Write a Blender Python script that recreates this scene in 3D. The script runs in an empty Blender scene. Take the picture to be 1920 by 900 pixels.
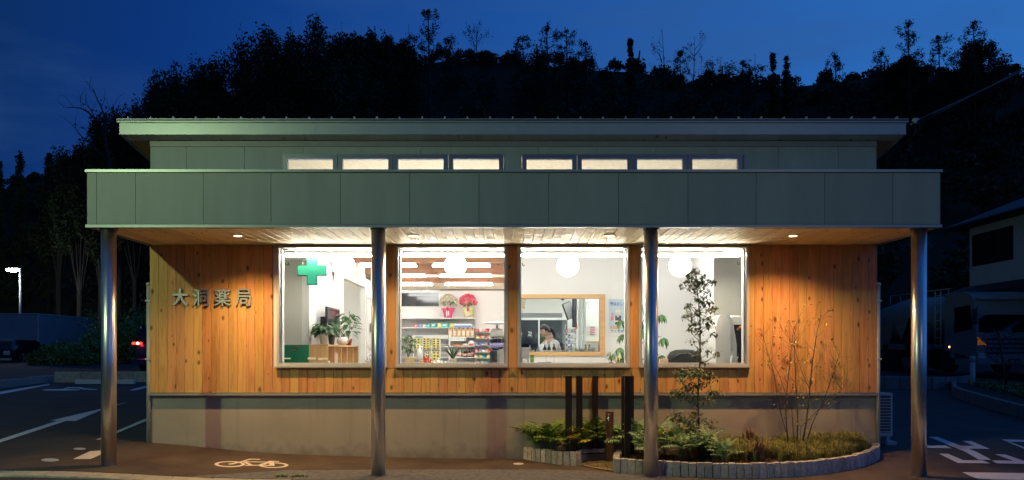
import bpy, bmesh, math, random
import numpy as np
from mathutils import Vector, Matrix, Quaternion
PI = math.pi
R = math.radians
SC = bpy.context.scene
COL = SC.collection

# ------------------------------------------------------------------ camera, world, exposure
F = 1400.0            # focal length in pixels of the 1920 px wide photograph
DW = 11.58            # metres from the camera to the front wall
EYE = 1.67
cam = bpy.data.cameras.new('camera')
camo = bpy.data.objects.new('camera', cam)
COL.objects.link(camo)
camo.location = (0, -DW, EYE)
camo.rotation_euler = (R(90), 0, 0)
cam.sensor_width = 36
cam.lens = F / 1920 * 36
cam.shift_y = (660 - 450) / 1920
cam.clip_end = 1500
cam.clip_start = 0.05
SC.camera = camo
SC.view_settings.view_transform = 'Standard'
SC.view_settings.look = 'None'
SC.view_settings.exposure = 0
SC.view_settings.gamma = 1
SC.render.resolution_x = 1024
SC.render.resolution_y = 480
SC.cycles.max_bounces = 10
SC.cycles.diffuse_bounces = 6
SC.cycles.transparent_max_bounces = 16
SC.cycles.caustics_reflective = False
SC.cycles.caustics_refractive = False
SC.cycles.sample_clamp_indirect = 6

W = bpy.data.worlds.new('World')
SC.world = W
W.use_nodes = True
nt = W.node_tree
nt.nodes.clear()
def N(tree, t, **kw):
    n = tree.nodes.new(t)
    for k, v in kw.items():
        setattr(n, k, v)
    return n
def sky():
    out = N(nt, 'ShaderNodeOutputWorld'); bg = N(nt, 'ShaderNodeBackground')
    tc = N(nt, 'ShaderNodeTexCoord')
    L = nt.links.new
    dot = N(nt, 'ShaderNodeVectorMath', operation='DOT_PRODUCT')
    dot.inputs[1].default_value = (0.90, 0.36, -0.24)
    L(tc.outputs['Generated'], dot.inputs[0])
    ramp = N(nt, 'ShaderNodeValToRGB')
    cr = ramp.color_ramp
    cr.elements[0].position = 0.0; cr.elements[0].color = (.0030, .014, .055, 1)
    cr.elements[1].position = 1.0; cr.elements[1].color = (.034, .19, .58, 1)
    e = cr.elements.new(.42); e.color = (.0035, .033, .180, 1)
    e = cr.elements.new(.31); e.color = (.0040, .024, .090, 1)
    e = cr.elements.new(.58); e.color = (.0075, .068, .31, 1)
    e = cr.elements.new(.76); e.color = (.019, .125, .45, 1)
    mr = N(nt, 'ShaderNodeMapRange'); mr.inputs[1].default_value = -1; mr.inputs[2].default_value = 1
    L(dot.outputs['Value'], mr.inputs[0]); L(mr.outputs[0], ramp.inputs[0])
    # thin drifting cloud
    mp = N(nt, 'ShaderNodeMapping'); mp.inputs['Scale'].default_value = (1.2, 1.2, 4.2)
    mp.inputs['Rotation'].default_value = (0, .28, 0)
    nz = N(nt, 'ShaderNodeTexNoise'); nz.inputs['Scale'].default_value = 2.1; nz.inputs['Detail'].default_value = 6
    nz.inputs['Roughness'].default_value = .55
    L(tc.outputs['Generated'], mp.inputs[0]); L(mp.outputs[0], nz.inputs['Vector'])
    cl = N(nt, 'ShaderNodeMapRange'); cl.inputs[1].default_value = .44; cl.inputs[2].default_value = .72
    cl.inputs[3].default_value = 0; cl.inputs[4].default_value = .55
    L(nz.outputs['Fac'], cl.inputs[0])
    mix = N(nt, 'ShaderNodeMixRGB'); mix.inputs[2].default_value = (.030, .085, .235, 1)
    L(cl.outputs[0], mix.inputs[0]); L(ramp.outputs[0], mix.inputs[1])
    L(mix.outputs[0], bg.inputs[0]); bg.inputs[1].default_value = 1.0
    L(bg.outputs[0], out.inputs[0])
sky()

def S(y): return F / (y + DW)
def at(px, py, y):
    s = S(y)
    return Vector(((px - 960) / s, y, EYE + (660 - py) / s))

# street lamp that lights the front from the left, standing out of the frame on the pavement
SL = Vector((-8.8, -8.9, 6.3))

# ------------------------------------------------------------------ helpers
def tag(o, label=None, cat=None, group=None, kind=None):
    if label: o['label'] = label
    if cat: o['category'] = cat
    if group: o['group'] = group
    if kind: o['kind'] = kind
    return o
def empty(name, loc=(0, 0, 0), label=None, cat=None, group=None, rz=0, kind=None):
    o = bpy.data.objects.new(name, None)
    COL.objects.link(o)
    o.location = loc; o.rotation_euler = (0, 0, rz)
    o.empty_display_size = .1
    return tag(o, label, cat, group, kind)
def put(name, mesh, parent=None, loc=(0, 0, 0), rot=(0, 0, 0), scale=(1, 1, 1)):
    o = bpy.data.objects.new(name, mesh)
    COL.objects.link(o)
    o.location = loc; o.rotation_euler = rot; o.scale = scale
    o.parent = parent
    return o
def copy_tree(o, parent=None):
    c = o.copy(); COL.objects.link(c); c.parent = parent
    for ch in list(o.children):
        copy_tree(ch, c)
    return c

class MB:
    def __init__(s): s.v = []; s.f = []; s.m = []; s.sm = []
    def add(s, vs, fs, m=0, smooth=False):
        b = len(s.v); s.v += [tuple(v) for v in vs]
        for f in fs:
            s.f.append(tuple(b + i for i in f)); s.m.append(m); s.sm.append(smooth)
        return s
    def box(s, x0, x1, y0, y1, z0, z1, m=0):
        vs = [(x0, y0, z0), (x1, y0, z0), (x1, y1, z0), (x0, y1, z0), (x0, y0, z1), (x1, y0, z1), (x1, y1, z1), (x0, y1, z1)]
        return s.add(vs, [(0, 3, 2, 1), (4, 5, 6, 7), (0, 1, 5, 4), (1, 2, 6, 5), (2, 3, 7, 6), (3, 0, 4, 7)], m)
    def bbox(s, x0, x1, y0, y1, z0, z1, b=.01, m=0):
        # box with chamfered vertical and top edges
        vs = []
        for z, i in ((z0, 0), (z1 - b, 0), (z1, b)):
            for (x, y) in ((x0 + b + i, y0 + i), (x1 - b - i, y0 + i), (x1 - i, y0 + b + i), (x1 - i, y1 - b - i), (x1 - b - i, y1 - i), (x0 + b + i, y1 - i), (x0 + i, y1 - b - i), (x0 + i, y0 + b + i)):
                vs.append((x, y, z))
        fs = [tuple(range(7, -1, -1)), tuple(range(16, 24))]
        for r in range(2):
            for k in range(8):
                fs.append((r * 8 + k, r * 8 + (k + 1) % 8, r * 8 + 8 + (k + 1) % 8, r * 8 + 8 + k))
        return s.add(vs, fs, m)
    def tube(s, pts, rad, n=8, m=0, cap=True, smooth=True):
        pts = [Vector(p) for p in pts]
        if not hasattr(rad, '__len__'): rad = [rad] * len(pts)
        vs = []; fs = []
        for i, p in enumerate(pts):
            t = (pts[min(i + 1, len(pts) - 1)] - pts[max(i - 1, 0)])
            if t.length < 1e-9: t = Vector((0, 0, 1))
            t.normalize()
            a = Vector((0, 0, 1)) if abs(t.z) < .9 else Vector((0, 1, 0))
            u = t.cross(a).normalized(); w = t.cross(u)
            for k in range(n):
                an = 2 * PI * k / n
                vs.append(p + (u * math.cos(an) + w * math.sin(an)) * rad[i])
        for i in range(len(pts) - 1):
            for k in range(n):
                fs.append((i * n + k, i * n + (k + 1) % n, (i + 1) * n + (k + 1) % n, (i + 1) * n + k))
        s.add(vs, fs, m, smooth)
        if cap:
            b = len(s.v) - len(vs)
            s.f.append(tuple(b + k for k in range(n - 1, -1, -1))); s.m.append(m); s.sm.append(False)
            s.f.append(tuple(b + (len(pts) - 1) * n + k for k in range(n))); s.m.append(m); s.sm.append(False)
        return s
    def lathe(s, prof, c=(0, 0, 0), n=16, m=0, smooth=True, axis='z'):
        vs = []; fs = []
        for (r, z) in prof:
            for k in range(n):
                a = 2 * PI * k / n
                p = (r * math.cos(a), r * math.sin(a), z)
                if axis == 'y': p = (p[0], z, p[1])
                if axis == 'x': p = (z, p[0], p[1])
                vs.append((p[0] + c[0], p[1] + c[1], p[2] + c[2]))
        for i in range(len(prof) - 1):
            for k in range(n):
                fs.append((i * n + k, i * n + (k + 1) % n, (i + 1) * n + (k + 1) % n, (i + 1) * n + k))
        if prof[0][0] > 1e-4: fs.append(tuple(range(n - 1, -1, -1)))
        if prof[-1][0] > 1e-4: fs.append(tuple((len(prof) - 1) * n + k for k in range(n)))
        return s.add(vs, fs, m, smooth)
    def prism(s, poly, y0, y1, m=0, axis='y', smooth=False):
        n = len(poly)
        def q(p, y):
            if axis == 'y': return (p[0], y, p[1])
            if axis == 'x': return (y, p[0], p[1])
            return (p[0], p[1], y)
        vs = [q(p, y0) for p in poly] + [q(p, y1) for p in poly]
        fs = [tuple(range(n)), tuple(range(2 * n - 1, n - 1, -1))]
        for k in range(n): fs.append((k, n + k, n + (k + 1) % n, (k + 1) % n))
        return s.add(vs, fs, m, smooth)
    def leaf(s, base, d, length, width, up=Vector((0, 0, 1)), bend=.25, m=0):
        base = Vector(base); d = Vector(d).normalized()
        w = d.cross(up)
        if w.length < 1e-3: w = Vector((1, 0, 0))
        w.normalize(); nrm = w.cross(d)
        a = base + d * length * .35 - nrm * length * bend * .1
        b = base + d * length * .72 - nrm * length * bend * .45
        t = base + d * length - nrm * length * bend
        vs = [base, a + w * width * .5 + nrm * width * .12, a - w * width * .5 + nrm * width * .12, a,
              b + w * width * .36 + nrm * width * .08, b - w * width * .36 + nrm * width * .08, b, t]
        return s.add(vs, [(0, 3, 1), (0, 2, 3), (3, 6, 4, 1), (2, 5, 6, 3), (6, 7, 4), (5, 7, 6)], m, True)
    def mesh(s, name, mats, off=(0, 0, 0)):
        me = bpy.data.meshes.new(name)
        vs = s.v if tuple(off) == (0, 0, 0) else [(a - off[0], b - off[1], c - off[2]) for a, b, c in s.v]
        me.from_pydata(vs, [], s.f)
        if not isinstance(mats, (list, tuple)): mats = [mats]
        for m in mats: me.materials.append(m)
        me.polygons.foreach_set('material_index', s.m)
        me.polygons.foreach_set('use_smooth', s.sm)
        me.update()
        return me
    def build(s, name, mats, parent=None, local=False, loc=None):
        # vertices are world coordinates unless local; the object's origin goes to the parent's
        off = (0, 0, 0)
        if not local:
            if parent is not None: off = wloc(parent)
            elif loc is not None: off = loc
        me = s.mesh(name, mats, off)
        o = put(name, me, parent, loc=(loc if (parent is None and loc is not None) else (0, 0, 0)))
        return o
def wloc(o):
    p = Vector(o.location)
    while o.parent:
        o = o.parent; p = p + Vector(o.location)
    return tuple(p)

def quads_np(name, V, mats, mi=None, nv=4):
    """V: (n,nv,3) array of leaf cards joined into one mesh"""
    n = V.shape[0]
    me = bpy.data.meshes.new(name)
    me.vertices.add(n * nv); me.loops.add(n * nv); me.polygons.add(n)
    me.vertices.foreach_set('co', V.reshape(-1).astype(np.float32))
    me.loops.foreach_set('vertex_index', np.arange(n * nv, dtype=np.int32))
    me.polygons.foreach_set('loop_start', np.arange(0, n * nv, nv, dtype=np.int32))
    me.polygons.foreach_set('loop_total', np.full(n, nv, dtype=np.int32))
    if not isinstance(mats, (list, tuple)): mats = [mats]
    for m in mats: me.materials.append(m)
    if mi is not None: me.polygons.foreach_set('material_index', mi.astype(np.int32))
    me.update(calc_edges=True)
    return me
def cards(P, size, rng, flat=0.0, aspect=.55):
    """diamond shaped cards at points P"""
    n = len(P)
    a = rng.normal(size=(n, 3)); a /= np.linalg.norm(a, axis=1)[:, None]
    b = rng.normal(size=(n, 3)); b -= (a * b).sum(1)[:, None] * a; b /= np.linalg.norm(b, axis=1)[:, None]
    sz = (size * rng.uniform(.6, 1.4, n))[:, None] if np.isscalar(size) else (size * rng.uniform(.7, 1.3, n))[:, None]
    return np.stack([P - a * sz * .5, P - b * sz * .5 * aspect, P + a * sz * .5, P + b * sz * .5 * aspect], axis=1)

def text_mesh(name, body, x0, x1, z0, z1, mat, extrude=.0, offset=0.0, mirror=False, bevel=0):
    cu = bpy.data.curves.new(name, 'FONT')
    cu.body = body; cu.size = 1; cu.extrude = .1 if extrude else 0; cu.offset = offset
    cu.resolution_u = 3
    o = bpy.data.objects.new(name, cu)
    COL.objects.link(o)
    dg = bpy.context.evaluated_depsgraph_get()
    me = bpy.data.meshes.new_from_object(o.evaluated_get(dg))
    bpy.data.objects.remove(o); bpy.data.curves.remove(cu)
    n = len(me.vertices)
    co = np.empty(n * 3, dtype=np.float32); me.vertices.foreach_get('co', co); co = co.reshape(-1, 3)
    if n == 0: return me
    mn = co.min(0); mx = co.max(0)
    u = (co[:, 0] - mn[0]) / max(mx[0] - mn[0], 1e-6)
    w = (co[:, 1] - mn[1]) / max(mx[1] - mn[1], 1e-6)
    d = co[:, 2] * (extrude / .1 if extrude else 0)
    if mirror: u = 1 - u
    out = np.stack([x0 + u * (x1 - x0), -d, z0 + w * (z1 - z0)], axis=1)
    me.vertices.foreach_set('co', out.reshape(-1).astype(np.float32))
    me.materials.clear(); me.materials.append(mat)
    me.name = name
    me.update()
    return me

# ------------------------------------------------------------------ materials
MAT = {}
def new_mat(name):
    m = bpy.data.materials.new(name); m.use_nodes = True
    t = m.node_tree; b = t.nodes['Principled BSDF']
    MAT[name] = m
    return m, t, b
def simple(name, col, rough=.6, metal=0, noise=.12, scale=8, bump=0, spec=.5, rnd=0, stretch=(1, 1, 1), coat=0):
    m, t, b = new_mat(name)
    L = t.links.new
    b.inputs['Roughness'].default_value = rough; b.inputs['Metallic'].default_value = metal
    b.inputs['Specular IOR Level'].default_value = spec
    if coat: b.inputs['Coat Weight'].default_value = coat
    geo = N(t, 'ShaderNodeNewGeometry')
    mp = N(t, 'ShaderNodeMapping'); mp.inputs['Scale'].default_value = stretch
    nz = N(t, 'ShaderNodeTexNoise'); nz.inputs['Scale'].default_value = scale; nz.inputs['Detail'].default_value = 5
    L(geo.outputs['Position'], mp.inputs[0]); L(mp.outputs[0], nz.inputs['Vector'])
    hsv = N(t, 'ShaderNodeHueSaturation'); hsv.inputs['Color'].default_value = (*col, 1)
    mr = N(t, 'ShaderNodeMapRange'); mr.inputs[1].default_value = .25; mr.inputs[2].default_value = .75
    mr.inputs[3].default_value = 1 - noise; mr.inputs[4].default_value = 1 + noise
    L(nz.outputs['Fac'], mr.inputs[0])
    if rnd:
        oi = N(t, 'ShaderNodeObjectInfo')
        m2 = N(t, 'ShaderNodeMapRange'); m2.inputs[3].default_value = 1 - rnd; m2.inputs[4].default_value = 1 + rnd
        L(oi.outputs['Random'], m2.inputs[0])
        mu = N(t, 'ShaderNodeMath', operation='MULTIPLY'); L(mr.outputs[0], mu.inputs[0]); L(m2.outputs[0], mu.inputs[1])
        L(mu.outputs[0], hsv.inputs['Value'])
    else:
        L(mr.outputs[0], hsv.inputs['Value'])
    L(hsv.outputs[0], b.inputs['Base Color'])
    if bump:
        bp = N(t, 'ShaderNodeBump'); bp.inputs['Strength'].default_value = bump; bp.inputs['Distance'].default_value = .01
        n2 = N(t, 'ShaderNodeTexNoise'); n2.inputs['Scale'].default_value = scale * 6; n2.inputs['Detail'].default_value = 4
        L(geo.outputs['Position'], n2.inputs['Vector']); L(n2.outputs['Fac'], bp.inputs['Height']); L(bp.outputs[0], b.inputs['Normal'])
    return m
def emis(name, col, strength, base=(.8, .8, .8)):
    m, t, b = new_mat(name)
    b.inputs['Base Color'].default_value = (*base, 1)
    b.inputs['Emission Color'].default_value = (*col, 1); b.inputs['Emission Strength'].default_value = strength
    return m
def wood(name, c1, c2, axis='z', knots=1.0, rough=.55, kscale=3.6, rnd=.16, grain=.95):
    """knotty board: grain along the axis, knots with dark hearts, each board its own tone"""
    m, t, b = new_mat(name)
    L = t.links.new
    b.inputs['Roughness'].default_value = rough
    b.inputs['Specular IOR Level'].default_value = .3
    geo = N(t, 'ShaderNodeNewGeometry'); oi = N(t, 'ShaderNodeObjectInfo')
    off = N(t, 'ShaderNodeVectorMath', operation='SCALE'); off.inputs[0].default_value = (0, 0, 37.0) if axis == 'z' else ((0, 37., 0) if axis == 'y' else (37., 0, 0))
    L(oi.outputs['Random'], off.inputs['Scale'])
    ad = N(t, 'ShaderNodeVectorMath', operation='ADD'); L(geo.outputs['Position'], ad.inputs[0]); L(off.outputs[0], ad.inputs[1])
    st = {'z': (1, 1, .07), 'y': (1, .07, 1), 'x': (.07, 1, 1)}[axis]
    mp = N(t, 'ShaderNodeMapping'); mp.inputs['Scale'].default_value = st
    # knots bend the grain
    ks = N(t, 'ShaderNodeSeparateXYZ'); L(ad.outputs[0], ks.inputs[0]); kc = N(t, 'ShaderNodeCombineXYZ')
    ga, gb = {'z': ('X', 'Z'), 'y': ('X', 'Y'), 'x': ('Z', 'X')}[axis]
    L(ks.outputs[ga], kc.inputs[0]); L(ks.outputs[gb], kc.inputs[1])
    kp = N(t, 'ShaderNodeMapping'); kp.inputs['Scale'].default_value = (1.5, .85, 1)
    L(kc.outputs[0], kp.inputs[0])
    vor = N(t, 'ShaderNodeTexVoronoi'); vor.voronoi_dimensions = '2D'; vor.inputs['Scale'].default_value = kscale; vor.inputs['Randomness'].default_value = 1
    L(kp.outputs[0], vor.inputs['Vector'])
    sep = N(t, 'ShaderNodeSeparateColor'); L(vor.outputs['Color'], sep.inputs[0])
    # knot radius per cell: many cells carry none
    rad = N(t, 'ShaderNodeMapRange'); rad.inputs[1].default_value = .45; rad.inputs[2].default_value = 1.0
    rad.inputs[3].default_value = 0.0; rad.inputs[4].default_value = .17 * knots
    L(sep.outputs[0], rad.inputs[0])
    dv = N(t, 'ShaderNodeMath', operation='DIVIDE'); L(vor.outputs['Distance'], dv.inputs[0])
    mx = N(t, 'ShaderNodeMath', operation='MAXIMUM'); mx.inputs[1].default_value = .0001; L(rad.outputs[0], mx.inputs[0])
    L(mx.outputs[0], dv.inputs[1])
    kr = N(t, 'ShaderNodeValToRGB'); L(dv.outputs[0], kr.inputs[0])
    kr.color_ramp.elements[0].position = .25; kr.color_ramp.elements[0].color = (.9, .9, .9, 1)
    kr.color_ramp.elements[1].position = 1.0; kr.color_ramp.elements[1].color = (0, 0, 0, 1)
    L(ad.outputs[0], mp.inputs[0])
    # grain
    nz = N(t, 'ShaderNodeTexNoise'); nz.inputs['Scale'].default_value = 9; nz.inputs['Detail'].default_value = 3
    nz.inputs['Distortion'].default_value = .6
    L(mp.outputs[0], nz.inputs['Vector'])
    mul = N(t, 'ShaderNodeMath', operation='MULTIPLY'); mul.inputs[1].default_value = 26; L(nz.outputs['Fac'], mul.inputs[0])
    sn = N(t, 'ShaderNodeMath', operation='SINE'); L(mul.outputs[0], sn.inputs[0])
    gr = N(t, 'ShaderNodeMapRange'); gr.inputs[1].default_value = -.2; gr.inputs[2].default_value = 1; L(sn.outputs[0], gr.inputs[0])
    fn = N(t, 'ShaderNodeTexNoise'); fn.inputs['Scale'].default_value = 90; fn.inputs['Detail'].default_value = 2
    L(mp.outputs[0], fn.inputs['Vector'])
    gm = N(t, 'ShaderNodeMath', operation='MULTIPLY'); L(gr.outputs[0], gm.inputs[0]); L(fn.outputs['Fac'], gm.inputs[1])
    g2 = N(t, 'ShaderNodeMath', operation='MULTIPLY'); g2.inputs[1].default_value = grain; L(gm.outputs[0], g2.inputs[0])
    mix = N(t, 'ShaderNodeMixRGB'); mix.inputs[1].default_value = (*c1, 1); mix.inputs[2].default_value = (*c2, 1)
    L(g2.outputs[0], mix.inputs[0])
    hs = N(t, 'ShaderNodeHueSaturation')
    vr = N(t, 'ShaderNodeMapRange'); vr.inputs[3].default_value = 1 - rnd; vr.inputs[4].default_value = 1 + rnd * .8
    L(oi.outputs['Random'], vr.inputs[0]); L(vr.outputs[0], hs.inputs['Value'])
    fr = N(t, 'ShaderNodeMath', operation='MULTIPLY'); fr.inputs[1].default_value = 7.31; L(oi.outputs['Random'], fr.inputs[0])
    fr2 = N(t, 'ShaderNodeMath', operation='FRACT'); L(fr.outputs[0], fr2.inputs[0])
    hr = N(t, 'ShaderNodeMapRange'); hr.inputs[3].default_value = .488; hr.inputs[4].default_value = .512
    L(fr2.outputs[0], hr.inputs[0]); L(hr.outputs[0], hs.inputs['Hue'])
    L(mix.outputs[0], hs.inputs['Color'])
    km = N(t, 'ShaderNodeMixRGB'); km.inputs[2].default_value = (c1[0] * .16, c1[1] * .12, c1[2] * .10, 1)
    L(kr.outputs[0], km.inputs[0]); L(hs.outputs[0], km.inputs[1])
    L(km.outputs[0], b.inputs['Base Color'])
    return m

wood('wall_wood', (.74, .40, .145), (.48, .205, .055), 'z', knots=1.15, rnd=.10, grain=.85)
wood('soffit_wood', (.88, .70, .41), (.66, .44, .20), 'y', knots=1.25, kscale=4.2, rnd=.12, grain=.45)
wood('beam_wood', (.30, .155, .095), (.19, .09, .055), 'x', knots=.8, rnd=.06)
wood('cabinet_wood', (.66, .42, .20), (.52, .30, .13), 'z', knots=0.02, rnd=.06)
wood('frame_wood', (.72, .47, .22), (.60, .36, .16), 'x', knots=0.02, rnd=.04)
wood('post_wood', (.16, .085, .04), (.09, .045, .02), 'z', knots=.02)
simple('fascia_panel', (.34, .38, .33), .55, noise=.085, scale=5, bump=.15, rnd=.05, stretch=(1, 1, .16))
simple('trim_metal', (.40, .45, .44), .38, metal=.35, noise=.05, scale=6)
simple('roof_metal', (.10, .115, .12), .45, metal=.4, noise=.08)
simple('alu_frame', (.66, .66, .65), .4, metal=.25, noise=.05, scale=5)
simple('alu_blue', (.22, .25, .30), .4, metal=.5, noise=.05, scale=5)
simple('plinth_render', (.43, .385, .31), .85, noise=.11, scale=1.3, bump=.35)
def plinth_dirt():
    m = MAT['plinth_render']; t = m.node_tree; L = t.links.new; b = t.nodes['Principled BSDF']
    src = b.inputs['Base Color'].links[0].from_socket
    geo = N(t, 'ShaderNodeNewGeometry'); sp = N(t, 'ShaderNodeSeparateXYZ'); L(geo.outputs['Position'], sp.inputs[0])
    nz = N(t, 'ShaderNodeTexNoise'); nz.inputs['Scale'].default_value = 7; nz.inputs['Detail'].default_value = 8; L(geo.outputs['Position'], nz.inputs['Vector'])
    a = N(t, 'ShaderNodeMath', operation='MULTIPLY_ADD'); a.inputs[1].default_value = .55; L(nz.outputs['Fac'], a.inputs[0]); 
    s_ = N(t, 'ShaderNodeMath', operation='MULTIPLY'); s_.inputs[1].default_value = -1; L(sp.outputs['Z'], s_.inputs[0]); L(s_.outputs[0], a.inputs[2])
    r = N(t, 'ShaderNodeMapRange'); r.inputs[1].default_value = .02; r.inputs[2].default_value = .32; r.inputs[3].default_value = 0; r.inputs[4].default_value = .6; L(a.outputs[0], r.inputs[0])
    mp = N(t, 'ShaderNodeMapping'); mp.inputs['Scale'].default_value = (9, 1, .35); n2 = N(t, 'ShaderNodeTexNoise'); n2.inputs['Scale'].default_value = 1; n2.inputs['Detail'].default_value = 5
    L(geo.outputs['Position'], mp.inputs[0]); L(mp.outputs[0], n2.inputs['Vector'])
    r2 = N(t, 'ShaderNodeMapRange'); r2.inputs[1].default_value = .55; r2.inputs[2].default_value = .8; r2.inputs[3].default_value = 0; r2.inputs[4].default_value = .35; L(n2.outputs['Fac'], r2.inputs[0])
    mx = N(t, 'ShaderNodeMath', operation='MAXIMUM'); L(r.outputs[0], mx.inputs[0]); L(r2.outputs[0], mx.inputs[1])
    mix = N(t, 'ShaderNodeMixRGB'); mix.inputs[2].default_value = (.17, .14, .10, 1); L(mx.outputs[0], mix.inputs[0]); L(src, mix.inputs[1]); L(mix.outputs[0], b.inputs['Base Color'])
plinth_dirt()
simple('white_wall', (.83, .83, .82), .8, noise=.012, scale=2)
simple('shade_grey', (.66, .655, .60), .85, noise=.015, scale=2)  # unlit tone of the white wall put into colour; also the grey cabinet
simple('white_plastic', (.80, .80, .79), .35, noise=.02)
simple('white_pipe', (.55, .57, .53), .4, noise=.06, scale=4)
simple('floor_vinyl', (.55, .50, .42), .4, noise=.08, scale=3)
simple('black_plastic', (.012, .012, .014), .4, noise=.1)
simple('dark_grey', (.06, .06, .065), .5, noise=.1)
simple('mid_grey', (.25, .25, .26), .45, noise=.08)
simple('light_grey', (.5, .5, .5), .5, noise=.05)
simple('black_fabric', (.012, .013, .013), .75, noise=.3, scale=20, bump=.5)
simple('dark_post', (.030, .020, .016), .4, metal=.2, noise=.15, scale=8)
simple('letter_metal', (.50, .52, .50), .38, metal=.6, noise=.05)
simple('green_board', (.0, .16, .075), .7, noise=.06, scale=20)
simple('red_paint', (.55, .02, .02), .5)
simple('orange_paint', (.80, .26, .02), .5)
simple('pink_flower', (.85, .14, .24), .6, noise=.25, scale=40)
simple('cream_flower', (.72, .68, .56), .6, noise=.15, scale=40)
simple('pink_wrap', (.62, .08, .20), .45, noise=.25, scale=25)
simple('yellow_wrap', (.66, .62, .28), .45, noise=.2, scale=25)
simple('kraft', (.60, .38, .24), .7, noise=.06, scale=20)
simple('cream_label', (.75, .66, .52), .7, noise=.04)
simple('yellow_card', (.80, .70, .16), .6, noise=.04)
simple('blue_ink', (.03, .06, .28), .6)
simple('blue_box', (.10, .26, .62), .5)
simple('teal_box', (.05, .50, .46), .5)
simple('pink_box', (.75, .22, .28), .5)
simple('violet_box', (.22, .20, .45), .5)
simple('lime_box', (.45, .62, .12), .5)
simple('green_ink', (.10, .38, .26), .6)
simple('poster_blue', (.50, .64, .74), .6)
simple('poster_ink', (.16, .13, .42), .6)
simple('skin_tone', (.58, .36, .27), .55, noise=.04)
simple('dark_hair', (.018, .012, .010), .45, noise=.3, scale=60)
simple('coat_white', (.78, .80, .80), .8, noise=.03)
simple('cloth_dark', (.03, .03, .045), .8)
simple('amber_bottle', (.14, .055, .012), .12, noise=.1)
simple('clear_plastic', (.62, .65, .66), .2, noise=.05)
simple('leaf_green', (.045, .13, .030), .5, noise=.35, scale=14, rnd=.2)
simple('leaf_dark', (.020, .070, .018), .5, noise=.35, scale=14, rnd=.2)
simple('leaf_light', (.16, .26, .07), .5, noise=.25, scale=14)
simple('leaf_red', (.17, .06, .055), .6, noise=.3, scale=20)
simple('stem_brown', (.12, .075, .045), .8, noise=.25, scale=30)
simple('terracotta', (.34, .045, .03), .6)
simple('fern_leaf', (.20, .32, .06), .5, noise=.45, scale=6, rnd=.30)
simple('fern_pale', (.26, .42, .19), .45, noise=.35, scale=6, rnd=.3)
simple('fern_yellow', (.60, .44, .05), .55, noise=.4, scale=9)
simple('grass_blade', (.34, .34, .08), .6, noise=.5, scale=4)
simple('grass_dry', (.34, .25, .10), .7, noise=.4, scale=4)
simple('bronze_blade', (.20, .09, .06), .55, noise=.35, scale=9)
simple('holly_leaf', (.15, .20, .09), .45, noise=.35, scale=9)
simple('twig_leaf', (.34, .30, .07), .6, noise=.5, scale=9)
simple('bark', (.11, .085, .065), .9, noise=.35, scale=30, bump=.5)
simple('soil', (.055, .032, .018), .95, noise=.5, scale=18, bump=.8)
simple('gravel', (.42, .32, .16), .85, noise=.35, scale=60, rnd=.2)
simple('kerb_granite', (.55, .51, .44), .9, noise=.30, scale=22, bump=.9, rnd=.22)
simple('concrete', (.42, .38, .29), .9, noise=.32, scale=9, bump=.7, rnd=.12)
simple('concrete_block', (.26, .25, .24), .9, noise=.22, scale=6, bump=.5, rnd=.1)
simple('road_paint', (.66, .66, .64), .7, noise=.10, scale=25, bump=.2)
simple('road_paint_warm', (.80, .70, .58), .7, noise=.10, scale=25, bump=.2)
simple('asphalt', (.048, .042, .036), .92, noise=.30, scale=1.3, bump=.9)
simple('sidewalk_asphalt', (.135, .135, .135), .92, noise=.45, scale=14, bump=1.0)
simple('brown_asphalt', (.084, .058, .040), .92, noise=.55, scale=1.2, bump=1.2)
simple('hill_soil', (.014, .018, .006), 1, noise=.4, scale=.6)
simple('forest_leaf', (.020, .034, .008), .8, noise=.5, scale=.4)
simple('forest_leaf_b', (.028, .046, .010), .8, noise=.5, scale=.4)
simple('forest_bark', (.030, .026, .022), .9, noise=.3, scale=3)
simple('bush_leaf', (.10, .19, .05), .6, noise=.5, scale=.9)
simple('truck_box', (.24, .28, .34), .5, noise=.08, scale=1.5)
simple('car_navy', (.02, .03, .09), .22, noise=.1, coat=.5)
simple('car_black', (.010, .011, .014), .2, noise=.1, coat=.5)
simple('truck_cab', (.23, .26, .265), .35, noise=.1, coat=.3)
simple('truck_tank', (.18, .20, .20), .45, noise=.15, scale=2)
simple('tyre', (.012, .012, .012), .9)
simple('chrome', (.55, .56, .58), .22, metal=1, noise=.05)
simple('wheel_rim', (.34, .34, .35), .35, metal=.7)
simple('plate_white', (.72, .72, .70), .5)
simple('amber_lens', (.75, .22, .02), .25)
simple('reflector', (.60, .55, .35), .4)
simple('house_wall', (.55, .57, .56), .9, noise=.1, scale=1)
simple('house_roof', (.018, .019, .022), .7, noise=.2)
simple('wire_black', (.022, .022, .022), .6)
simple('ceramic', (.72, .69, .63), .3, noise=.02)
simple('pot_grey', (.10, .10, .10), .7)
simple('drink_dark', (.05, .018, .012), .15)
simple('red_lip', (.45, .03, .02), .3)
simple('gold_box', (.50, .38, .14), .4)
emis('tube_light', (1, .985, .955), 29)
emis('tube_light_small', (1, .985, .95), 26)
emis('globe_glass', (1, .98, .95), 25.0)
emis('downlight_lens', (1, .72, .40), 30)
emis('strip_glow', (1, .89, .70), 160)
emis('tail_red', (1, .03, .015), 5.0, (.4, .01, .01))
emis('tail_core', (1, .45, .30), 14, (.4, .01, .01))
emis('plate_glow', (1, .93, .85), .55)  # glow put into the plate itself in place of a plate lamp
emis('lot_lamp_lens', (.93, 1, .90), 140)
emis('amber_glow', (1, .30, .03), .16, (.6, .2, .02))
emis('marker_lamp', (1, .62, .25), 3.0)

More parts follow.
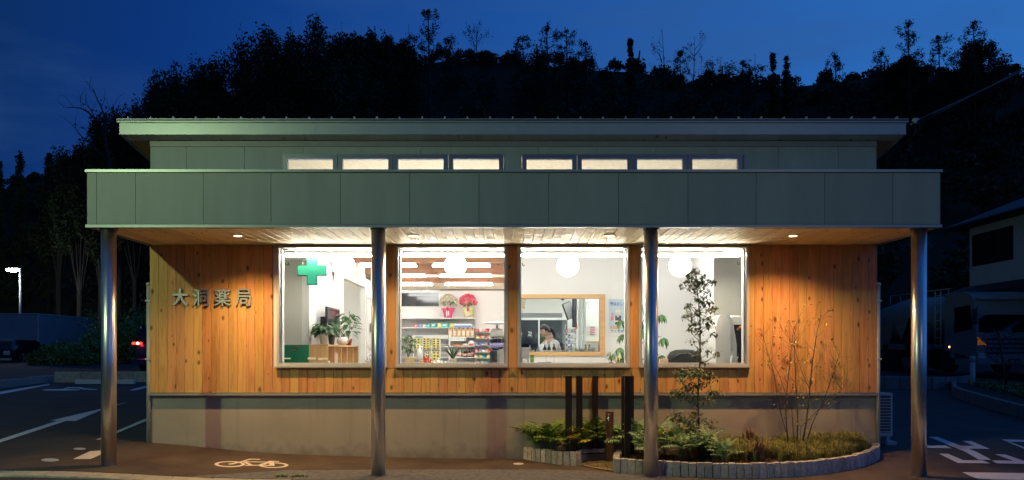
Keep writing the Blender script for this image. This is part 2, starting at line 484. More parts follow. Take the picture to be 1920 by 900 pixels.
def led_mat():
    m, t, b = new_mat('led_green'); L = t.links.new
    geo = N(t, 'ShaderNodeNewGeometry'); sp = N(t, 'ShaderNodeSeparateXYZ'); L(geo.outputs['Position'], sp.inputs[0])
    def wav(o):
        a = N(t, 'ShaderNodeMath', operation='MULTIPLY'); a.inputs[1].default_value = 1 / .0168; L(o, a.inputs[0])
        f = N(t, 'ShaderNodeMath', operation='FRACT'); L(a.outputs[0], f.inputs[0])
        p = N(t, 'ShaderNodeMath', operation='PINGPONG'); p.inputs[1].default_value = .5; L(f.outputs[0], p.inputs[0])
        return p.outputs[0]
    m1 = N(t, 'ShaderNodeMath', operation='MINIMUM'); L(wav(sp.outputs['X']), m1.inputs[0]); L(wav(sp.outputs['Z']), m1.inputs[1])
    r = N(t, 'ShaderNodeMapRange'); r.inputs[1].default_value = .02; r.inputs[2].default_value = .24; L(m1.outputs[0], r.inputs[0])
    mix = N(t, 'ShaderNodeMixRGB'); mix.inputs[1].default_value = (.01, .24, .13, 1); mix.inputs[2].default_value = (.06, .90, .52, 1)
    L(r.outputs[0], mix.inputs[0]); L(mix.outputs[0], b.inputs['Emission Color']); b.inputs['Emission Strength'].default_value = .58
    b.inputs['Base Color'].default_value = (.02, .2, .12, 1)
led_mat()
def brushed():
    m, t, b = new_mat('steel_column'); L = t.links.new
    b.inputs['Metallic'].default_value = 1; b.inputs['Base Color'].default_value = (.56, .56, .57, 1)
    geo = N(t, 'ShaderNodeNewGeometry'); mp = N(t, 'ShaderNodeMapping'); mp.inputs['Scale'].default_value = (60, 60, 1.2)
    nz = N(t, 'ShaderNodeTexNoise'); nz.inputs['Scale'].default_value = 1; nz.inputs['Detail'].default_value = 4
    L(geo.outputs['Position'], mp.inputs[0]); L(mp.outputs[0], nz.inputs['Vector'])
    r = N(t, 'ShaderNodeMapRange'); r.inputs[3].default_value = .24; r.inputs[4].default_value = .42
    L(nz.outputs['Fac'], r.inputs[0]); L(r.outputs[0], b.inputs['Roughness'])
    n2 = N(t, 'ShaderNodeTexNoise'); n2.inputs['Scale'].default_value = 5; n2.inputs['Detail'].default_value = 4
    L(geo.outputs['Position'], n2.inputs['Vector'])
    cr = N(t, 'ShaderNodeValToRGB'); cr.color_ramp.elements[0].color = (.66, .655, .65, 1); cr.color_ramp.elements[1].color = (.88, .87, .85, 1)
    L(n2.outputs['Fac'], cr.inputs[0]); L(cr.outputs[0], b.inputs['Base Color'])
    bp = N(t, 'ShaderNodeBump'); bp.inputs['Strength'].default_value = .12; bp.inputs['Distance'].default_value = .004
    L(nz.outputs['Fac'], bp.inputs['Height']); L(bp.outputs[0], b.inputs['Normal'])
brushed()
def glass(name, tint=(1, 1, 1), refl=1.0, rough=0.0):
    m, t, b = new_mat(name); L = t.links.new
    t.nodes.remove(b)
    out = t.nodes['Material Output']
    tr = N(t, 'ShaderNodeBsdfTransparent'); tr.inputs[0].default_value = (*tint, 1)
    gl = N(t, 'ShaderNodeBsdfGlossy'); gl.inputs['Roughness'].default_value = rough
    fr = N(t, 'ShaderNodeFresnel'); fr.inputs[0].default_value = 1.45
    mu = N(t, 'ShaderNodeMath', operation='MULTIPLY'); mu.inputs[1].default_value = refl; L(fr.outputs[0], mu.inputs[0])
    mx = N(t, 'ShaderNodeMixShader'); L(mu.outputs[0], mx.inputs[0]); L(tr.outputs[0], mx.inputs[1]); L(gl.outputs[0], mx.inputs[2])
    L(mx.outputs[0], out.inputs[0])
    return m
glass('window_glass', (.97, .985, .98), .8)
glass('clear_glass', (.88, .93, .94), 1.0)
glass('smoke_glass', (.50, .53, .53), 1.2)
emis('tube_light_back', (1, .985, .96), 60)
simple('dark_glass', (.008, .012, .018), .06, noise=.1, spec=.9)
simple('night_glass', (.025, .028, .032), .07, noise=.1, spec=.5)
simple('osb_board', (.92, .83, .66), .7, noise=.12, scale=14, stretch=(1, 2.2, 1))

# ------------------------------------------------------------------ ground heights
AX = np.array([-90, -30, -12, -7, -5.6, -4.6, -3.97, -3, -1.5, 0, 4, 5, 5.7, 8, 20, 40, 90.])
AZ = np.array([.5, .45, .35, .29, .27, .17, .10, .06, .02, 0, 0, .05, .10, .12, .14, .2, .3])
RID_PX = np.array([-900, -300, 0, 110, 200, 290, 450, 600, 760, 850, 1000, 1100, 1200, 1300, 1450, 1500, 1600, 1700, 1800, 1920, 2300, 2900.])
RID_PY = np.array([470, 395, 352, 330, 285, 235, 165, 140, 122, 108, 118, 128, 132, 155, 158, 158, 146, 136, 132, 140, 190, 300.])
RD = 73.4      # ridge distance behind the wall
RX = (RID_PX - 960) * (RD + DW) / F
RZ = EYE + (660 - RID_PY) * (RD + DW) / F
def gz(x, y):
    a = 0.0
    for k, wgt in ((-.5, .25), (0, .5), (.5, .25)):
        a += wgt * float(np.interp(x + k, AX, AZ))
    if y <= 0:
        if x < 1: w = float(np.interp(y, [-9, -5, -2, -1.6, 0], [0, .25, .52, .58, 1]))
        else: w = float(np.interp(y, [-1.6, -1.0, 0], [0, .15, 1]))
        return a * w
    z = a + .027 * min(y, 27)
    yh = float(np.interp(x, [-19, -13], [46, 25]))
    if y > yh:
        t = min(1, (y - yh) / (RD - yh)); r = float(np.interp(x * (RD + DW) / max(y + DW, 1) if y > RD else x, RX, RZ))
        s = t * (.55 + .45 * t)
        if y > RD: s = 1 - (y - RD) * .004
        z += s * (r - z)
    return z
def ground_at(px, py):
    d = Vector(((px - 960) / F, 1, (660 - py) / F))
    t0, t = .5, .5
    while t < 60:
        x, y, z = d.x * t, t - DW, EYE + d.z * t
        if z <= gz(x, y): break
        t0 = t; t += .1
    a, b = t0, t
    for _ in range(25):
        c = (a + b) / 2
        if EYE + d.z * c <= gz(d.x * c, c - DW): b = c
        else: a = c
    return Vector((d.x * a, a - DW, gz(d.x * a, a - DW)))

def terrain():
    xs = sorted(set([round(v, 3) for v in list(np.arange(-13, 13.01, .3)) + list(np.arange(-34, 34, 1.2)) + list(np.arange(-140, 141, 4.))]))
    ys = sorted(set([round(v, 3) for v in list(np.arange(-4, 8, .3)) + list(np.arange(-16, 28, 1.2)) + list(np.arange(28, 120, 3.)) + [150, 220, 400, -40, -100, -220]]))
    xs = [-600, -300] + xs + [300, 600]
    vs = [(x, y, gz(x, y)) for y in ys for x in xs]
    nx = len(xs)
    fs = [(j * nx + i, j * nx + i + 1, (j + 1) * nx + i + 1, (j + 1) * nx + i) for j in range(len(ys) - 1) for i in range(nx - 1)]
    ms = [1 if ys[j] >= 26 else 0 for j in range(len(ys) - 1) for i in range(nx - 1)]
    me = bpy.data.meshes.new('ground'); me.from_pydata(vs, [], fs)
    me.materials.append(MAT['asphalt']); me.materials.append(MAT['hill_soil'])
    me.polygons.foreach_set('material_index', ms)
    me.polygons.foreach_set('use_smooth', [True] * len(fs))
    me.update()
    tag(put('ground', me), 'dark asphalt ground running back to the wooded hill', kind='structure')
terrain()

def sheet(name, poly, mat, dz=.006, maxlen=.35, parent=None, loc=None):
    """thin sheet that follows the ground; poly is a list of world (x,y)"""
    bm = bmesh.new()
    vs = [bm.verts.new((p[0], p[1], 0)) for p in poly]
    f = bm.faces.new(vs)
    if f.normal.z < 0 or f.calc_area() == 0: f.normal_flip()
    bmesh.ops.triangulate(bm, faces=bm.faces[:])
    for _ in range(7):
        es = [e for e in bm.edges if e.calc_length() > maxlen]
        if not es: break
        bmesh.ops.subdivide_edges(bm, edges=es, cuts=1)
        bmesh.ops.triangulate(bm, faces=[q for q in bm.faces if len(q.verts) > 3])
    for v in bm.verts: v.co.z = gz(v.co.x, v.co.y) + dz
    bmesh.ops.recalc_face_normals(bm, faces=bm.faces[:])
    if sum(q.normal.z for q in bm.faces) < 0: bmesh.ops.reverse_faces(bm, faces=bm.faces[:])
    me = bpy.data.meshes.new(name); bm.to_mesh(me); bm.free(); me.materials.append(MAT[mat])
    o = put(name, me, parent)
    if parent is not None:
        o.location = -Vector(wloc(parent))
    return o
def gpoly(pts): return [tuple(ground_at(*p)[:2]) for p in pts]

tag(sheet('walkway', [(-5.75, .3), (-6.2, -.6), (-6.9, -1.15), (-7.6, -1.98), (-4.2, -1.98), (-3.1, -1.32), (-1.7, -1.12), (-.6, -1.02), (.5, -1.0), (1.3, -1.2), (2.4, -1.95), (5, -1.98), (7.2, -1.98), (6.6, -.4), (6.0, .3)], 'brown_asphalt', .005, .4), 'brown asphalt walkway under the canopy', kind='structure')
tag(sheet('pavement', [(-4.2, -1.98), (-3.1, -1.32), (-1.7, -1.12), (-.6, -1.02), (.5, -1.0), (1.3, -1.2), (2.4, -1.95)], 'sidewalk_asphalt', .005, .4), 'grey asphalt pavement in front of the walkway', kind='structure')

# gutter of concrete blocks along the road
gut = empty('gutter', (0, -2.1, 0), kind='structure')
gut['label'] = 'concrete gutter blocks along the front of the pavement'
bl = MB(); bl.bbox(-.249, .249, -.2, .2, -.2, 0, .008); blm = bl.mesh('gutter_block', MAT['concrete'])
for i in range(-22, 24):
    x = i * .51
    z = gz(x, -2.2)
    if -1.95 < x < -1.0: continue
    o = put('gutter_block', blm, gut, (x, -.12, gz(x, -2.1) + .012 + .002 * random.Random(i).random()))
    sl = (gz(x + .25, -2.1) - gz(x - .25, -2.1)) / .5
    o.rotation_euler = (R(-1.5), -math.atan(sl), 0)
gr = empty('drain_grating', (-1.55, -2.2, gz(-1.55, -2.2)), 'dark steel drain grating in the gutter by the second column', 'drain grating')
m = MB(); m.box(-.56, .56, -.2, -.18, -.02, .012); m.box(-.56, .56, .18, .2, -.02, .012); m.build('frame', MAT['dark_grey'], gr, local=True)
bar = MB(); bar.box(-.008, .008, -.18, .18, -.02, .012); bar = bar.mesh('bar', MAT['mid_grey'])
for i in range(30): put('bar', bar, gr, (-.54 + i * .037, 0, 0))

# ------------------------------------------------------------------ road markings
def marking(name, label, cat, polys, mat='road_paint', group=None):
    c = ground_at(*polys[0][0]) if not isinstance(polys[0][0], Vector) else polys[0][0]
    e = empty(name, tuple(c), label, cat, group)
    for p in polys: sheet('stroke', gpoly(p), mat, .010, .4, e)
    return e
def line_mark(label, p):
    o = sheet('painted_line', gpoly(p), 'road_paint', .010, .4)
    return tag(o, label, 'road marking')
marking('painted_arrow', 'white painted arrow on the asphalt left of the first column', 'road marking',
        [[(-140, 869), (-125, 873), (17, 825.5), (107, 790), (124, 790.5), (94, 790), (-15, 826)][0:0] or [(-60, 845), (-46, 845.5), (17, 825.5), (125, 790), (107, 790), (0, 825)],
         [(94, 789.5), (187, 768), (240, 754), (187, 771), (142, 790.5), (125, 790), (109, 789.7)]])
line_mark('thin white parking line between first column and left corner downpipe', [(180, 825.5), (190, 825.5), (275, 790), (275, 785)])
line_mark('faint white parking line beside the long kerb at far left', [(0, 735), (92, 720), (94, 722), (0, 740)])
line_mark('short white parking line near the dark blue van', [(242, 732), (274, 724), (290, 720), (290, 724), (252, 733)])
tag(sheet('painted_patch', gpoly([(137, 862), (170, 862), (190, 853), (205, 845), (169, 847)]), 'road_paint_warm', .010), 'cream painted patch on the asphalt beside the first column', 'road marking')
def disc_poly(px, py, rx, ry):
    return [(px + rx * math.cos(a), py + ry * math.sin(a)) for a in [k * 2 * PI / 20 for k in range(20)]]
tag(sheet('manhole_cover', gpoly(disc_poly(94, 864, 17, 3.2)), 'light_grey', .012), 'larger round grey manhole cover at lower left', 'manhole cover')
tag(sheet('manhole_cover', gpoly(disc_poly(149.5, 843, 12, 2.2)), 'light_grey', .012), 'smaller round grey manhole cover above the larger one', 'manhole cover')
tag(sheet('manhole_cover', gpoly(disc_poly(972, 871, 10, 2.0)), 'road_paint_warm', .012), 'small round pale cover left of the stone planter', 'manhole cover')
# bicycle
def ring(px, py, rx, ry, th, n=28):
    o = [(px + rx * math.cos(2 * PI * k / n), py + ry * math.sin(2 * PI * k / n)) for k in range(n)]
    i = [(px + (rx - th) * math.cos(2 * PI * k / n), py + (ry - th * ry / rx * 1.25) * math.sin(2 * PI * k / n)) for k in range(n)]
    return [[o[k], o[(k + 1) % n], i[(k + 1) % n], i[k]] for k in range(n)]
bk = empty('painted_bicycle', tuple(ground_at(470, 872)), 'cream painted bicycle symbol on the walkway right of the first column', 'road marking')
def band(name, polys, mat, parent):
    bm = bmesh.new()
    for p in polys:
        vs = []
        for q in p:
            g = ground_at(*q); vs.append(bm.verts.new((g.x, g.y, g.z + .012)))
        try: bm.faces.new(vs)
        except Exception: pass
    bmesh.ops.recalc_face_normals(bm, faces=bm.faces[:])
    for q in bm.faces:
        if q.normal.z < 0: q.normal_flip()
    me = bpy.data.meshes.new(name); bm.to_mesh(me); bm.free(); me.materials.append(MAT[mat])
    o = put(name, me, parent); o.location = -Vector(wloc(parent)); return o
band('wheel', ring(431, 871.8, 29, 5.6, 7), 'road_paint_warm', bk)
band('wheel', ring(513, 873.8, 28, 5.2, 7), 'road_paint_warm', bk)
band('frame', [[(431, 872.5), (427, 871.5), (452, 866.5), (468, 861.6), (473, 862.3), (458, 866.5), (438, 871.8)],
               [(468, 861.6), (487, 862), (488, 863.6), (470, 863.3)],
               [(457, 866.5), (503, 867.2), (502, 868.5), (455, 868)],
               [(456, 867.5), (462, 867.5), (474, 873), (467, 874)],
               [(460, 873.2), (515, 873.2), (515, 874.8), (459, 874.8)],
               [(503, 865.5), (523, 866), (523.5, 867.3), (503, 867)],
               [(505, 867), (513, 867), (515, 874), (505, 874)],
               [(490, 871), (505, 866.8), (507, 868), (496, 873)]], 'road_paint_warm', bk)
# wheelchair symbol far left, drawn by the parking lot
marking('painted_wheelchair_symbol', 'faint white accessible parking symbol on the lot at left', 'road marking',
        [[(78, 732), (86, 730.5), (120, 730), (149, 730.5), (149, 732), (120, 733), (86, 733)],
         [(118, 729.5), (128, 726.5), (150, 726.5), (160, 729), (168, 729.5), (168, 731.5), (156, 731), (146, 728.5), (130, 728.5), (122, 730)],
         [(166, 729.5), (182, 730.5), (182, 731.8), (166, 731.5)]])
marking('painted_exit_character', 'white painted character beside the rightmost steel column', 'road marking',
        [[(1741.5, 820.1), (1757.7, 820.1), (1774, 836), (1788, 842), (1851, 863.5), (1836, 864), (1770, 842), (1756, 834)][0:0] or [(1741.8, 820.2), (1757.7, 820.2), (1859, 863.3), (1836, 863.3)],
         [(1706, 825.5), (1718, 825.8), (1742, 836.2), (1773, 836.5), (1785, 841.6), (1732, 840.8)],
         [(1787, 836.6), (1840, 837), (1856.5, 843), (1794, 842)],
         [(1804, 827.6), (1821, 827.8), (1856.5, 843), (1841, 842.6)],
         [(1760.6, 851.8), (1777.5, 852), (1806, 864), (1842, 864.5), (1857, 870), (1796, 869.3)],
         [(1860, 864.6), (1915, 865), (1938, 871.5), (1869, 870)],
         [(1865.7, 853), (1885, 853.3), (1938, 871.5), (1918, 871)]])
marking('painted_road_character', 'white painted stroke pair at the far right edge of the driveway', 'road marking',
        [[(1877.5, 824.8), (1945, 826.5), (1950, 830.5), (1895, 829.2)], [(1877.5, 824.8), (1893, 829), (1932, 844.5), (1920, 842.5)]])
line_mark('broad white painted bar at the lower right corner', [(1804, 886.7), (1960, 889), (1965, 902), (1835, 900)])

# ------------------------------------------------------------------ building
B = empty('pharmacy_building', (0, 0, 0), 'low pharmacy building with a green grey canopy, knotty wood front and lit windows', 'building')
X0, X1 = -5.60, 5.645
YB = 8.75
FL = .60
FYC = -1.72            # canopy front
SOF = 3.325
def ceil_z(y): return 4.94 - .18 * y
WINS = [(-3.635, -1.925), (-1.797, -.062), (.083, 1.82), (1.96, 3.66)]
WZ0, WZ1 = 1.445, 3.315
def bpart(name, mb, mat, parent=None): return mb.build(name, mat, parent or B)
# plinth and core of the front wall, built round the window openings
m = MB(); m.box(X0, X1, .012, .14, -.4, 1.0); bpart('plinth', m, MAT['plinth_render'])
m = MB()
m.box(X0, WINS[0][0], -.004, .14, 1.0, 4.3); m.box(WINS[3][1], X1, -.004, .14, 1.0, 4.3)
for a, b in zip(WINS[:-1], WINS[1:]): m.box(a[1], b[0], -.004, .14, 1.0, 4.3)
for a in WINS:
    m.box(a[0], a[1], -.004, .14, 1.0, WZ0); m.box(a[0], a[1], -.004, .14, WZ1 + .002, 4.3)
bpart('front_wall', m, MAT['white_wall'])
# flashing between wood and plinth
m = MB()
xs = [X0 - .01, -2.0, 2.2, X1 + .01]
for a, b in zip(xs[:-1], xs[1:]):
    q = MB(); q.box(a + .002, b - .002, -.075, .010, 1.000, 1.034); bpart('flashing', q, MAT['trim_metal'])
# vertical boards
bw = .1352
def board_mesh(name, z0, z1, mat, w=bw, y0=-.034):
    q = MB(); c = .004; h = w / 2 - .0012
    q.add([(-h, 0, z0), (-h, y0 + c, z0), (-h + c, y0, z0), (h - c, y0, z0), (h, y0 + c, z0), (h, 0, z0),
           (-h, 0, z1), (-h, y0 + c, z1), (-h + c, y0, z1), (h - c, y0, z1), (h, y0 + c, z1), (h, 0, z1)],
          [(k, k + 1, k + 7, k + 6) for k in range(5)] + [(0, 5, 4, 3, 2, 1), (6, 7, 8, 9, 10, 11)])
    return q.mesh(name, MAT[mat])
ZW0, ZW1 = 1.042, SOF + .01
full = board_mesh('wall_board', ZW0, ZW1, 'wall_wood')
low = board_mesh('wall_board', ZW0, WZ0 - .02, 'wall_wood')
n = int(round((X1 - X0) / bw)); bw = (X1 - X0) / n
for i in range(n):
    x = X0 + (i + .5) * bw
    covered = any(a - .02 < x < b + .02 for a, b in WINS)
    o = put('wall_board', low if covered else full, B, (x, -.006 - .0015 * ((i * 7) % 3), 0))
for a, b in list(zip(WINS[:-1], WINS[1:])):     # narrow pier boards
    w = b[0] - a[1]
    q = board_mesh('pier_board', WZ0 - .02, ZW1, 'wall_wood', w=w - .002, y0=-.040)
    put('pier_board', q, B, ((a[1] + b[0]) / 2, -.006, 0))
# large windows
def window(x0, x1, z0, z1, yf, t, mat, sill=True, name='window', proud=.03, pane='window_glass'):
    e = empty(name, ((x0 + x1) / 2, yf, z0)); e.parent = B
    def bx(nm, a, b, c, d, zz0, zz1, mt=mat):
        q = MB(); q.bbox(a, b, c, d, zz0, zz1, .003); q.build(nm, MAT[mt], e)
    f0, f1 = yf - proud, yf + .075
    bx('frame', x0, x0 + t, f0, f1, z0, z1); bx('frame', x1 - t, x1, f0, f1, z0, z1)
    bx('frame', x0 + t, x1 - t, f0, f1, z1 - t, z1); bx('frame', x0 + t, x1 - t, f0, f1, z0, z0 + t * 1.1)
    q = MB(); q.box(x0 + t * .8, x1 - t * .8, yf + .02, yf + .026, z0 + t * .8, z1 - t * .8); q.build('pane', MAT[pane], e)
    if sill:
        q = MB(); q.box(x0 - .012, x1 + .012, yf - proud - .055, yf + .0, z0 - .018, z0 - .002); q.build('sill', MAT['trim_metal'], e)
    return e
for k, (a, b) in enumerate(WINS):
    e = window(a, b, WZ0, WZ1, -.030, .040, 'alu_frame')
    # inner bead
    q = MB()
    for (xx0, xx1, zz0, zz1) in ((a + .041, a + .060, WZ0 + .045, WZ1 - .041), (b - .060, b - .041, WZ0 + .045, WZ1 - .041), (a + .060, b - .060, WZ1 - .056, WZ1 - .041), (a + .060, b - .060, WZ0 + .045, WZ0 + .058)):
        q.box(xx0, xx1, .03, .14, zz0, zz1)
    q.build('inner_frame', MAT['white_plastic'], e)
# canopy
can = MB()
can.box(X0 + .03, X1 - .03, FYC + .03, -.06, SOF + .03, SOF + .10)
can.box(X0 + .03, X1 - .03, FYC + .03, -.06, 3.95, 4.05)
can.box(X0 + .02, X1 - .02, FYC + .022, FYC + .06, SOF + .02, 4.05)
can.box(X0 + .004, X0 + .03, FYC + .02, -.0, SOF + .02, 4.05); can.box(X1 - .03, X1 - .004, FYC + .02, -.0, SOF + .02, 4.05)
bpart('canopy_core', can, MAT['dark_grey'])
q = MB(); q.box(X0 + .09, X1 - .09, FYC + .11, -.06, 4.051, 4.066); bpart('bounce_sheet', q, MAT['light_grey'])  # unseen pale sheet added to bounce light up to the eaves
jx = [X0] + [(p - 960) / 142.0 for p in (181, 254, 381, 508, 638, 768, 898, 1029, 1160, 1290, 1418, 1546, 1674)] + [X1]
for a, b in zip(jx[:-1], jx[1:]):
    q = MB(); q.box(a + .003, b - .003, FYC, FYC + .018, SOF + .035, 4.035); bpart('fascia_panel', q, MAT['fascia_panel'])
for xx in (X0 - .012, X1):     # side panels
    for a, b in ((FYC, -.86), (-.86, 0)):
        q = MB(); q.box(xx, xx + .012, a + .003, b - .003, SOF + .035, 4.035); bpart('fascia_panel', q, MAT['fascia_panel'])
q = MB(); q.box(X0 - .03, X1 + .03, FYC - .022, FYC + .10, 4.042, 4.078); bpart('canopy_cap', q, MAT['trim_metal'])
q = MB(); q.box(X0 - .03, X0 + .08, FYC + .10, 0, 4.042, 4.078); q.box(X1 - .08, X1 + .03, FYC + .10, 0, 4.042, 4.078); bpart('canopy_cap', q, MAT['trim_metal'])
q = MB(); q.box(X0 - .025, X1 + .025, FYC - .018, FYC + .05, SOF - .012, SOF + .026); bpart('canopy_drip_edge', q, MAT['trim_metal'])
for xx in (X0 - .02, X1 - .02):
    q = MB(); q.box(xx, xx + .04, FYC + .05, -.0, SOF - .010, SOF + .026); bpart('canopy_drip_edge', q, MAT['trim_metal'])
# soffit boards
sw = .1400
ns = int(round((X1 - X0 - .08) / sw)); sw = (X1 - X0 - .08) / ns
q = MB(); h = sw / 2 - .0022; c = .006
q.add([(-h, FYC + .05, SOF + .03), (-h, FYC + .05, SOF + c), (-h + c, FYC + .05, SOF), (h - c, FYC + .05, SOF), (h, FYC + .05, SOF + c), (h, FYC + .05, SOF + .03)] +
      [(-h, -.036, SOF + .03), (-h, -.036, SOF + c), (-h + c, -.036, SOF), (h - c, -.036, SOF), (h, -.036, SOF + c), (h, -.036, SOF + .03)],
      [(k, k + 1, k + 7, k + 6) for k in range(5)])
sbm = q.mesh('soffit_board', MAT['soffit_wood'])
for i in range(ns):
    put('soffit_board', sbm, B, (X0 + .04 + (i + .5) * sw, 0, 0.0008 * ((i * 5) % 3)))
for px0, px1 in ((390, 515), (898, 1027), (1413, 1537)):
    q = MB()
    a, b = (px0 - 960) / 140., (px1 - 960) / 140.
    q.box(a, b, -1.66, -1.60, SOF - .006, SOF + .002)
    v = bpart('soffit_vent', q, MAT['black_plastic'])
# columns
for px, yy in ((204, -1.60), (709.5, -1.60), (1220.5, -1.60), (1723, -1.60)):
    s = S(yy); x = (px - 960) / s; g = gz(x, yy)
    q = MB(); q.lathe([(.0935, g - .3), (.0935, SOF - .022)], (x, yy, 0), 40)
    c_ = bpart('column', q, MAT['steel_column'])
    q = MB(); q.lathe([(.11, SOF - .022), (.11, SOF - .003)], (x, yy, 0), 32); q.build('column_collar', MAT['roof_metal'], c_)
    q = MB(); q.lathe([(.125, g - .02), (.120, g + .010), (.096, g + .016)], (x, yy, 0), 32); q.build('base_sealant', MAT['dark_grey'], c_)
# upper wall with clerestory windows
CG = [(530.5, 944.5), (978.5, 1391.5)]
ups = []
for a, b in CG:
    x0_, x1_ = (a - 960) / 120.9, (b - 960) / 120.9
    w = (x1_ - x0_) / 4
    for k in range(4): ups.append((x0_ + k * w, x0_ + (k + 1) * w))
CZ1 = 4.725; CZ0 = 4.15
q = MB()
segs = [(X0, ups[0][0]), (ups[3][1], ups[4][0]), (ups[7][1], X1)]
for a, b in segs: q.box(a, b, .0, .14, 4.30, 4.90)
for k in (0, 4): q.box(ups[k][0], ups[k + 3][1], .0, .14, CZ1 + .002, 4.90)
bpart('upper_wall', q, MAT['white_wall'])
pj = [X0] + [(p - 960) / 120.9 for p in (350, 459, 569, 679, 789, 899, 1009, 1119, 1229, 1342, 1459, 1571)] + [X1]
for a, b in zip(pj[:-1], pj[1:]):
    # clip the panel against both window bands
    parts = []
    def cut(a, b, z0, z1): parts.append((a, b, z0, z1))
    g1 = (ups[0][0], ups[3][1]); g2 = (ups[4][0], ups[7][1])
    cuts = sorted([a, b] + [v for g in (g1, g2) for v in g if a < v < b])
    for c0, c1 in zip(cuts[:-1], cuts[1:]):
        mid = (c0 + c1) / 2
        inw = any(g[0] < mid < g[1] for g in (g1, g2))
        cut(c0, c1, CZ1 if inw else 4.06, 4.9)
    q = MB()
    for i, (c0, c1, z0, z1) in enumerate(parts):
        q.box(c0 + (.003 if c0 == a else 0), c1 - (.003 if c1 == b else 0), -.014, -.002, z0, z1)
    bpart('wall_panel', q, MAT['fascia_panel'])
q = MB(); q.box(X0 + .0, X1 - .0, -.030, -.015, 4.85, 4.935); bpart('frieze_trim', q, MAT['mid_grey'])
for (a, b) in ups:
    window(a + .004, b - .004, CZ0, CZ1, -.030, .070, 'alu_blue', sill=False, name='clerestory_window', proud=.01)
    q = MB(); q.box(a + .004, b - .004, -.046, -.03, CZ1 - .022, CZ1); bpart('window_drip', q, MAT['alu_blue'])
# roof
RXL, RXR = -5.955, 5.975
yF = -.26
def rz(y): return ceil_z(y)
roof = MB()
yB = YB + .35
def slab(mb, x0, x1, y0, y1, lo, hi):
    mb.add([(x0, y0, rz(y0) + lo), (x1, y0, rz(y0) + lo), (x1, y1, rz(y1) + lo), (x0, y1, rz(y1) + lo), (x0, y0, rz(y0) + hi), (x1, y0, rz(y0) + hi), (x1, y1, rz(y1) + hi), (x0, y1, rz(y1) + hi)],
           [(0, 3, 2, 1), (4, 5, 6, 7), (0, 1, 5, 4), (1, 2, 6, 5), (2, 3, 7, 6), (3, 0, 4, 7)])
slab(roof, RXL + .02, RXR - .02, yF + .02, yB, .012, .17)
bpart('roof', roof, MAT['dark_grey'])
q = MB(); slab(q, RXL - .02, RXR + .02, yF - .03, yB + .02, .172, .20); rs = bpart('roof_sheet', q, MAT['roof_metal'])
# eaves boards: along the front and both rakes
for a, b in zip(np.linspace(RXL + .02, RXR - .02, 14)[:-1], np.linspace(RXL + .02, RXR - .02, 14)[1:]):
    q = MB(); slab(q, a + .001, b - .001, yF + .02, -.016, 0, .011); bpart('eaves_board', q, MAT['soffit_wood'])
for a, b in ((RXL + .02, X0 - .002), (X1 + .002, RXR - .02)):
    q = MB(); slab(q, a, b, -.015, yB - .02, 0, .011); bpart('eaves_board', q, MAT['wall_wood'])
fx = [RXL, (592 - 960) / 123.6, (972 - 960) / 123.6, (1340 - 960) / 123.6, RXR]
for a, b in zip(fx[:-1], fx[1:]):
    q = MB(); q.box(a + .0015, b - .0015, yF, yF + .019, rz(yF) - .018, rz(yF) + .155); bpart('roof_fascia', q, MAT['trim_metal'])
q = MB(); q.box(RXL - .025, RXR + .025, yF - .028, yF - .004, rz(yF) + .158, rz(yF) + .214); bpart('roof_edge_cap', q, MAT['trim_metal'])
for xx in (RXL, RXR - .019):
    q = MB(); slab(q, xx, xx + .019, yF + .019, yB, -.018, .155); bpart('rake_board', q, MAT['trim_metal'])
clip = MB(); clip.box(-.008, .008, -.02, .05, 0, .04); clip.add([(-.02, -.02, 0), (.02, -.02, 0), (0, -.02, .045)], [(0, 1, 2)]); clip = clip.mesh('roof_clip', MAT['light_grey'])
nclip = 35
for i in range(nclip):
    put('roof_clip', clip, B, (RXL + .14 + i * (RXR - RXL - .28) / (nclip - 1), yF + .0, rz(yF) + .208))
# side and rear walls, floor, inner ceiling
q = MB()
for xx in (X0 + .002, X1 - .142):
    q.prism([(.142, -.4), (YB, -.4), (YB, rz(YB) - .002), (.142, rz(.142) - .002)], xx, xx + .14, axis='x')
bpart('side_wall', q, MAT['white_wall'])
for xx in (X0 - .014, X1 + .0):
    q = MB(); q.prism([(.012, 1.0), (YB, 1.0), (YB, rz(YB) - .01), (.012, rz(.012) - .012)], xx, xx + .014, axis='x'); bpart('side_cladding', q, MAT['fascia_panel'])
q = MB(); q.box(X0 + .144, X1 - .144, YB - .14, YB, -.4, rz(YB) - .03); bpart('rear_wall', q, MAT['white_wall'])
q = MB(); q.box(X0 + .144, X1 - .144, .142, YB - .142, .3, FL); bpart('floor', q, MAT['floor_vinyl'])
q = MB(); slab(q, X0 + .143, X1 - .143, .002, YB - .142, -.03, .010); bpart('ceiling', q, MAT['osb_board'])
# inner walls: white block on the left carrying the television, its side opening, and the niche at right
LX = -3.40
q = MB()
def wbx(a, b, c, d, z0, z1): q.box(a, b, c, d, z0, z1)
wbx(LX - .12, LX, .94, 3.52, FL, 3.9); wbx(LX - .12, LX, 3.52, 5.75, 3.17, 3.9); wbx(LX - .12, LX, 5.75, 8.6, FL, 3.38)
bpart('inner_wall', q, MAT['white_wall'])
q = MB(); wbx(X0 + .145, LX - .121, .94, 1.06, FL, 3.9); bpart('inner_wall', q, MAT['shade_grey'])  # unlit front of the white block, shade put into its colour
q = MB(); wbx(X0 + .145, LX - .121, 6.6, 6.7, FL, 3.4); bpart('inner_wall', q, MAT['white_wall'])
q = MB(); wbx(X0 + .145, LX - .0, .145, .94, 3.22, 3.26); wbx(3.38, X1 - .145, .145, .94, 3.24, 3.28); bpart('niche_ceiling', q, MAT['white_wall'])
q = MB(); wbx(3.38, X1 - .145, .94, 1.06, FL, 3.9); bpart('inner_wall', q, MAT['shade_grey'])
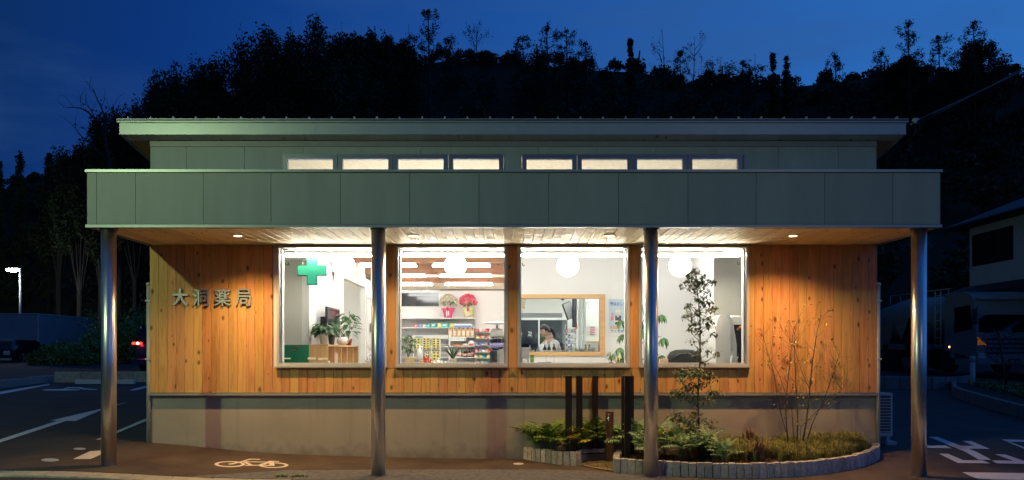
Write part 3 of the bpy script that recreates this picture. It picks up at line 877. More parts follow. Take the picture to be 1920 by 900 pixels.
q = MB(); wbx(3.38, 3.50, 1.061, 2.6, FL, 4.0); bpart('inner_wall', q, MAT['white_wall'])
# doorway trim beyond the opening
q = MB(); wbx(LX + .001, LX + .03, 5.80, 5.86, FL, 3.0); wbx(LX + .001, LX + .03, 6.7, 6.76, FL, 3.0); wbx(LX + .001, LX + .03, 5.86, 6.7, 2.94, 3.0); bpart('door_trim', q, MAT['white_plastic'])
# dispensary partition with a wood framed opening
PY = 2.60
OX0, OX1, OZ0, OZ1 = -.10, 1.765, 1.60, 2.765
PX0 = -.12
q = MB()
wbx(OX1, 3.38, PY, PY + .10, FL, 4.35); wbx(PX0, OX1, PY, PY + .10, FL, OZ0); wbx(PX0, OX1, PY, PY + .10, OZ1, 4.35)
bpart('partition_wall', q, MAT['white_wall'])
q = MB(); wbx(PX0, PX0 + .10, PY + .101, 8.6, FL, 1.75); wbx(PX0, PX0 + .10, PY + .101, 8.6, 2.95, 3.35); wbx(PX0, PX0 + .10, 6.6, 8.6, 1.75, 2.95); bpart('partition_wall', q, MAT['white_wall'])
e = empty('serving_window', (OX0, PY, OZ0)); e.parent = B
for (a, b, c, d) in ((OX1 - .10, OX1, OZ0, OZ1), (OX0 + .02, OX1 - .10, OZ1 - .075, OZ1), (OX0 + .02, OX1 - .10, OZ0, OZ0 + .075)):
    q = MB(); q.bbox(a, b, PY - .03, PY + .12, c, d, .004); q.build('frame', MAT['frame_wood'], e)
q = MB(); q.box(OX0 + .02, OX1 - .10, PY + .06, PY + .066, OZ0 + .075, OZ1 - .075); q.build('pane', MAT['clear_glass'], e)
# beams
for i, (y, zb) in enumerate(((2.3, 3.56), (3.92, 3.525), (5.7, 3.47), (7.42, 3.435))):
    q = MB(); q.bbox(LX + .001, PX0 + .35 if y > 2.5 else 3.37, y, y + .12, zb, zb + .30, .004); bpart('beam', q, MAT['beam_wood'])
# dark strip window in the rear wall
e = empty('rear_window', (-2.5, YB - .15, 2.9)); e.parent = B
yy = YB - .15
p0 = at(744, 574.5, yy); p1 = at(823, 545.5, yy)
q = MB(); q.box(p0.x, p1.x, yy - .004, yy, p0.z, p1.z); q.build('pane', MAT['night_glass'], e)
q = MB(); q.box(p0.x - .04, p1.x + .04, yy - .02, yy, p1.z, p1.z + .03); q.box(p0.x - .04, p1.x + .04, yy - .02, yy, p0.z - .03, p0.z); q.box(p1.x, p1.x + .03, yy - .02, yy, p0.z, p1.z); q.build('frame', MAT['white_plastic'], e)

# sign letters
sg = empty('wall_sign', at(397, 557, -.09), 'silver raised characters 大洞薬局 on the knotty wood wall left of the windows', 'sign')
for ch, a, b in (('大', 322.5, 352.5), ('洞', 361, 391), ('薬', 401.5, 432), ('局', 441.5, 470.5)):
    p0 = at(a, 573.5, -.085); p1 = at(b, 541.0, -.085)
    me = text_mesh('sign_character', ch, p0.x, p1.x, p0.z, p1.z, MAT['letter_metal'], extrude=.016, offset=(.022 if ch == '大' else .009))
    o = put('sign_character', me, sg); o.location = Vector((0, -.070, 0)) - Vector(wloc(sg))
    q = MB()
    for (dx, dz) in ((.3, .25), (.7, .25), (.5, .8)):
        x = p0.x + (p1.x - p0.x) * dx; z = p0.z + (p1.z - p0.z) * dz

# downpipes
for px, side, lab in ((278.7, -1, 'pale downpipe at the left corner of the building'), (1646.5, 1, 'pale downpipe at the right corner of the building')):
    x = (px - 960) / S(-.02); z0 = gz(x, 0) - .02
    t = empty('downpipe', (x, -.02, z0), lab, 'downpipe')
    q = MB(); q.tube([(x, -.02, z0), (x, -.02, 2.70)], .031, 16); q.build('pipe', MAT['white_pipe'], t)
    q = MB(); q.lathe([(.040, 2.70), (.040, 2.735), (.012, 2.75)], (x, -.02, 0), 16); q.build('cap', MAT['white_pipe'], t)
    for z in (1.55, 2.45):
        q = MB(); q.box(x - .04, x + .04, -.055, .03, z, z + .025); q.build('bracket', MAT['alu_frame'], t)

# ------------------------------------------------------------------ lamps
def add_light(name, kind, loc, energy, col, parent=None, **kw):
    l = bpy.data.lights.new(name, kind); l.energy = energy; l.color = col
    for k, v in kw.items(): setattr(l, k, v)
    o = bpy.data.objects.new(name, l); COL.objects.link(o); o.location = loc; o.parent = parent
    return o
dlab = {-3.89: 'warm recessed downlight above the wall sign', -1.40: 'recessed downlight over the second window, half lost in bright boards',
        1.39: 'recessed downlight over the third window, half lost in bright boards', 3.99: 'warm recessed downlight above the bare wood wall at right'}
for x, pw in ((-3.89, 300), (-1.40, 190), (1.39, 190), (3.99, 300)):
    t = empty('downlight', (x, -.98, SOF), dlab[x], 'ceiling light')
    q = MB(); q.lathe([(.078, -.004), (.078, -.012), (.062, -.014), (.058, -.004)], n=28); q.build('trim_ring', MAT['white_plastic'], t, local=True)
    q = MB(); q.lathe([(.057, -.006), (0.0001, -.006)], n=24); q.build('lens', MAT['downlight_lens'], t, local=True)
    add_light('lamp', 'SPOT', (0, 0, -.02), pw, (1, .56, .23), t, spot_size=R(138), spot_blend=.85, shadow_soft_size=.05)

# the street lamp on the pavement to the left, just out of the frame
t = empty('offscreen_lamp', (SL.x - 1.2, SL.y, 0), 'tall street lamp on the pavement left of the frame', 'street lamp')
q = MB(); q.tube([(0, 0, 0), (0, 0, 6.2), (.35, 0, 6.55), (.9, 0, 6.6)], [.08, .055, .045, .04], 10); q.build('pole', MAT['mid_grey'], t, local=True)
q = MB(); q.bbox(.8, 1.5, -.13, .13, 6.46, 6.6, .03); q.build('lamp_head', MAT['light_grey'], t, local=True)
q = MB(); q.box(.88, 1.42, -.09, .09, 6.45, 6.458); q.build('lens', emis('street_lens', (.80, 1, .62), 20), t, local=True)
add_light('lamp', 'POINT', (1.2, 0, 6.30), 900, (.74, 1.0, .50), t, shadow_soft_size=.12)
t = empty('offscreen_lamp', (9.5, -16.5, 0), 'unseen fill lamp added across the road behind the camera', 'street lamp')  # weak fill light added out of frame
q = MB(); q.tube([(0, 0, 0), (0, 0, 7.0), (-.35, 0, 7.4), (-.9, 0, 7.45)], [.08, .055, .045, .04], 10); q.build('pole', MAT['mid_grey'], t, local=True)
q = MB(); q.bbox(-1.5, -.8, -.13, .13, 7.31, 7.45, .03); q.build('lamp_head', MAT['light_grey'], t, local=True)
add_light('lamp', 'POINT', (-1.15, 0, 7.25), 150, (.95, .85, .80), t, shadow_soft_size=.12)

# interior tubes
tl = [(795, 917, 475, 2.25, 'first'), (638.6, 761, 475, 2.25, 'first'), (811, 919, 497.5, 3.9, 'second'), (674, 781, 497.5, 3.9, 'second'),
      (824.7, 922, 517, 5.7, 'third'), (701, 798, 517, 5.7, 'third'), (835, 923.6, 533, 7.4, 'fourth'), (722, 811, 533, 7.4, 'fourth')]
for k, (a, b, py, y, nm) in enumerate(tl):
    p0 = at(a, py, y); p1 = at(b, py, y)
    t = empty('tube_light', ((p0.x + p1.x) / 2, y, p0.z), '%s white ceiling tube of the row counted from the front, on the %s' % (nm, 'right' if k % 2 == 0 else 'left'), 'ceiling light', 'tube lights hung under the beams')
    q = MB(); q.bbox(p0.x, p1.x, y - .045, y + .045, p0.z - .028, p0.z + .022, .016); q.build('tube', MAT['tube_light'], t)
    q = MB(); q.box(p0.x + .02, p1.x - .02, y - .012, y + .012, p0.z + .023, p0.z + .055); q.build('fixture', MAT['white_plastic'], t)
for i, (x, y) in enumerate(((2.6, 4.2), (.9, 4.2), (.9, 6.4), (2.8, 6.4), (4.3, 4.6), (-4.5, 5.0))):
    t = empty('tube_light', (x, y, 3.35 if y < 6 else 3.2), ['tube light over the dispensary counter at right', 'tube light over the dispensary counter at left', 'rear tube light of the dispensary at left', 'rear tube light of the dispensary at right', 'tube light of the store room behind the niche', 'tube light of the room behind the television wall'][i], 'ceiling light', 'tube lights of the back rooms')
    q = MB(); q.bbox(-.6, .6, -.045, .045, -.03, .02, .016); q.build('tube', MAT['tube_light_back' if i < 4 else 'tube_light'], t, local=True)
# globes
for px, lab in ((644.5, 'white globe pendant beside the green cross, leftmost of four'), (854, 'white globe pendant in front of the ceiling tubes'),
                (1065, 'white globe pendant above the serving window'), (1275, 'white globe pendant behind the dark slender tree, rightmost of four')):
    p = at(px, 498, 1.15)
    t = empty('globe_pendant', tuple(p), lab, 'pendant lamp', 'round white pendants hung in a row behind the windows')
    r = .187
    prof = [(.085, r * .93)] + [(r * math.sin(a), r * math.cos(a)) for a in np.linspace(.44, PI - .02, 18)]
    q = MB(); q.lathe([(r * math.sin(a), r * math.cos(a)) for a in np.linspace(PI - .001, .44, 20)], n=36); q.build('globe', MAT['globe_glass'], t, local=True)
    q = MB(); q.lathe([(.001, .20), (.03, .20), (.082, .172)], n=20); q.build('cap', MAT['white_plastic'], t, local=True)
    q = MB(); q.tube([(0, 0, .2), (0, 0, ceil_z(1.15) - .04 - p.z)], .006, 6); q.build('cord', MAT['white_plastic'], t, local=True)
# blinds and hooks
for k, (a, b) in enumerate(WINS):
    t = empty('roller_blind', ((a + b) / 2, .18, 3.2), 'rolled up white blind at the top of the %s large window' % ['first', 'second', 'third', 'fourth'][k], 'roller blind', 'rolled up blinds of the large windows')
    q = MB(); q.tube([(a + .06, .203, 3.240), (b - .06, .203, 3.240)], .016, 12); q.build('roll', MAT['dark_grey'], t)
    q = MB(); q.box(a + .055, b - .055, .165, .222, 3.262, 3.28); q.build('cassette', MAT['dark_grey'], t)
    q = MB(); q.bbox(a + .06, b - .06, .185, .215, 3.180, 3.206, .004); q.build('glow_bar', MAT['strip_glow'], t)  # glowing bar added in the window head to brighten the soffit
    q = MB(); q.box(a + .06, b - .06, .225, .235, 3.168, 3.286); q.build('light_shield', MAT['black_plastic'], t)  # opaque plate added to keep the bar's light out of the room
for px, py, lab in ((536, 495, 'left hook of the pair hanging beside the green cross'), (541, 495, 'right hook of the pair hanging beside the green cross'), (943, 495, 'small black hooks hanging at the right of the second window'), (979.5, 496, 'small black hook hanging at the left of the third window'), (1383, 494, 'small black hook hanging at the right of the fourth window')):
    p = at(px, py, .35)
    t = empty('hanging_hook', tuple(p), lab, 'hook', 'black hooks hung on cords by the windows')
    q = MB(); q.tube([(0, 0, 0), (0, 0, 3.2 - p.z)], .0025, 5); q.build('cord', MAT['light_grey'], t, local=True)
    q = MB(); q.tube([(0, 0, .03), (0, 0, -.01), (.012, 0, -.02), (.028, 0, -.012), (.03, 0, 0)], .008, 6); q.build('hook', MAT['black_plastic'], t, local=True)
# green LED cross
p = at(585.8, 507.5, .28); s = S(.28)
t = empty('pharmacy_cross', tuple(p), 'glowing green pharmacy cross hanging in the first window', 'LED sign')
A, Bq = 27.2 / s, 9.6 / s
def crossp(A, b): return [(-b, -A), (b, -A), (b, -b), (A, -b), (A, b), (b, b), (b, A), (-b, A), (-b, b), (-A, b), (-A, -b), (-b, -b)]
q = MB(); q.prism(crossp(A, Bq), -.03, .03); q.build('case', simple('cross_case', (.005, .12, .045), .4), t, local=True)
q = MB(); q.prism(crossp(A - .012, Bq - .012), -.034, -.031); q.build('led_panel', MAT['led_green'], t, local=True)
for dx in (-.15, .165): q = MB(); q.tube([(dx, 0, .08), (dx, 0, 3.25 - p.z)], .003, 5); q.build('chain', MAT['light_grey'], t, local=True)
q = MB(); q.tube([(.14, .0, .09), (.13, .0, .14), (.15, 0, .18), (.14, 0, .3)], .008, 6); q.build('cable', MAT['white_plastic'], t, local=True)


# ------------------------------------------------------------------ planter
rnd = random.Random(7)
K = empty('planter', (3.0, -.8, 0), 'curved planting bed edged with upright rough granite kerb stones', 'planter')
def polyline(pts, step):
    out = []; carry = 0
    for a, b in zip(pts[:-1], pts[1:]):
        a = Vector(a); b = Vector(b); L = (b - a).length; d = (b - a) / L; t = carry
        while t < L:
            out.append((a + d * t, d)); t += step
        carry = t - L
    return out
def smooth_pts(pts, it=2):
    for _ in range(it):
        q = [pts[0]]
        for a, b in zip(pts[:-1], pts[1:]):
            q += [(a[0] * .75 + b[0] * .25, a[1] * .75 + b[1] * .25), (a[0] * .25 + b[0] * .75, a[1] * .25 + b[1] * .75)]
        q.append(pts[-1]); pts = q
    return pts
def stone_mesh(seed):
    r = random.Random(seed); bm = bmesh.new()
    bmesh.ops.create_cube(bm, size=1)
    bmesh.ops.subdivide_edges(bm, edges=bm.edges[:], cuts=1, use_grid_fill=True)
    for v in bm.verts:
        c = sum(1 for k in v.co if abs(k) > .4)
        f = 1.0 if c < 2 else (.955 if c == 2 else .90)
        v.co.x *= .096 * f; v.co.y *= .095 * f; v.co.z *= .34
        if abs(v.co.z) > .1 and c >= 2: v.co.z *= .985
        v.co += Vector([r.uniform(-.004, .004), r.uniform(-.006, .006), r.uniform(-.003, .003)])
    me = bpy.data.meshes.new('kerb_stone'); bm.to_mesh(me); bm.free(); me.materials.append(MAT['kerb_granite']); return me
stones = [stone_mesh(k) for k in range(5)]
kl = smooth_pts([(.24, .0), (.42, -.24), (.70, -.50), (.92, -.60)], 1)
kin = smooth_pts([(.97, -.58), (1.02, -.36), (1.22, -.20), (1.50, -.22), (1.62, -.36)], 2)
kr = smooth_pts([(1.60, -.45), (1.50, -.85), (1.44, -1.22)], 1)
kf = smooth_pts([(1.46, -1.26), (1.86, -1.415), (2.30, -1.60), (2.75, -1.70), (3.35, -1.70), (4.05, -1.48), (4.75, -1.05), (5.25, -.62), (5.52, -.30), (5.60, -.04)], 2)
k = 0
for pl in (kl, kin, kr, kf):
    for p, d in polyline(pl, .1015):
        k += 1
        o = put('kerb_stone', stones[k % 5], K, (p.x - 3.0, p.y + .8, gz(p.x, p.y) + .03 + rnd.uniform(-.006, .006)), (rnd.uniform(-.03, .03), rnd.uniform(-.03, .03), math.atan2(d.y, d.x) + rnd.uniform(-.05, .05)))
def inset(a): return [(x, y) for x, y in a]
soil1 = [(.26, -.02)] + [(x, y + .06) for x, y in kl[1:]] + [(x - .03, y + .07) for x, y in kin] + [(1.66, -.30), (1.66, .008), (.26, .008)]
sheet('soil', [(x, min(y, .008)) for x, y in soil1], 'soil', .145, .12, K)
soil2 = [(1.66, .008), (1.66, -.45), (1.56, -.85), (1.50, -1.18)] + [(x - .02 * (x > 4), y + .06) for x, y in kf[1:-1]] + [(5.58, .006)]
sheet('soil', [(x, min(y, .008)) for x, y in soil2], 'soil', .150, .12, K)
# gravel recess round the tap
gsheet = sheet('gravel_bed', [(.98, -.62), (1.08, -.35), (1.25, -.22), (1.48, -.24), (1.56, -.42), (1.47, -.85), (1.40, -1.22), (1.15, -.92)], 'gravel', .022, .12)
tag(gsheet, 'patch of tan gravel in the recess of the planting bed', kind='stuff')
gp = []
rg = np.random.default_rng(3)
for _ in range(3600):
    u, v = rg.uniform(0, 1), rg.uniform(0, 1)
    x = .98 + .56 * u; y = -1.15 + .92 * v
    if (x - .98) * 1.2 < (-.62 - y) * .9 or (x < 1.2 and y > -.3) : continue
    gp.append((x, y, gz(x, y) + .03))
gp = np.array(gp)
tag(put('gravel', quads_np('gravel', cards(gp, .022, rg, aspect=.8), MAT['gravel'])), 'loose tan pebbles scattered round the standing tap', kind='stuff')
# litter of dead leaves on the soil
lp = []
for _ in range(1500):
    x = rg.uniform(1.8, 5.4); yb = float(np.interp(x, [p[0] for p in kf], [p[1] for p in kf])) + .1
    y = rg.uniform(yb, min(yb + .8, -.05)); lp.append((x, y, gz(x, y) + .165))
tag(put('leaf_litter', quads_np('leaf_litter', cards(np.array(lp), .035, rg), [simple('dead_leaf', (.16, .07, .03), .9, noise=.5, scale=30)])), 'brown fallen leaves on the soil of the planting bed', kind='stuff')

# dark square posts
for px, y, w, lab in ((1066, -.45, .095, 'dark square post in the bed, leftmost of the row'), (1086, -.22, .095, 'second dark square post from the left in the bed'),
                      (1116, -.10, .083, 'dark square post standing alone between the pair and the tap'), (1171, -.55, .09, 'rear left dark post of the cluster beside the steel column'),
                      (1176.5, -.90, .088, 'front dark post of the cluster beside the steel column'), (1182, -.38, .095, 'rear right dark post of the cluster beside the steel column')):
    x = (px - 960) / S(y); zt = EYE - 44.5 / S(y); z0 = gz(x, y) + .1
    t = empty('garden_post', (x, y, z0), lab, 'post', 'dark square posts in the planting bed')
    q = MB(); q.bbox(-w / 2, w / 2, -w / 2, w / 2, 0, zt - z0 - .012, .004); q.build('post_shaft', MAT['dark_post'], t, local=True)
    q = MB(); q.bbox(-w / 2 - .002, w / 2 + .002, -w / 2 - .002, w / 2 + .002, zt - z0 - .011, zt - z0, .003); q.build('post_cap', MAT['dark_post'], t, local=True)
# tap post
y = -.36; x = (1143 - 960) / S(y); z0 = gz(x, y)
t = empty('garden_tap', (x, y, z0), 'brown wooden post with a small chrome garden tap', 'garden tap')
zt = EYE - (771 - 660) / S(y) - z0
q = MB(); q.bbox(-.055, .055, -.055, .055, 0, zt, .006); q.build('post_shaft', MAT['post_wood'], t, local=True)
tp = MB(); zc = zt - .10
tp.tube([(-.03, -.055, zc), (-.03, -.10, zc), (-.033, -.13, zc - .005), (-.036, -.145, zc - .05)], [.016, .014, .013, .011], 10)
tp.lathe([(.018, 0), (.02, .015), (.012, .03), (.008, .05)], (-.03, -.095, zc), 10)
tb = tp.build('spout', MAT['chrome'], t, local=True)
q = MB(); q.bbox(-.055, -.005, -.10, -.09, zc + .05, zc + .062, .003); q.lathe([(.012, zc + .045), (.012, zc + .07)], (-.03, -.095, 0), 8); q.build('tap_handle', MAT['chrome'], t, local=True)
q = MB(); q.lathe([(.012, zc + .0705), (.0001, zc + .076)], (-.03, -.095, 0), 8); q.build('red_button', MAT['red_paint'], t, local=True)

# ------------------------------------------------------------------ plants of the bed
def frond_mesh(name, mat, seed, L=.42, pairs=10, lw=.026):
    r = random.Random(seed); q = MB(); pts = []
    for i in range(9):
        u = i / 8; pts.append(Vector((0, L * u * (.55 + .35 * u), L * (.85 * u - .62 * u * u))))
    q.tube(pts, [.003 * (1 - .7 * i / 8) for i in range(9)], 3, cap=False)
    for i in range(pairs * 2 + 1):
        u = .22 + .78 * (i // 2 + .5) / pairs if i < pairs * 2 else 1
        f = min(u, .999) * 8; j = int(f); p = pts[j].lerp(pts[j + 1], f - j); d = (pts[j + 1] - pts[j]).normalized()
        sd = (1 if i % 2 else -1) if i < pairs * 2 else 0
        side = Vector((sd, 0, 0)); ll = L * .36 * math.sin(PI * (.18 + .72 * u)) * r.uniform(.85, 1.1)
        dr = (side * .95 + d * .75 + Vector((0, 0, r.uniform(-.15, .1)))).normalized() if sd else d
        w = dr.cross(Vector((0, 0, 1))).normalized() * lw * .5
        a = p; m_ = p + dr * ll * .45; e = p + dr * ll + Vector((0, 0, -ll * .28))
        q.add([a, m_ + w, e, m_ - w], [(0, 1, 2, 3)], 0, True)
    return q.mesh(name, MAT[mat])
FR = {m: [frond_mesh('frond', m, s) for s in (1, 2, 3)] for m in ('fern_leaf', 'fern_pale', 'fern_yellow')}
def fern(x, y, sc, n, mat, label, seed, tilt=.0, mat2=None):
    r = random.Random(seed)
    t = empty('mahonia_shrub', (x, y, gz(x, y) + .15), label, 'shrub', 'feathery mahonia shrubs in the planting bed')
    q = MB(); q.tube([(0, 0, -.05), (.01, 0, .12 * sc)], [.012, .008], 6); q.build('stem', MAT['stem_brown'], t, local=True)
    for i in range(n):
        lay = i / n
        mm = mat2 if (mat2 and i % 4 == 0) else mat
        o = put('frond', FR[mm][i % 3], t, (r.uniform(-.03, .03), r.uniform(-.03, .03), r.uniform(.02, .16) * sc), (r.uniform(.0, .25) + .85 * lay, r.uniform(-.2, .2), i * 2.4 + r.uniform(-.3, .3)))
        s = sc * r.uniform(.85, 1.25); o.scale = (s, s, s)
    return t
fern(.36, -.07, .95, 22, 'fern_leaf', 'dull green feathery shrub at the left tip of the planting bed', 1)
fern(.60, -.24, 1.0, 24, 'fern_leaf', 'green feathery shrub left of the first dark post', 2)
fern(.80, -.42, .75, 18, 'fern_leaf', 'shrub with yellowed fronds in front of the first dark post', 3, mat2='fern_yellow')
fern(1.02, -.30, .85, 20, 'fern_leaf', 'shrub with yellow tipped fronds between the two left posts', 4, mat2='fern_yellow')
fern(1.22, -.08, 1.0, 20, 'fern_leaf', 'dark feathery shrub round the lone post by the wall', 5)
fern(1.36, -.06, .9, 16, 'fern_leaf', 'tall feathery shrub behind the tap post', 6)
fern(1.68, -.22, .95, 20, 'fern_pale', 'pale feathery shrub between the tap and the cluster of posts', 7)
fern(1.88, -.45, 1.1, 24, 'fern_pale', 'feathery shrub behind the steel column at the bed', 8)
fern(1.95, -1.02, .85, 22, 'fern_pale', 'light green feathery shrub overhanging the kerb left of the column', 9, mat2='fern_leaf')
fern(2.20, -.80, 1.0, 24, 'fern_pale', 'pale shrub immediately right of the steel column', 10, mat2='fern_yellow')
fern(2.38, -1.15, .85, 22, 'fern_pale', 'low pale green shrub right of the column near the kerb', 11)
fern(2.70, -1.0, .9, 22, 'fern_pale', 'blue green feathery shrub under the berried tree', 12)
fern(2.90, -1.35, .7, 18, 'fern_pale', 'small pale shrub spilling over the front kerb', 13)
fern(2.62, -.45, .85, 18, 'fern_leaf', 'dull shrub at the foot of the berried tree by the wall', 14)

def blades(centres, n, h, wd, rng, spread=.45, droop=.5):
    A = []; 
    for (x, y, z, k) in centres:
        an = rng.uniform(0, 2 * PI, n); le = h * k * rng.uniform(.55, 1.15, n); out = rng.uniform(.15, 1, n) * spread * le
        bx = x + rng.normal(0, .025, n); by = y + rng.normal(0, .025, n); bz = np.full(n, z)
        mx = bx + np.cos(an) * out * .5; my = by + np.sin(an) * out * .5; mz = z + le * .75
        tx = bx + np.cos(an) * out * 1.6; ty = by + np.sin(an) * out * 1.6; tz = z + le * (1 - droop * rng.uniform(.1, 1, n))
        wx = -np.sin(an) * wd * .5; wy = np.cos(an) * wd * .5
        b1 = np.stack([bx - wx, by - wy, bz], 1); b2 = np.stack([bx + wx, by + wy, bz], 1)
        m1 = np.stack([mx - wx, my - wy, mz], 1); m2 = np.stack([mx + wx, my + wy, mz], 1)
        t1 = np.stack([tx - wx * .15, ty - wy * .15, tz], 1); t2 = np.stack([tx + wx * .15, ty + wy * .15, tz], 1)
        A.append(np.stack([b1, b2, m2, m1], 1)); A.append(np.stack([m1, m2, t2, t1], 1))
    return np.concatenate(A)
rg = np.random.default_rng(11)
cs = []
while len(cs) < 300:
    x = rg.uniform(2.75, 5.35); yb = float(np.interp(x, [p[0] for p in kf], [p[1] for p in kf]))
    lo = yb + .20 if x > 3.2 else yb + .55
    if lo > -.05: continue
    y = rg.uniform(lo, -.04); k = rg.uniform(.7, 1.15)
    if 3.25 < x < 3.7 and y < yb + .45: continue
    k *= float(np.interp(y - yb, [.2, .6], [.75, 1.1]))
    cs.append((x, y, gz(x, y) + .145, k))
V = blades(cs, 42, .26, .0075, rg)
mi = np.repeat((rg.random(len(V) // 2) < .25).astype(np.int32), 1)
mi = np.concatenate([np.repeat((rg.random(1) < 9).astype(np.int32) * 0, 0), np.zeros(len(V), dtype=np.int32)])
mi[rg.random(len(V)) < .18] = 1
tag(put('lily_turf', quads_np('lily_turf', V, [MAT['grass_blade'], MAT['grass_dry']], mi)), 'dense olive green lily turf filling the right half of the bed', kind='stuff')
# bronze spiky plants
for (px, y, sc, lab) in ((1423, -1.22, 1.0, 'bronze red spiky tuft among the lily turf near the kerb'), (1405, -.35, 1.25, 'taller thin bronze tuft close to the wall')):
    x = (px - 960) / S(y)
    V = blades([(0, 0, 0, 1)] * 2, 34, .36 * sc, .011, rg, spread=.65, droop=.45)
    t = tag(put('bronze_grass', quads_np('bronze_grass', V, MAT['bronze_blade']), loc=(x, y, gz(x, y) + .14)), lab, 'grass tuft')
# weeds on the gutter
for px, lab in ((527, 'small green weed sprouting at the gutter edge'), (560, 'yellowish weed patch right of the small green weed')):
    g = ground_at(px, 894)
    V = blades([(0, 0, 0, 1), (.05, .01, 0, .8), (-.05, 0, 0, .8)], 26, .05, .010, rg, spread=1.6, droop=.9)
    tag(put('gutter_weed', quads_np('gutter_weed', V, MAT['leaf_light']), loc=tuple(g)), lab, 'weed')

# the slender berried tree
def branching(mb, p, d, L, r, depth, rr, tips, bend=.25, kids=(2, 3), up=.15, segs=3, ratio=.68, n=4):
    pts = [p]; rad = [r]
    for i in range(segs):
        d = (d + Vector((rr.gauss(0, bend), rr.gauss(0, bend), rr.gauss(0, bend) + up))).normalized()
        p = p + d * (L / segs); pts.append(p); rad.append(r * (1 - .45 * (i + 1) / segs))
        if depth > 0 and i >= 1:
            for _ in range(rr.randint(0, 1) if i < segs - 1 else 0):
                a = d.orthogonal().normalized(); a.rotate(Quaternion(d, rr.uniform(0, 2 * PI)))
                branching(mb, p, (d * .75 + a * .75).normalized(), L * ratio, rad[-1] * .6, depth - 1, rr, tips, bend, kids, up, segs, ratio, n)
    mb.tube(pts, rad, n if depth > 0 else 3, cap=False)
    if depth == 0: tips.append((p, d)); tips.append((pts[len(pts) // 2], d)); return
    for _ in range(rr.randint(*kids)):
        a = d.orthogonal().normalized(); a.rotate(Quaternion(d, rr.uniform(0, 2 * PI)))
        branching(mb, p, (d * .8 + a * rr.uniform(.4, .8)).normalized(), L * ratio * rr.uniform(.8, 1.15), rad[-1] * .72, depth - 1, rr, tips, bend, kids, up, segs, ratio, n)
y0 = -.75; x0 = (1311 - 960) / S(y0); zb = gz(x0, y0) + .12
t = empty('berried_tree', (x0, y0, zb), 'slender holly like tree with red berries, dark against the fourth window', 'tree')
rr = random.Random(5)
trunk = MB(); s = S(y0)
tz = lambda py: EYE + (660 - py) / s - zb
trunk.tube([(0, 0, 0), (.0, 0, .35), (-.02, 0, .9), (.01, 0, tz(680)), (.015, 0, tz(600)), (-.03, 0, tz(540)), (-.05, 0, tz(504))], [.017, .015, .013, .011, .009, .006, .003], 7)
lv = []; bz = []; leaves = MB(); berry = MB()
def cluster(c, n, r, ls):
    for _ in range(n):
        p = c + Vector((rr.gauss(0, r), rr.gauss(0, r), rr.gauss(0, r * .75)))
        d = Vector((rr.gauss(0, 1), rr.gauss(0, 1), rr.gauss(-.25, .6)))
        leaves.leaf(p, d, ls * rr.uniform(.7, 1.25), ls * .5, bend=.3)
        if rr.random() < .06: berry.lathe([(.0001, -.007), (.006, 0), (.0001, .007)], tuple(p), 5)
for (px, py, n, r) in ((1303, 508, 26, .030), (1292, 516, 22, .04), (1315, 518, 20, .035), (1290, 528, 34, .05), (1318, 530, 40, .055), (1300, 540, 40, .05), (1325, 545, 26, .04), (1333, 528, 16, .03), (1278, 536, 12, .025), (1308, 526, 30, .05),
                       (1310, 562, 34, .05), (1322, 570, 30, .05), (1295, 573, 22, .04), (1305, 585, 40, .055), (1330, 582, 28, .045), (1345, 576, 14, .03), (1290, 592, 20, .04), (1318, 600, 34, .05), (1300, 608, 26, .045), (1335, 600, 12, .03), (1283, 593, 10, .02),
                       (1296, 618, 16, .035), (1308, 622, 20, .04), (1325, 612, 16, .03), (1333, 625, 12, .03), (1300, 640, 14, .04), (1322, 642, 14, .04), (1312, 655, 14, .04), (1330, 657, 12, .035), (1300, 665, 10, .035), (1342, 667, 8, .03), (1350, 660, 8, .02), (1320, 678, 12, .04),
                       (1280, 700, 26, .045), (1300, 698, 40, .06), (1325, 705, 34, .055), (1275, 712, 14, .035), (1335, 735, 16, .045), (1290, 728, 36, .06), (1310, 722, 30, .06), (1275, 742, 30, .05), (1300, 748, 26, .05), (1330, 752, 18, .05), (1350, 738, 10, .035), (1262, 735, 10, .03),
                       (1270, 778, 28, .05), (1285, 790, 30, .055), (1258, 783, 14, .035), (1300, 775, 18, .04), (1318, 792, 22, .06), (1335, 800, 18, .05), (1300, 805, 18, .05), (1280, 805, 16, .05)):
    c = Vector(((px - 1311) / s, rr.uniform(-.12, .12), tz(py)))
    cluster(c, int(n * (1.6 if py < 690 else 3.6)), r * (.85 if py < 690 else 1.0), .058 if py < 690 else .050)
    k = min(range(8), key=lambda i: 0)
    zb_ = max(c.z - rr.uniform(.08, .2), .1)
    b0 = Vector((float(np.interp(zb_, [0, .9, tz(680), tz(540), tz(504)], [0, -.02, .01, -.03, -.05])), 0, zb_))
    trunk.tube([b0, b0.lerp(c, .5) + Vector((0, 0, -.015)), c], [.005, .0035, .002], 4, cap=False)
trunk.build('trunk', MAT['bark'], t, local=True); leaves.build('crown', MAT['holly_leaf'], t, local=True); berry.build('berries', MAT['red_paint'], t, local=True)['kind'] = 'stuff'

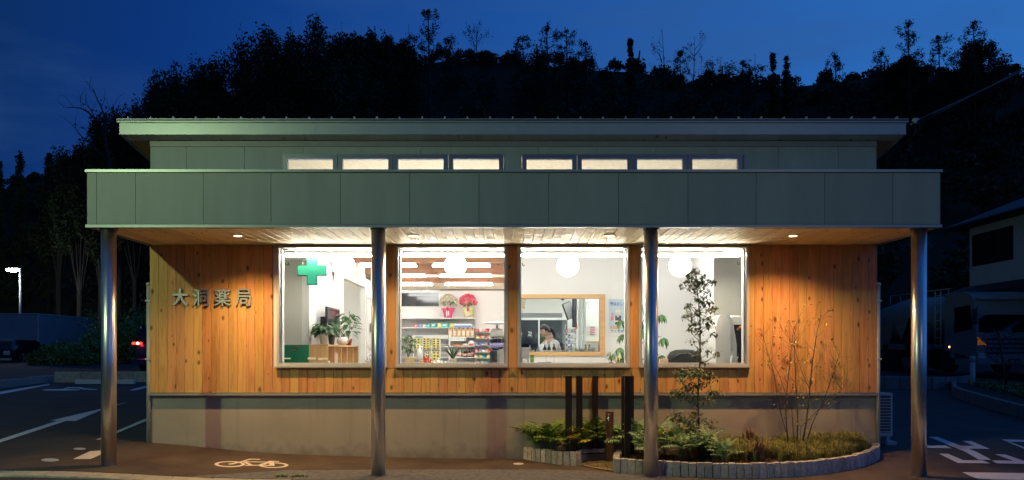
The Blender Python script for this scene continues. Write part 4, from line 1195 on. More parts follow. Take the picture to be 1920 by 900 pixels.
# multi stemmed airy tree
y0 = -.60; x0 = (1500 - 960) / S(y0); zb = gz(x0, y0) + .12; s = S(y0)
t = empty('multi_stem_tree', (x0, y0, zb), 'airy multi stemmed young tree with few leaves before the bare wood wall', 'tree')
wd = MB(); leaves = MB(); rr = random.Random(21); tips = []
P_ = lambda px, py, yy=0: Vector(((px - 1500) / s, yy, EYE + (660 - py) / s - zb))
stems = [([(1478, 838), (1474, 800), (1471, 760), (1476, 700), (1480, 650), (1484, 612)], .011), ([(1495, 838), (1497, 780), (1495, 720), (1494, 660), (1496, 610)], .012),
         ([(1503, 838), (1512, 790), (1518, 730), (1523, 680), (1532, 620), (1540, 590)], .015), ([(1509, 838), (1524, 790), (1545, 745), (1560, 700), (1572, 660)], .010),
         ([(1474, 810), (1465, 780), (1457, 745), (1450, 700), (1434, 650), (1428, 622)], .007), ([(1500, 838), (1500, 800), (1540, 760), (1570, 735), (1585, 710)], .006),
         ([(1490, 838), (1486, 770), (1462, 700), (1440, 660)], .007), ([(1518, 730), (1500, 690), (1488, 650), (1470, 625)], .005)]
for pts, r in stems:
    y_ = rr.uniform(-.15, .15)
    P3 = [P_(a, b, y_ * i / 5) for i, (a, b) in enumerate(pts)]
    wd.tube(P3, [r * (1 - .75 * i / (len(P3) - 1)) for i in range(len(P3))], 6, cap=False)
    for i in range(2, len(P3)):
        for _ in range(4):
            f = rr.random(); b0 = P3[i - 1].lerp(P3[i], f)
            sd = rr.choice((-1, 1))
            branching(wd, b0, Vector((sd * rr.uniform(.35, .9), rr.uniform(-.5, .5), 1.0)).normalized(), rr.uniform(.12, .30), .0030, 1, rr, tips, bend=.16, kids=(1, 2), up=.06, segs=3, ratio=.7, n=3)
for (p, d) in tips:
    for _ in range(rr.choice((0, 1, 1, 2))):
        leaves.leaf(p + Vector((rr.gauss(0, .012), rr.gauss(0, .012), rr.gauss(0, .012))), Vector((rr.gauss(0, 1), rr.gauss(0, 1), rr.gauss(-.2, .6))), rr.uniform(.030, .050), .024, bend=.2)
for _ in range(60):
    p = P_(rr.uniform(1478, 1530), rr.uniform(775, 835), rr.uniform(-.15, .1))
    leaves.leaf(p, Vector((rr.gauss(0, 1), rr.gauss(0, 1), rr.gauss(0, .6))), rr.uniform(.03, .05), .026, bend=.2)
wd.build('stems', MAT['bark'], t, local=True); leaves.build('crown', MAT['twig_leaf'], t, local=True)
# outdoor unit at the right flank
t = empty('air_conditioner_unit', (6.03, 1.0, gz(6.03, 1)), 'white air conditioner outdoor unit at the right flank of the building', 'air conditioner')
g = gz(6.03, 1)
q = MB(); q.bbox(-.33, .31, -.15, .15, .14, .86, .012); q.build('casing', MAT['white_pipe'], t, local=True)
for k in range(12): q = MB(); q.box(-.29, .275, -.168, -.152, .21 + k * .05, .228 + k * .05); q.build('grille_slat', MAT['light_grey'], t, local=True)
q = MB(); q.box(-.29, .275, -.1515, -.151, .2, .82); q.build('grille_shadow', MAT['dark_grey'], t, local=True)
for sx in (-.3, .18): q = MB(); q.bbox(sx, sx + .16, -.22, .2, -.02, .06, .006); q.box(sx + .04, sx + .10, -.12, .12, .06, .14); q.build('foot', MAT['light_grey'], t, local=True)

# ------------------------------------------------------------------ interior contents
def T(name, label, cat, px, py, y, group=None, rz=0):
    return empty(name, tuple(at(px, py, y)), label, cat, group, rz)
def part(t, name, mat, fn):
    q = MB(); fn(q); return q.build(name, MAT[mat], t, local=True)
# green board behind the glass
p0 = at(532, 684, .42); p1 = at(579, 646.5, .42)
t = empty('notice_board', (p0.x, .42, p0.z - .25), 'green notice board with red marks at the lower left of the first window', 'notice board')
w = p1.x - p0.x; h = p1.z - p0.z + .25
part(t, 'panel', 'green_board', lambda q: q.bbox(0, w, 0, .02, 0, h, .003))
part(t, 'red_mark', 'red_paint', lambda q: (q.tube([(.17, -.004, h - .03), (.26, -.004, h - .03)], .006, 5), q.tube([(.12, -.004, h - .095), (.19, -.004, h - .08)], .006, 5)))
# white stickers on the glass
for si_, (a, b, c, d) in enumerate(((533, 545, 671, 673), (577, 592, 670, 674), (597, 604, 671, 675), (604, 614, 671, 674))):
    p0 = at(a, d, -.012); p1 = at(b, c, -.012)
    tag(MB().box(p0.x, p1.x, -.014, -.0125, p0.z, p1.z).build('window_sticker', MAT['white_plastic']), ['white strip stuck on the pane before the green board', 'white strip stuck on the pane at the left edge of the oak shelf', 'short white strip stuck on the pane before the oak end panel', 'rightmost white strip on the pane before the oak shelf'][si_], 'sticker', 'white strips on the first pane')
# oak shelf along the television wall
t = empty('oak_shelf', (-3.38, .75, FL), 'long oak shelf unit with open compartments below the television', 'shelf unit')
Ls = 2.45; Wd = .34; Hs = 1.165
part(t, 'end_panel', 'cabinet_wood', lambda q: q.bbox(0, Wd, 0, .025, 0, Hs, .003))
part(t, 'end_panel', 'cabinet_wood', lambda q: q.bbox(0, Wd, Ls - .025, Ls, 0, Hs, .003))
part(t, 'back_panel', 'cabinet_wood', lambda q: q.box(0, .012, .026, Ls - .026, 0, Hs - .03))
part(t, 'top_board', 'cabinet_wood', lambda q: q.bbox(-.0, Wd + .008, -.004, Ls + .004, Hs + .001, Hs + .028, .003))
for k in range(1, 5): part(t, 'divider', 'cabinet_wood', lambda q: q.box(.013, Wd, k * Ls / 5 - .012, k * Ls / 5 + .012, 0, Hs - .002))
for k in range(5):
    for z in ((.36, .80) if k in (0, 1, 2) else (.5,)):
        part(t, 'shelf', 'cabinet_wood', lambda q: q.box(.013, Wd - .002, k * Ls / 5 + .013, (k + 1) * Ls / 5 - .013, z, z + .02))
for k, (m_, y_, hh, lab) in enumerate((('white_plastic', 1.33, .24, 'white book leaning on the oak shelf'), ('pink_box', 1.40, .25, 'pink book beside the white book on the oak shelf'), ('cream_label', 1.50, .22, 'cream book at the end of the row on the oak shelf'), ('dark_grey', .93, .10, 'dark box in the nearest oak compartment'))):
    b_ = empty('book', (-3.25, y_, FL + .821), lab, 'book' if k < 3 else 'box')
    part(b_, 'cover', m_, lambda q: q.bbox(0, .19, -.02 if k < 3 else -.12, .02 if k < 3 else .12, 0, hh, .003))
    part(b_, 'pages', 'cream_label', lambda q: q.box(.004, .1905, -.014 if k < 3 else -.05, .014 if k < 3 else .05, .004, hh - .004))
# television
t = empty('television', (-3.30, 1.36, 1.94), 'flat black television on a wall bracket in the first window', 'television')
part(t, 'bezel', 'black_plastic', lambda q: q.bbox(.06, .10, 0, .94, 0, .52, .008))
part(t, 'screen', 'night_glass', lambda q: q.box(.1005, .1015, .03, .91, .03, .49))
part(t, 'bracket', 'black_plastic', lambda q: q.box(-.098, .06, .32, .60, .12, .36))
# air plant
t = T('air_plant', 'dark spiky air plant hanging left of the first globe', 'plant', 625, 507, .9)
def spiky(q):
    r = random.Random(2)
    for _ in range(26): 
        d = Vector((r.gauss(0, .45), r.gauss(0, .45), r.gauss(-.15, 1))).normalized(); q.leaf((0, 0, 0), d, r.uniform(.08, .20), .012, bend=.2)
part(t, 'leaves', 'leaf_red', spiky); part(t, 'thread', 'light_grey', lambda q: q.tube([(0, 0, 0), (0, 0, 1.4)], .002, 4))
# potted plants
def pot(t, r0, r1, h, mat, n=20, sq=False):
    part(t, 'pot', mat, lambda q: q.lathe([(r0, 0), (r1, h), (r1 + .006, h), (r1 + .006, h + .012), (r1 - .008, h + .012), (r1 - .01, h - .02), (.0001, h - .02)], n=4 if sq else n, smooth=not sq))
    part(t, 'soil', 'soil', lambda q: q.lathe([(r1 - .012, h - .018), (.0001, h - .012)], n=n))
def foliage(t, n, R_, h0, ls, lw, mat, seed, flat=.7, droop=.35, name='leaves', up=.2, stems=True):
    r = random.Random(seed); q = MB(); st = MB()
    for _ in range(n):
        a = r.uniform(0, 2 * PI); e = r.uniform(-.1, 1.2)
        c = Vector((math.cos(a) * math.cos(e), math.sin(a) * math.cos(e), math.sin(e) * flat)) * R_ * r.uniform(.45, 1) + Vector((0, 0, h0))
        q.leaf(c, Vector((math.cos(a), math.sin(a), r.uniform(-.7, up))), ls * r.uniform(.7, 1.2), lw, bend=droop)
        if stems: st.tube([(0, 0, h0 * .5), (c.x * .5, c.y * .5, c.z * .85), c], .0025, 3, cap=False)
    if stems: st.build('stems', MAT['stem_brown' if 'red' in mat else 'leaf_light'], t, local=True)
    q.build(name, MAT[mat], t, local=True)
zt = FL + Hs + .03
t = empty('potted_plant', (-3.17, .98, zt), 'heart leaved plant in a white pot on the oak shelf', 'potted plant')
pot(t, .052, .075, .17, 'ceramic'); foliage(t, 90, .21, .20, .11, .080, 'leaf_dark', 1, flat=.9, droop=.5)
part(t, 'saucer', 'ceramic', lambda q: q.lathe([(.08, .001), (.095, .012), (.0001, .012)], n=20))
t = empty('potted_plant', (-3.14, 1.42, zt), 'trailing fine leaved plant in a dark grey pot on the oak shelf', 'potted plant')
pot(t, .04, .065, .16, 'pot_grey'); foliage(t, 150, .22, .20, .10, .022, 'leaf_green', 2, flat=.9, droop=.6)
t = empty('teapot', (-3.16, 2.35, zt), 'round white teapot shaped watering pot on the oak shelf', 'watering pot')
part(t, 'body', 'ceramic', lambda q: q.lathe([(.05, 0), (.10, .04), (.115, .08), (.10, .125), (.05, .15), (.03, .152), (.0001, .152)], n=24))
part(t, 'spout', 'ceramic', lambda q: q.tube([(.09, -.03, .06), (.15, -.05, .12), (.18, -.06, .15)], [.022, .014, .010], 8))
part(t, 'handle', 'ceramic', lambda q: q.tube([(-.04, 0, .14), (-.02, 0, .24), (.03, 0, .25), (.06, 0, .14)], .008, 8))
t = empty('potted_plant', (-3.16, 2.85, zt), 'rubber plant with broad round leaves at the far end of the oak shelf', 'potted plant')
pot(t, .05, .07, .12, 'terracotta')
def rub(q):
    r = random.Random(4)
    for i in range(34):
        z = .22 + .42 * (i / 34); a = i * 2.4; rad = .07 + .16 * r.random()
        q.leaf((math.cos(a) * rad * .6, math.sin(a) * rad * .6, z), Vector((math.cos(a), math.sin(a), r.uniform(-.5, .4))), .17, .11, bend=.35)
part(t, 'leaves', 'leaf_green', rub); part(t, 'stems', 'stem_brown', lambda q: (q.tube([(0, 0, .1), (.03, 0, .4), (.02, 0, .66)], .008, 6), q.tube([(0, 0, .2), (.08, .04, .35), (.12, .05, .5)], .005, 5)))
t = empty('potted_plant', (-2.72, 3.15, FL), 'reddish thin leaved dragon tree standing on the floor by the shelf', 'potted plant')
pot(t, .13, .17, .3, 'ceramic')
def drag(q):
    r = random.Random(6)
    for (cx, cy, cz) in ((0, 0, 1.05), (.12, .05, 1.3), (-.1, 0, .85), (.05, -.05, .65), (.2, 0, .9)):
        for _ in range(46):
            d = Vector((r.gauss(0, .8), r.gauss(0, .8), r.gauss(.45, .5))).normalized(); q.leaf((cx, cy, cz), d, r.uniform(.2, .38), .011, bend=.35)
part(t, 'leaves', 'leaf_red', drag); part(t, 'stems', 'stem_brown', lambda q: [q.tube([(0, 0, .28), (a * .4, b * .4, c * .6), (a, b, c)], .008, 5) for a, b, c in ((0, 0, 1.05), (.12, .05, 1.3), (-.1, 0, .85), (.2, 0, .9))])
t = empty('potted_plant', (-2.62, 2.3, FL), 'pale spotted leafy plant low beside the dragon tree', 'potted plant')
pot(t, .10, .13, .3, 'ceramic'); foliage(t, 70, .20, .62, .16, .05, 'leaf_light', 9, flat=1.2, droop=.4)
t = empty('potted_plant', (-2.98, 1.75, 1.28), 'small trailing plant hanging from an oak compartment', 'potted plant')
pot(t, .035, .045, .07, 'ceramic'); foliage(t, 40, .13, .06, .10, .035, 'leaf_green', 12, flat=.8, droop=.7)
# wall phone by the doorway
t = T('wall_phone', 'small brown grey intercom on the wall right of the doorway', 'intercom', 688, 615, 6.3)
t.location.x = LX + .02; part(t, 'body', 'mid_grey', lambda q: q.bbox(0, .04, -.08, .08, -.1, .12, .008)); part(t, 'cord', 'light_grey', lambda q: q.tube([(.02, 0, -.1), (.02, .03, -.35), (.02, 0, -.6)], .005, 5))

# --- shop shelves against the rear wall, seen through the second window
ys = 8.1; ss = S(ys)
def shelf_unit(name, label, x0, x1, zs, depth=.42, yb=8.58, z0=FL, ztop=None, mat='white_plastic', back=True):
    t = empty(name, (x0, yb, z0), label, 'shelf unit')
    for z in zs: part(t, 'shelf', mat, lambda q: q.bbox(.0, x1 - x0, -depth, -.002, z - z0 - .022, z - z0, .003))
    for xx in (0, x1 - x0 - .02): part(t, 'side_post', mat, lambda q: q.box(xx, xx + .02, -.04, -.02, 0, (ztop or zs[-1]) - z0 - .023))
    if back: part(t, 'back_panel', 'light_grey', lambda q: q.box(.0, x1 - x0, -.018, -.003, 0, zs[-1] - z0 - .03))
    return t
zz = lambda py, y=ys: EYE + (660 - py) / S(y)
xx_ = lambda px, y=ys: (px - 960) / S(y)
shelf_unit('wall_shelf', 'white wall shelf unit of the shop stacked with goods below the flowers', xx_(738), xx_(890), [zz(683), zz(669.5), zz(649), zz(631.5), zz(613.5), zz(595.5)])
def flowers(px, lab, fm, wm, seed):
    t = empty('flower_gift', (xx_(px), 8.32, zz(595.2)), lab, 'potted flowers')
    r = random.Random(seed)
    part(t, 'pot_wrap', wm, lambda q: q.lathe([(.10, 0), (.125, .12), (.15, .20), (.19, .26), (.145, .235), (.13, .23)], n=14))
    q = MB()
    for _ in range(240):
        a = r.uniform(0, 2 * PI); e = r.uniform(-.35, PI / 2); rr_ = r.uniform(.75, 1)
        c = Vector((math.cos(a) * math.cos(e) * .25, math.sin(a) * math.cos(e) * .18, .42 + math.sin(e) * .21)) * 1
        c = Vector((0, 0, .42)) + (c - Vector((0, 0, .42))) * rr_
        for k in range(4):
            an = k * PI / 2 + r.uniform(0, 1); q.leaf(c, Vector((math.cos(an), -.5, math.sin(an))), .032, .034, bend=.2)
    q.build('blossoms', MAT[fm], t, local=True)
    foliage(t, 40, .20, .36, .09, .05, 'leaf_light', seed + 5, stems=False)
    part(t, 'bow', 'red_paint' , lambda q: [q.leaf((0, -.17, .22), Vector((math.cos(a), -.3, math.sin(a))), .07, .035, bend=.1) for a in np.linspace(0, 2 * PI, 9)])
    part(t, 'ribbon', 'white_plastic', lambda q: (q.box(-.035, -.015, -.158, -.150, .03, .2), q.box(.01, .03, -.158, -.150, .06, .2)))
flowers(839, 'cream hydrangea gift in shiny pink wrapping on the top shelf', 'cream_flower', 'pink_wrap', 1)
flowers(877, 'bright pink orchid gift in pale yellow wrapping on the top shelf', 'pink_flower', 'yellow_wrap', 2)
# boxes on the second shelf from the top
specs = [(780, 7, 612, 'pink_box', 'pink medicine box'), (788, 6, 611, 'blue_box', 'blue medicine box'), (796, 6, 611, 'white_plastic', 'white medicine box with blue mark'), (803, 7, 611, 'teal_box', 'teal medicine box'),
         (813, 10, 609, 'teal_box', 'long teal box'), (824, 7, 610, 'yellow_card', 'yellow green box'), (834, 14, 609, 'teal_box', 'longest teal box'), (848, 10, 610, 'lime_box', 'lime box')]
for i, (px, w_, top, m_, lab) in enumerate(specs):
    s_ = S(8.2); hh = max(.07, .30 * (12 - (top - 601)) / 12) if i < 4 else .10
    t = empty('medicine_box', ((px - 960) / s_, 8.25, zz(613.3)), lab + ' on the shelf under the flower gifts', 'box')
    part(t, 'carton', m_, lambda q: q.bbox(-w_ / s_ / 2, w_ / s_ / 2, -.10, .10, 0, hh, .003))
    part(t, 'print', 'white_plastic', lambda q: q.box(-w_ / s_ / 4, w_ / s_ / 4, -.1015, -.1005, hh * .35, hh * .7))
t = empty('price_strip', (xx_(868), 8.15, zz(613.3)), 'light blue paper strip at the right of the box shelf', 'price strip')
part(t, 'strip', 'blue_box', lambda q: q.box(-.22, .22, -.02, -.015, 0, .045)); part(t, 'backing', 'white_plastic', lambda q: q.box(-.23, .23, -.014, -.008, 0, .09))
# kraft paper bags
for i in range(6):
    px = 844 + i * 8.25
    t = empty('kraft_bag', (xx_(px), 8.2, zz(631.2)), 'brown paper bag with cream label, %s in the row of six' % ['leftmost', 'second from left', 'third from left', 'third from right', 'second from right', 'rightmost'][i], 'paper bag', 'six alike brown paper bags on the shelf')
    part(t, 'bag', 'kraft', lambda q: q.prism([(-.052, 0), (.052, 0), (.052, .19), (.035, .25), (-.035, .25), (-.052, .19)], -.05, .05))
    part(t, 'handle_hole', 'dark_hair', lambda q: q.prism([(-.02, .195), (.02, .195), (.02, .215), (.01, .225), (-.01, .225), (-.02, .215)], -.0515, -.0505))
    part(t, 'label', 'cream_label', lambda q: q.box(-.032, .032, -.0515, -.0505, .03, .15))
# allergy food sign
t = empty('shelf_sign', (xx_(858), 8.12, zz(639)), 'white shelf sign with green lettering 低アレルギー食品', 'sign')
w_ = 32 / ss
part(t, 'board', 'white_plastic', lambda q: q.box(-w_ / 2, w_ / 2, 0, .008, 0, .105))
me = text_mesh('lettering', '低アレルギー食品', -w_ / 2 + .02, w_ / 2 - .02, .03, .085, MAT['green_ink'], extrude=.001, offset=.012); put('lettering', me, t, (0, -.003, 0))
# loose packs
packs = [(857, 649, .24, .045, 'orange_paint', 'orange packs lying on the middle shelf'), (872, 649, .18, .07, 'cream_label', 'cream bag lying on the middle shelf'), (884, 649, .20, .15, 'white_plastic', 'white bag with red prints at the right of the middle shelf')]
for px, py, w_, h_, m_, lab in packs:
    t = empty('food_pack', (xx_(px), 8.2, zz(py) + .001), lab, 'food pack')
    part(t, 'pack', m_, lambda q: q.lathe([(.0001, h_), (w_ * .3, h_ * .92), (w_ * .46, h_ * .6), (w_ * .5, h_ * .2), (w_ * .46, 0)][::-1], n=14))
    part(t, 'print', 'red_paint' if m_ == 'white_plastic' else 'kraft', lambda q: q.box(-w_ * .3, w_ * .3, -w_ * .5 - .002, -w_ * .5 + .01, h_ * .2, h_ * .45))
r9 = random.Random(9)
for i, (px, m_, hh, lab) in enumerate(((858, 'white_plastic', .15, 'white carton'), (862, 'white_plastic', .17, 'taller white carton'), (867, 'leaf_light', .18, 'pale green bottle'), (871, 'drink_dark', .17, 'first dark bottle'), (875, 'drink_dark', .19, 'second dark bottle with pink label'), (880, 'drink_dark', .20, 'third dark bottle with white label'), (885.5, 'drink_dark', .27, 'tallest dark bottle with a red cap'))):
    t = empty('drink_bottle', (xx_(px), 8.2, zz(669.2)), lab + ' on the shelf under the food packs', 'bottle')
    part(t, 'bottle_body', m_, lambda q: q.lathe([(.03, 0), (.032, hh * .6), (.012, hh * .82), (.012, hh)], n=10))
    part(t, 'label', 'cream_label' if i % 2 else 'pink_box', lambda q: q.lathe([(.0335, hh * .15), (.0335, hh * .5)], n=10))
    part(t, 'cap', 'red_paint' if i > 4 else 'white_plastic', lambda q: q.lathe([(.015, hh), (.015, hh + .02), (.0001, hh + .02)], n=8))
# right rack with packets
rx0, rx1 = xx_(892), xx_(956)
shelf_unit('packet_rack', 'grey white rack of packets at the right of the rear wall', rx0, rx1, [zz(683), zz(671), zz(660), zz(647.5), zz(634), zz(621.5)], depth=.40, back=False)
ORD = ['leftmost', 'second from left', 'third from left', 'fourth from left', 'fifth from left', 'rightmost']
cols = ['red_paint', 'violet_box', 'cream_label', 'white_plastic', 'blue_box', 'lime_box', 'pink_box', 'kraft', 'teal_box']
for si, py in enumerate((621.5, 634, 647.5, 660, 671, 683)):
    for k in range(6):
        px = 895 + k * 6.2 + r9.uniform(-1, 1)
        m_ = cols[(si * 5 + k * 3 + (k * si) % 2) % 9]
        t = empty('packet', (xx_(px), 8.25, zz(py) + .001), '%s packet, %s on the %s shelf of the packet rack' % ({'red_paint': 'red', 'violet_box': 'violet', 'cream_label': 'cream', 'white_plastic': 'white', 'blue_box': 'blue', 'lime_box': 'lime', 'pink_box': 'pink', 'kraft': 'tan', 'teal_box': 'teal'}[m_], ORD[k], ['topmost', 'second', 'third', 'fourth', 'fifth', 'lowest'][si]), 'packet', 'packets on the right rack', rz=r9.uniform(-.3, .3))
        part(t, 'pouch', m_, lambda q: q.prism([(-.045, 0), (.045, 0), (.038, .05 + .03 * (k % 2)), (-.03, .07)], -.12, .05))
        part(t, 'print', 'white_plastic', lambda q: q.box(-.02, .02, -.1215, -.1205, .012, .03))
# cards on the white wire display rack in the shop
yr = 4.2; sr = S(yr)
t = empty('wire_display_rack', ((812 - 960) / sr, yr, FL), 'white wire display rack hung with yellow cards in the second window', 'display rack')
x0 = (775 - 812) / sr; x1 = (842 - 812) / sr; zt_ = EYE + (660 - 630) / sr - FL
for xx in np.linspace(x0, x1, 5): part(t, 'upright', 'white_plastic', lambda q: q.tube([(xx, 0, 0), (xx, 0, zt_)], .009, 6))
for z in np.linspace(.15, zt_, 8): part(t, 'rail', 'white_plastic', lambda q: q.tube([(x0, .0, z), (x1, .0, z)], .006, 6))
part(t, 'header', 'white_plastic', lambda q: q.box(x0, x1 - .02, -.03, -.022, zt_ - .06, zt_ + .02))
part(t, 'header_print', 'green_ink', lambda q: q.box(x0 + .04, x0 + .2, -.0315, -.0305, zt_ - .035, zt_ - .01))
# dotted yellow cards: rows of dark blue marks are raised print
def card(px, py0, py1, w_px, n, lab):
    w_ = w_px / sr; h_ = (py1 - py0) / sr
    c = empty('yellow_card', ((px - 960) / sr, yr - .045, EYE + (660 - py1) / sr), lab, 'card', 'yellow cards on the wire rack')
    part(c, 'card', 'yellow_card', lambda q: q.box(-w_ / 2, w_ / 2, 0, .004, 0, h_))
    def marks(q):
        r = random.Random(int(px))
        for j in range(n):
            for i in (-1, 1):
                cx = i * w_ * .24; cz = h_ * (j + .5) / n
                q.prism([(cx + math.cos(a) * w_ * .19 * r.uniform(.7, 1), cz + math.sin(a) * h_ / n * .38 * r.uniform(.7, 1)) for a in np.linspace(0, 2 * PI, 7)[:-1]], -.003, -.001)
    part(c, 'printed_marks', 'blue_ink', marks)
card(782, 634, 655, 14, 4, 'top left yellow card with dark blue marks'); card(799.5, 634, 655, 13, 5, 'top middle yellow card with dark blue marks'); card(818, 634, 655, 14, 5, 'top right yellow card with dark blue marks')
card(802, 659, 681, 8, 4, 'lower left narrow yellow card with dark blue marks'); card(818, 659, 681, 14, 4, 'lower right yellow card with dark blue marks')
# sill goods of the second window
ysl = 1.0; sl_ = S(ysl)
tt = empty('window_table', (-1.0, .95, FL), 'low white table behind the second window with toiletries', 'table')
part(tt, 'table_top', 'white_plastic', lambda q: q.bbox(-.80, .85, -.28, .30, .80, .83, .004))
for sx in (-.75, .80):
    for sy in (-.24, .26): part(tt, 'leg', 'white_plastic', lambda q: q.bbox(sx - .02, sx + .02, sy - .02, sy + .02, 0, .80, .003))
tz0 = FL + .831
def on_table(name, px, label, cat, y=.85, group=None):
    return empty(name, ((px - 960) / S(y), y, tz0), label, cat, group)
t = on_table('pump_bottle', 787, 'large white pump bottle among the window toiletries', 'bottle')
part(t, 'bottle_body', 'clear_plastic', lambda q: q.lathe([(.05, 0), (.055, .20), (.04, .27), (.02, .29), (.02, .31)], n=16))
part(t, 'pump', 'white_plastic', lambda q: (q.lathe([(.022, .31), (.022, .33), (.008, .335), (.008, .36)], n=10), q.box(-.05, .012, -.008, .008, .355, .37)))
for px, hh, m_, lab in ((765, .13, 'kraft', 'small kraft cup of lip balms'), (773, .15, 'gold_box', 'gold box left of the pump bottle'), (783, .09, 'violet_box', 'violet box before the pump bottle'), (790, .10, 'gold_box', 'gold square jar box')):
    t = on_table('gift_box', px, lab + ' at the second window', 'box', y=.78)
    part(t, 'carton', m_, lambda q: q.bbox(-.038, .038, -.03, .03, 0, hh, .004)); part(t, 'lid_line', 'cream_label', lambda q: q.box(-.0385, .0385, -.0305, .0305, hh * .7, hh * .72))
for px, hh, lab in ((795.5, .17, 'first red tube'), (799, .14, 'second red tube'), (803, .17, 'third red tube'), (807, .12, 'short red tube')):
    t = on_table('red_tube', px, lab + ' standing in the cosmetics group at the second window', 'bottle', y=.80)
    part(t, 'tube_body', 'red_lip', lambda q: q.lathe([(.014, .0), (.015, hh * .75)], n=12)); part(t, 'cap', 'red_paint', lambda q: q.lathe([(.0155, hh * .751), (.0155, hh), (.0001, hh)], n=12))
for px, hh, lab in ((814, .10, 'left white cone bottle'), (822, .14, 'tall white cone bottle'), (828, .10, 'right white cone bottle'), (835, .08, 'lowest white cone bottle')):
    t = on_table('white_bottle', px, lab + ' in the middle of the second window', 'bottle', y=.80)
    part(t, 'bottle_body', 'white_plastic', lambda q: q.lathe([(.03, 0), (.028, hh * .5), (.012, hh * .8)], n=12)); part(t, 'cap', 'white_plastic', lambda q: q.lathe([(.012, hh * .801), (.007, hh), (.0001, hh)], n=8))
t = empty('potted_plant', at(765, 683, 1.6), 'arching umbrella plant at the left edge of the second window', 'potted plant'); pot(t, .07, .09, .12, 'ceramic')
def umb(q):
    r = random.Random(8)
    for (cx, cz) in ((-.05, .45), (.06, .36), (0, .52), (-.1, .33), (.1, .44), (.02, .27)):
        for k in range(8):
            a = k * PI / 4 + r.uniform(-.2, .2); q.leaf((cx, r.uniform(-.05, .05), cz), Vector((math.cos(a), math.sin(a), -.35)), .13, .036, bend=.4)
part(t, 'leaves', 'leaf_green', umb); part(t, 'stems', 'stem_brown', lambda q: [q.tube([(0, 0, .1), (a, 0, b)], .005, 5) for a, b in ((-.05, .45), (.06, .36), (0, .52), (.1, .44))])
t = empty('potted_plant', at(849, 684, 2.0), 'sword leaved plant in the middle of the second window', 'potted plant'); pot(t, .06, .07, .10, 'ceramic')
def sword(q):
    r = random.Random(3)
    for k in range(22): a = r.uniform(0, 2 * PI); q.leaf((0, 0, .08), Vector((math.cos(a) * .6, math.sin(a) * .6, 1.1)), r.uniform(.25, .42), .028, bend=.35)
part(t, 'leaves', 'leaf_dark', sword)
part(empty('glass_partition', (at(843, 683, 2.6)), 'narrow white glass edge beside the wire rack', 'screen'), 'post', 'white_plastic', lambda q: q.box(-.012, .012, -.02, .02, -.2, .55))
t = empty('butterfly_ornament', at(863, 679, 1.0), 'small gold butterfly ornament by the sword leaved plant', 'ornament')
part(t, 'wings', 'gold_box', lambda q: [q.leaf((0, 0, 0), Vector((sx, 0, sz)), .05, .03, bend=.1) for sx in (-1, 1) for sz in (.6, -.3)]); part(t, 'stand', 'mid_grey', lambda q: q.tube([(0, 0, 0), (0, 0, -.08)], .004, 5))
# body fat analyser like machine with umbrella dish, right end of window two
t = empty('coffee_machine', (at(932, 684, 1.25)), 'grey domed machine with dark glass belly under a round white tray', 'coffee machine')
part(t, 'base', 'black_plastic', lambda q: q.bbox(-.12, -.0, -.1, .1, -.02, .24, .006))
part(t, 'base', 'mid_grey', lambda q: q.bbox(.03, .15, -.1, .1, -.02, .27, .006))
part(t, 'belly', 'dark_glass', lambda q: q.lathe([(.08, .25), (.115, .30), (.13, .42), (.128, .48)], n=24))
part(t, 'belly_glass', 'violet_box', lambda q: q.lathe([(.1165, .30), (.1285, .37)], n=24))
part(t, 'dome', 'light_grey', lambda q: q.lathe([(.13, .48), (.125, .56), (.09, .61), (.04, .625), (.0001, .625)], n=24))
part(t, 'neck', 'mid_grey', lambda q: q.tube([(0, 0, .62), (0, 0, .70)], .018, 10))
part(t, 'tray', 'white_plastic', lambda q: q.lathe([(.03, .69), (.25, .705), (.255, .712), (.12, .735), (.0001, .75)], n=28))
part(t, 'red_button', 'red_paint', lambda q: q.lathe([(.012, -.104), (.0001, -.108)], (-.06, 0, .06), 8, axis='y'))

# --- third window: serving opening, counter, bottles, staff
cnt = empty('dispensary_counter', (.0, PY + .12, FL), 'white dispensary counter behind the wood framed opening', 'counter')
part(cnt, 'counter_top', 'white_plastic', lambda q: q.bbox(.02, 3.2, .0, .42, .995, 1.03, .004)); part(cnt, 'counter_front', 'light_grey', lambda q: q.box(.04, 3.18, .03, .40, 0, .994))
bt = [(998.5, 1, 'amber_bottle', 'black_plastic', 'amber bottle with a black cap, leftmost of the amber ones'), (1021.5, 1, 'amber_bottle', 'blue_box', 'amber bottle with blue cap left of its twin'), (1029.5, 1, 'amber_bottle', 'blue_box', 'amber bottle with blue cap right of its twin'),
      (1039, 1.05, 'amber_bottle', 'red_paint', 'amber bottle with a red cap'), (1055, 1.05, 'amber_bottle', 'drink_dark', 'amber bottle with a dark cap in front of the white coat'), (993.5, .95, 'clear_plastic', 'blue_box', 'clear bottle with blue cap at the left end'),
      (1047, 1.0, 'clear_plastic', 'pink_box', 'clear bottle with pink cap'), (1071, 1.0, 'clear_plastic', 'blue_box', 'clear bottle with blue cap right of the white coat'), (1098, 1.0, 'kraft', 'blue_box', 'brownish bottle with blue cap and pink label'), (1105.5, 1.0, 'clear_plastic', 'red_paint', 'clear bottle with a red cap'),
      (1009, .7, 'white_plastic', 'violet_box', 'short white tub with violet lid'), (1063, .8, 'white_plastic', 'white_plastic', 'white tub beside the white coat'), (1080, .75, 'clear_plastic', 'white_plastic', 'squat clear jar right of centre'), (1087, .85, 'clear_plastic', 'white_plastic', 'tall clear jar right of centre'), (1091.5, .6, 'clear_plastic', 'light_grey', 'small clear jar right of centre'), (1112, .7, 'white_plastic', 'white_plastic', 'white jar near the pink package'), (1116.5, .8, 'clear_plastic', 'white_plastic', 'clear jar near the pink package')]
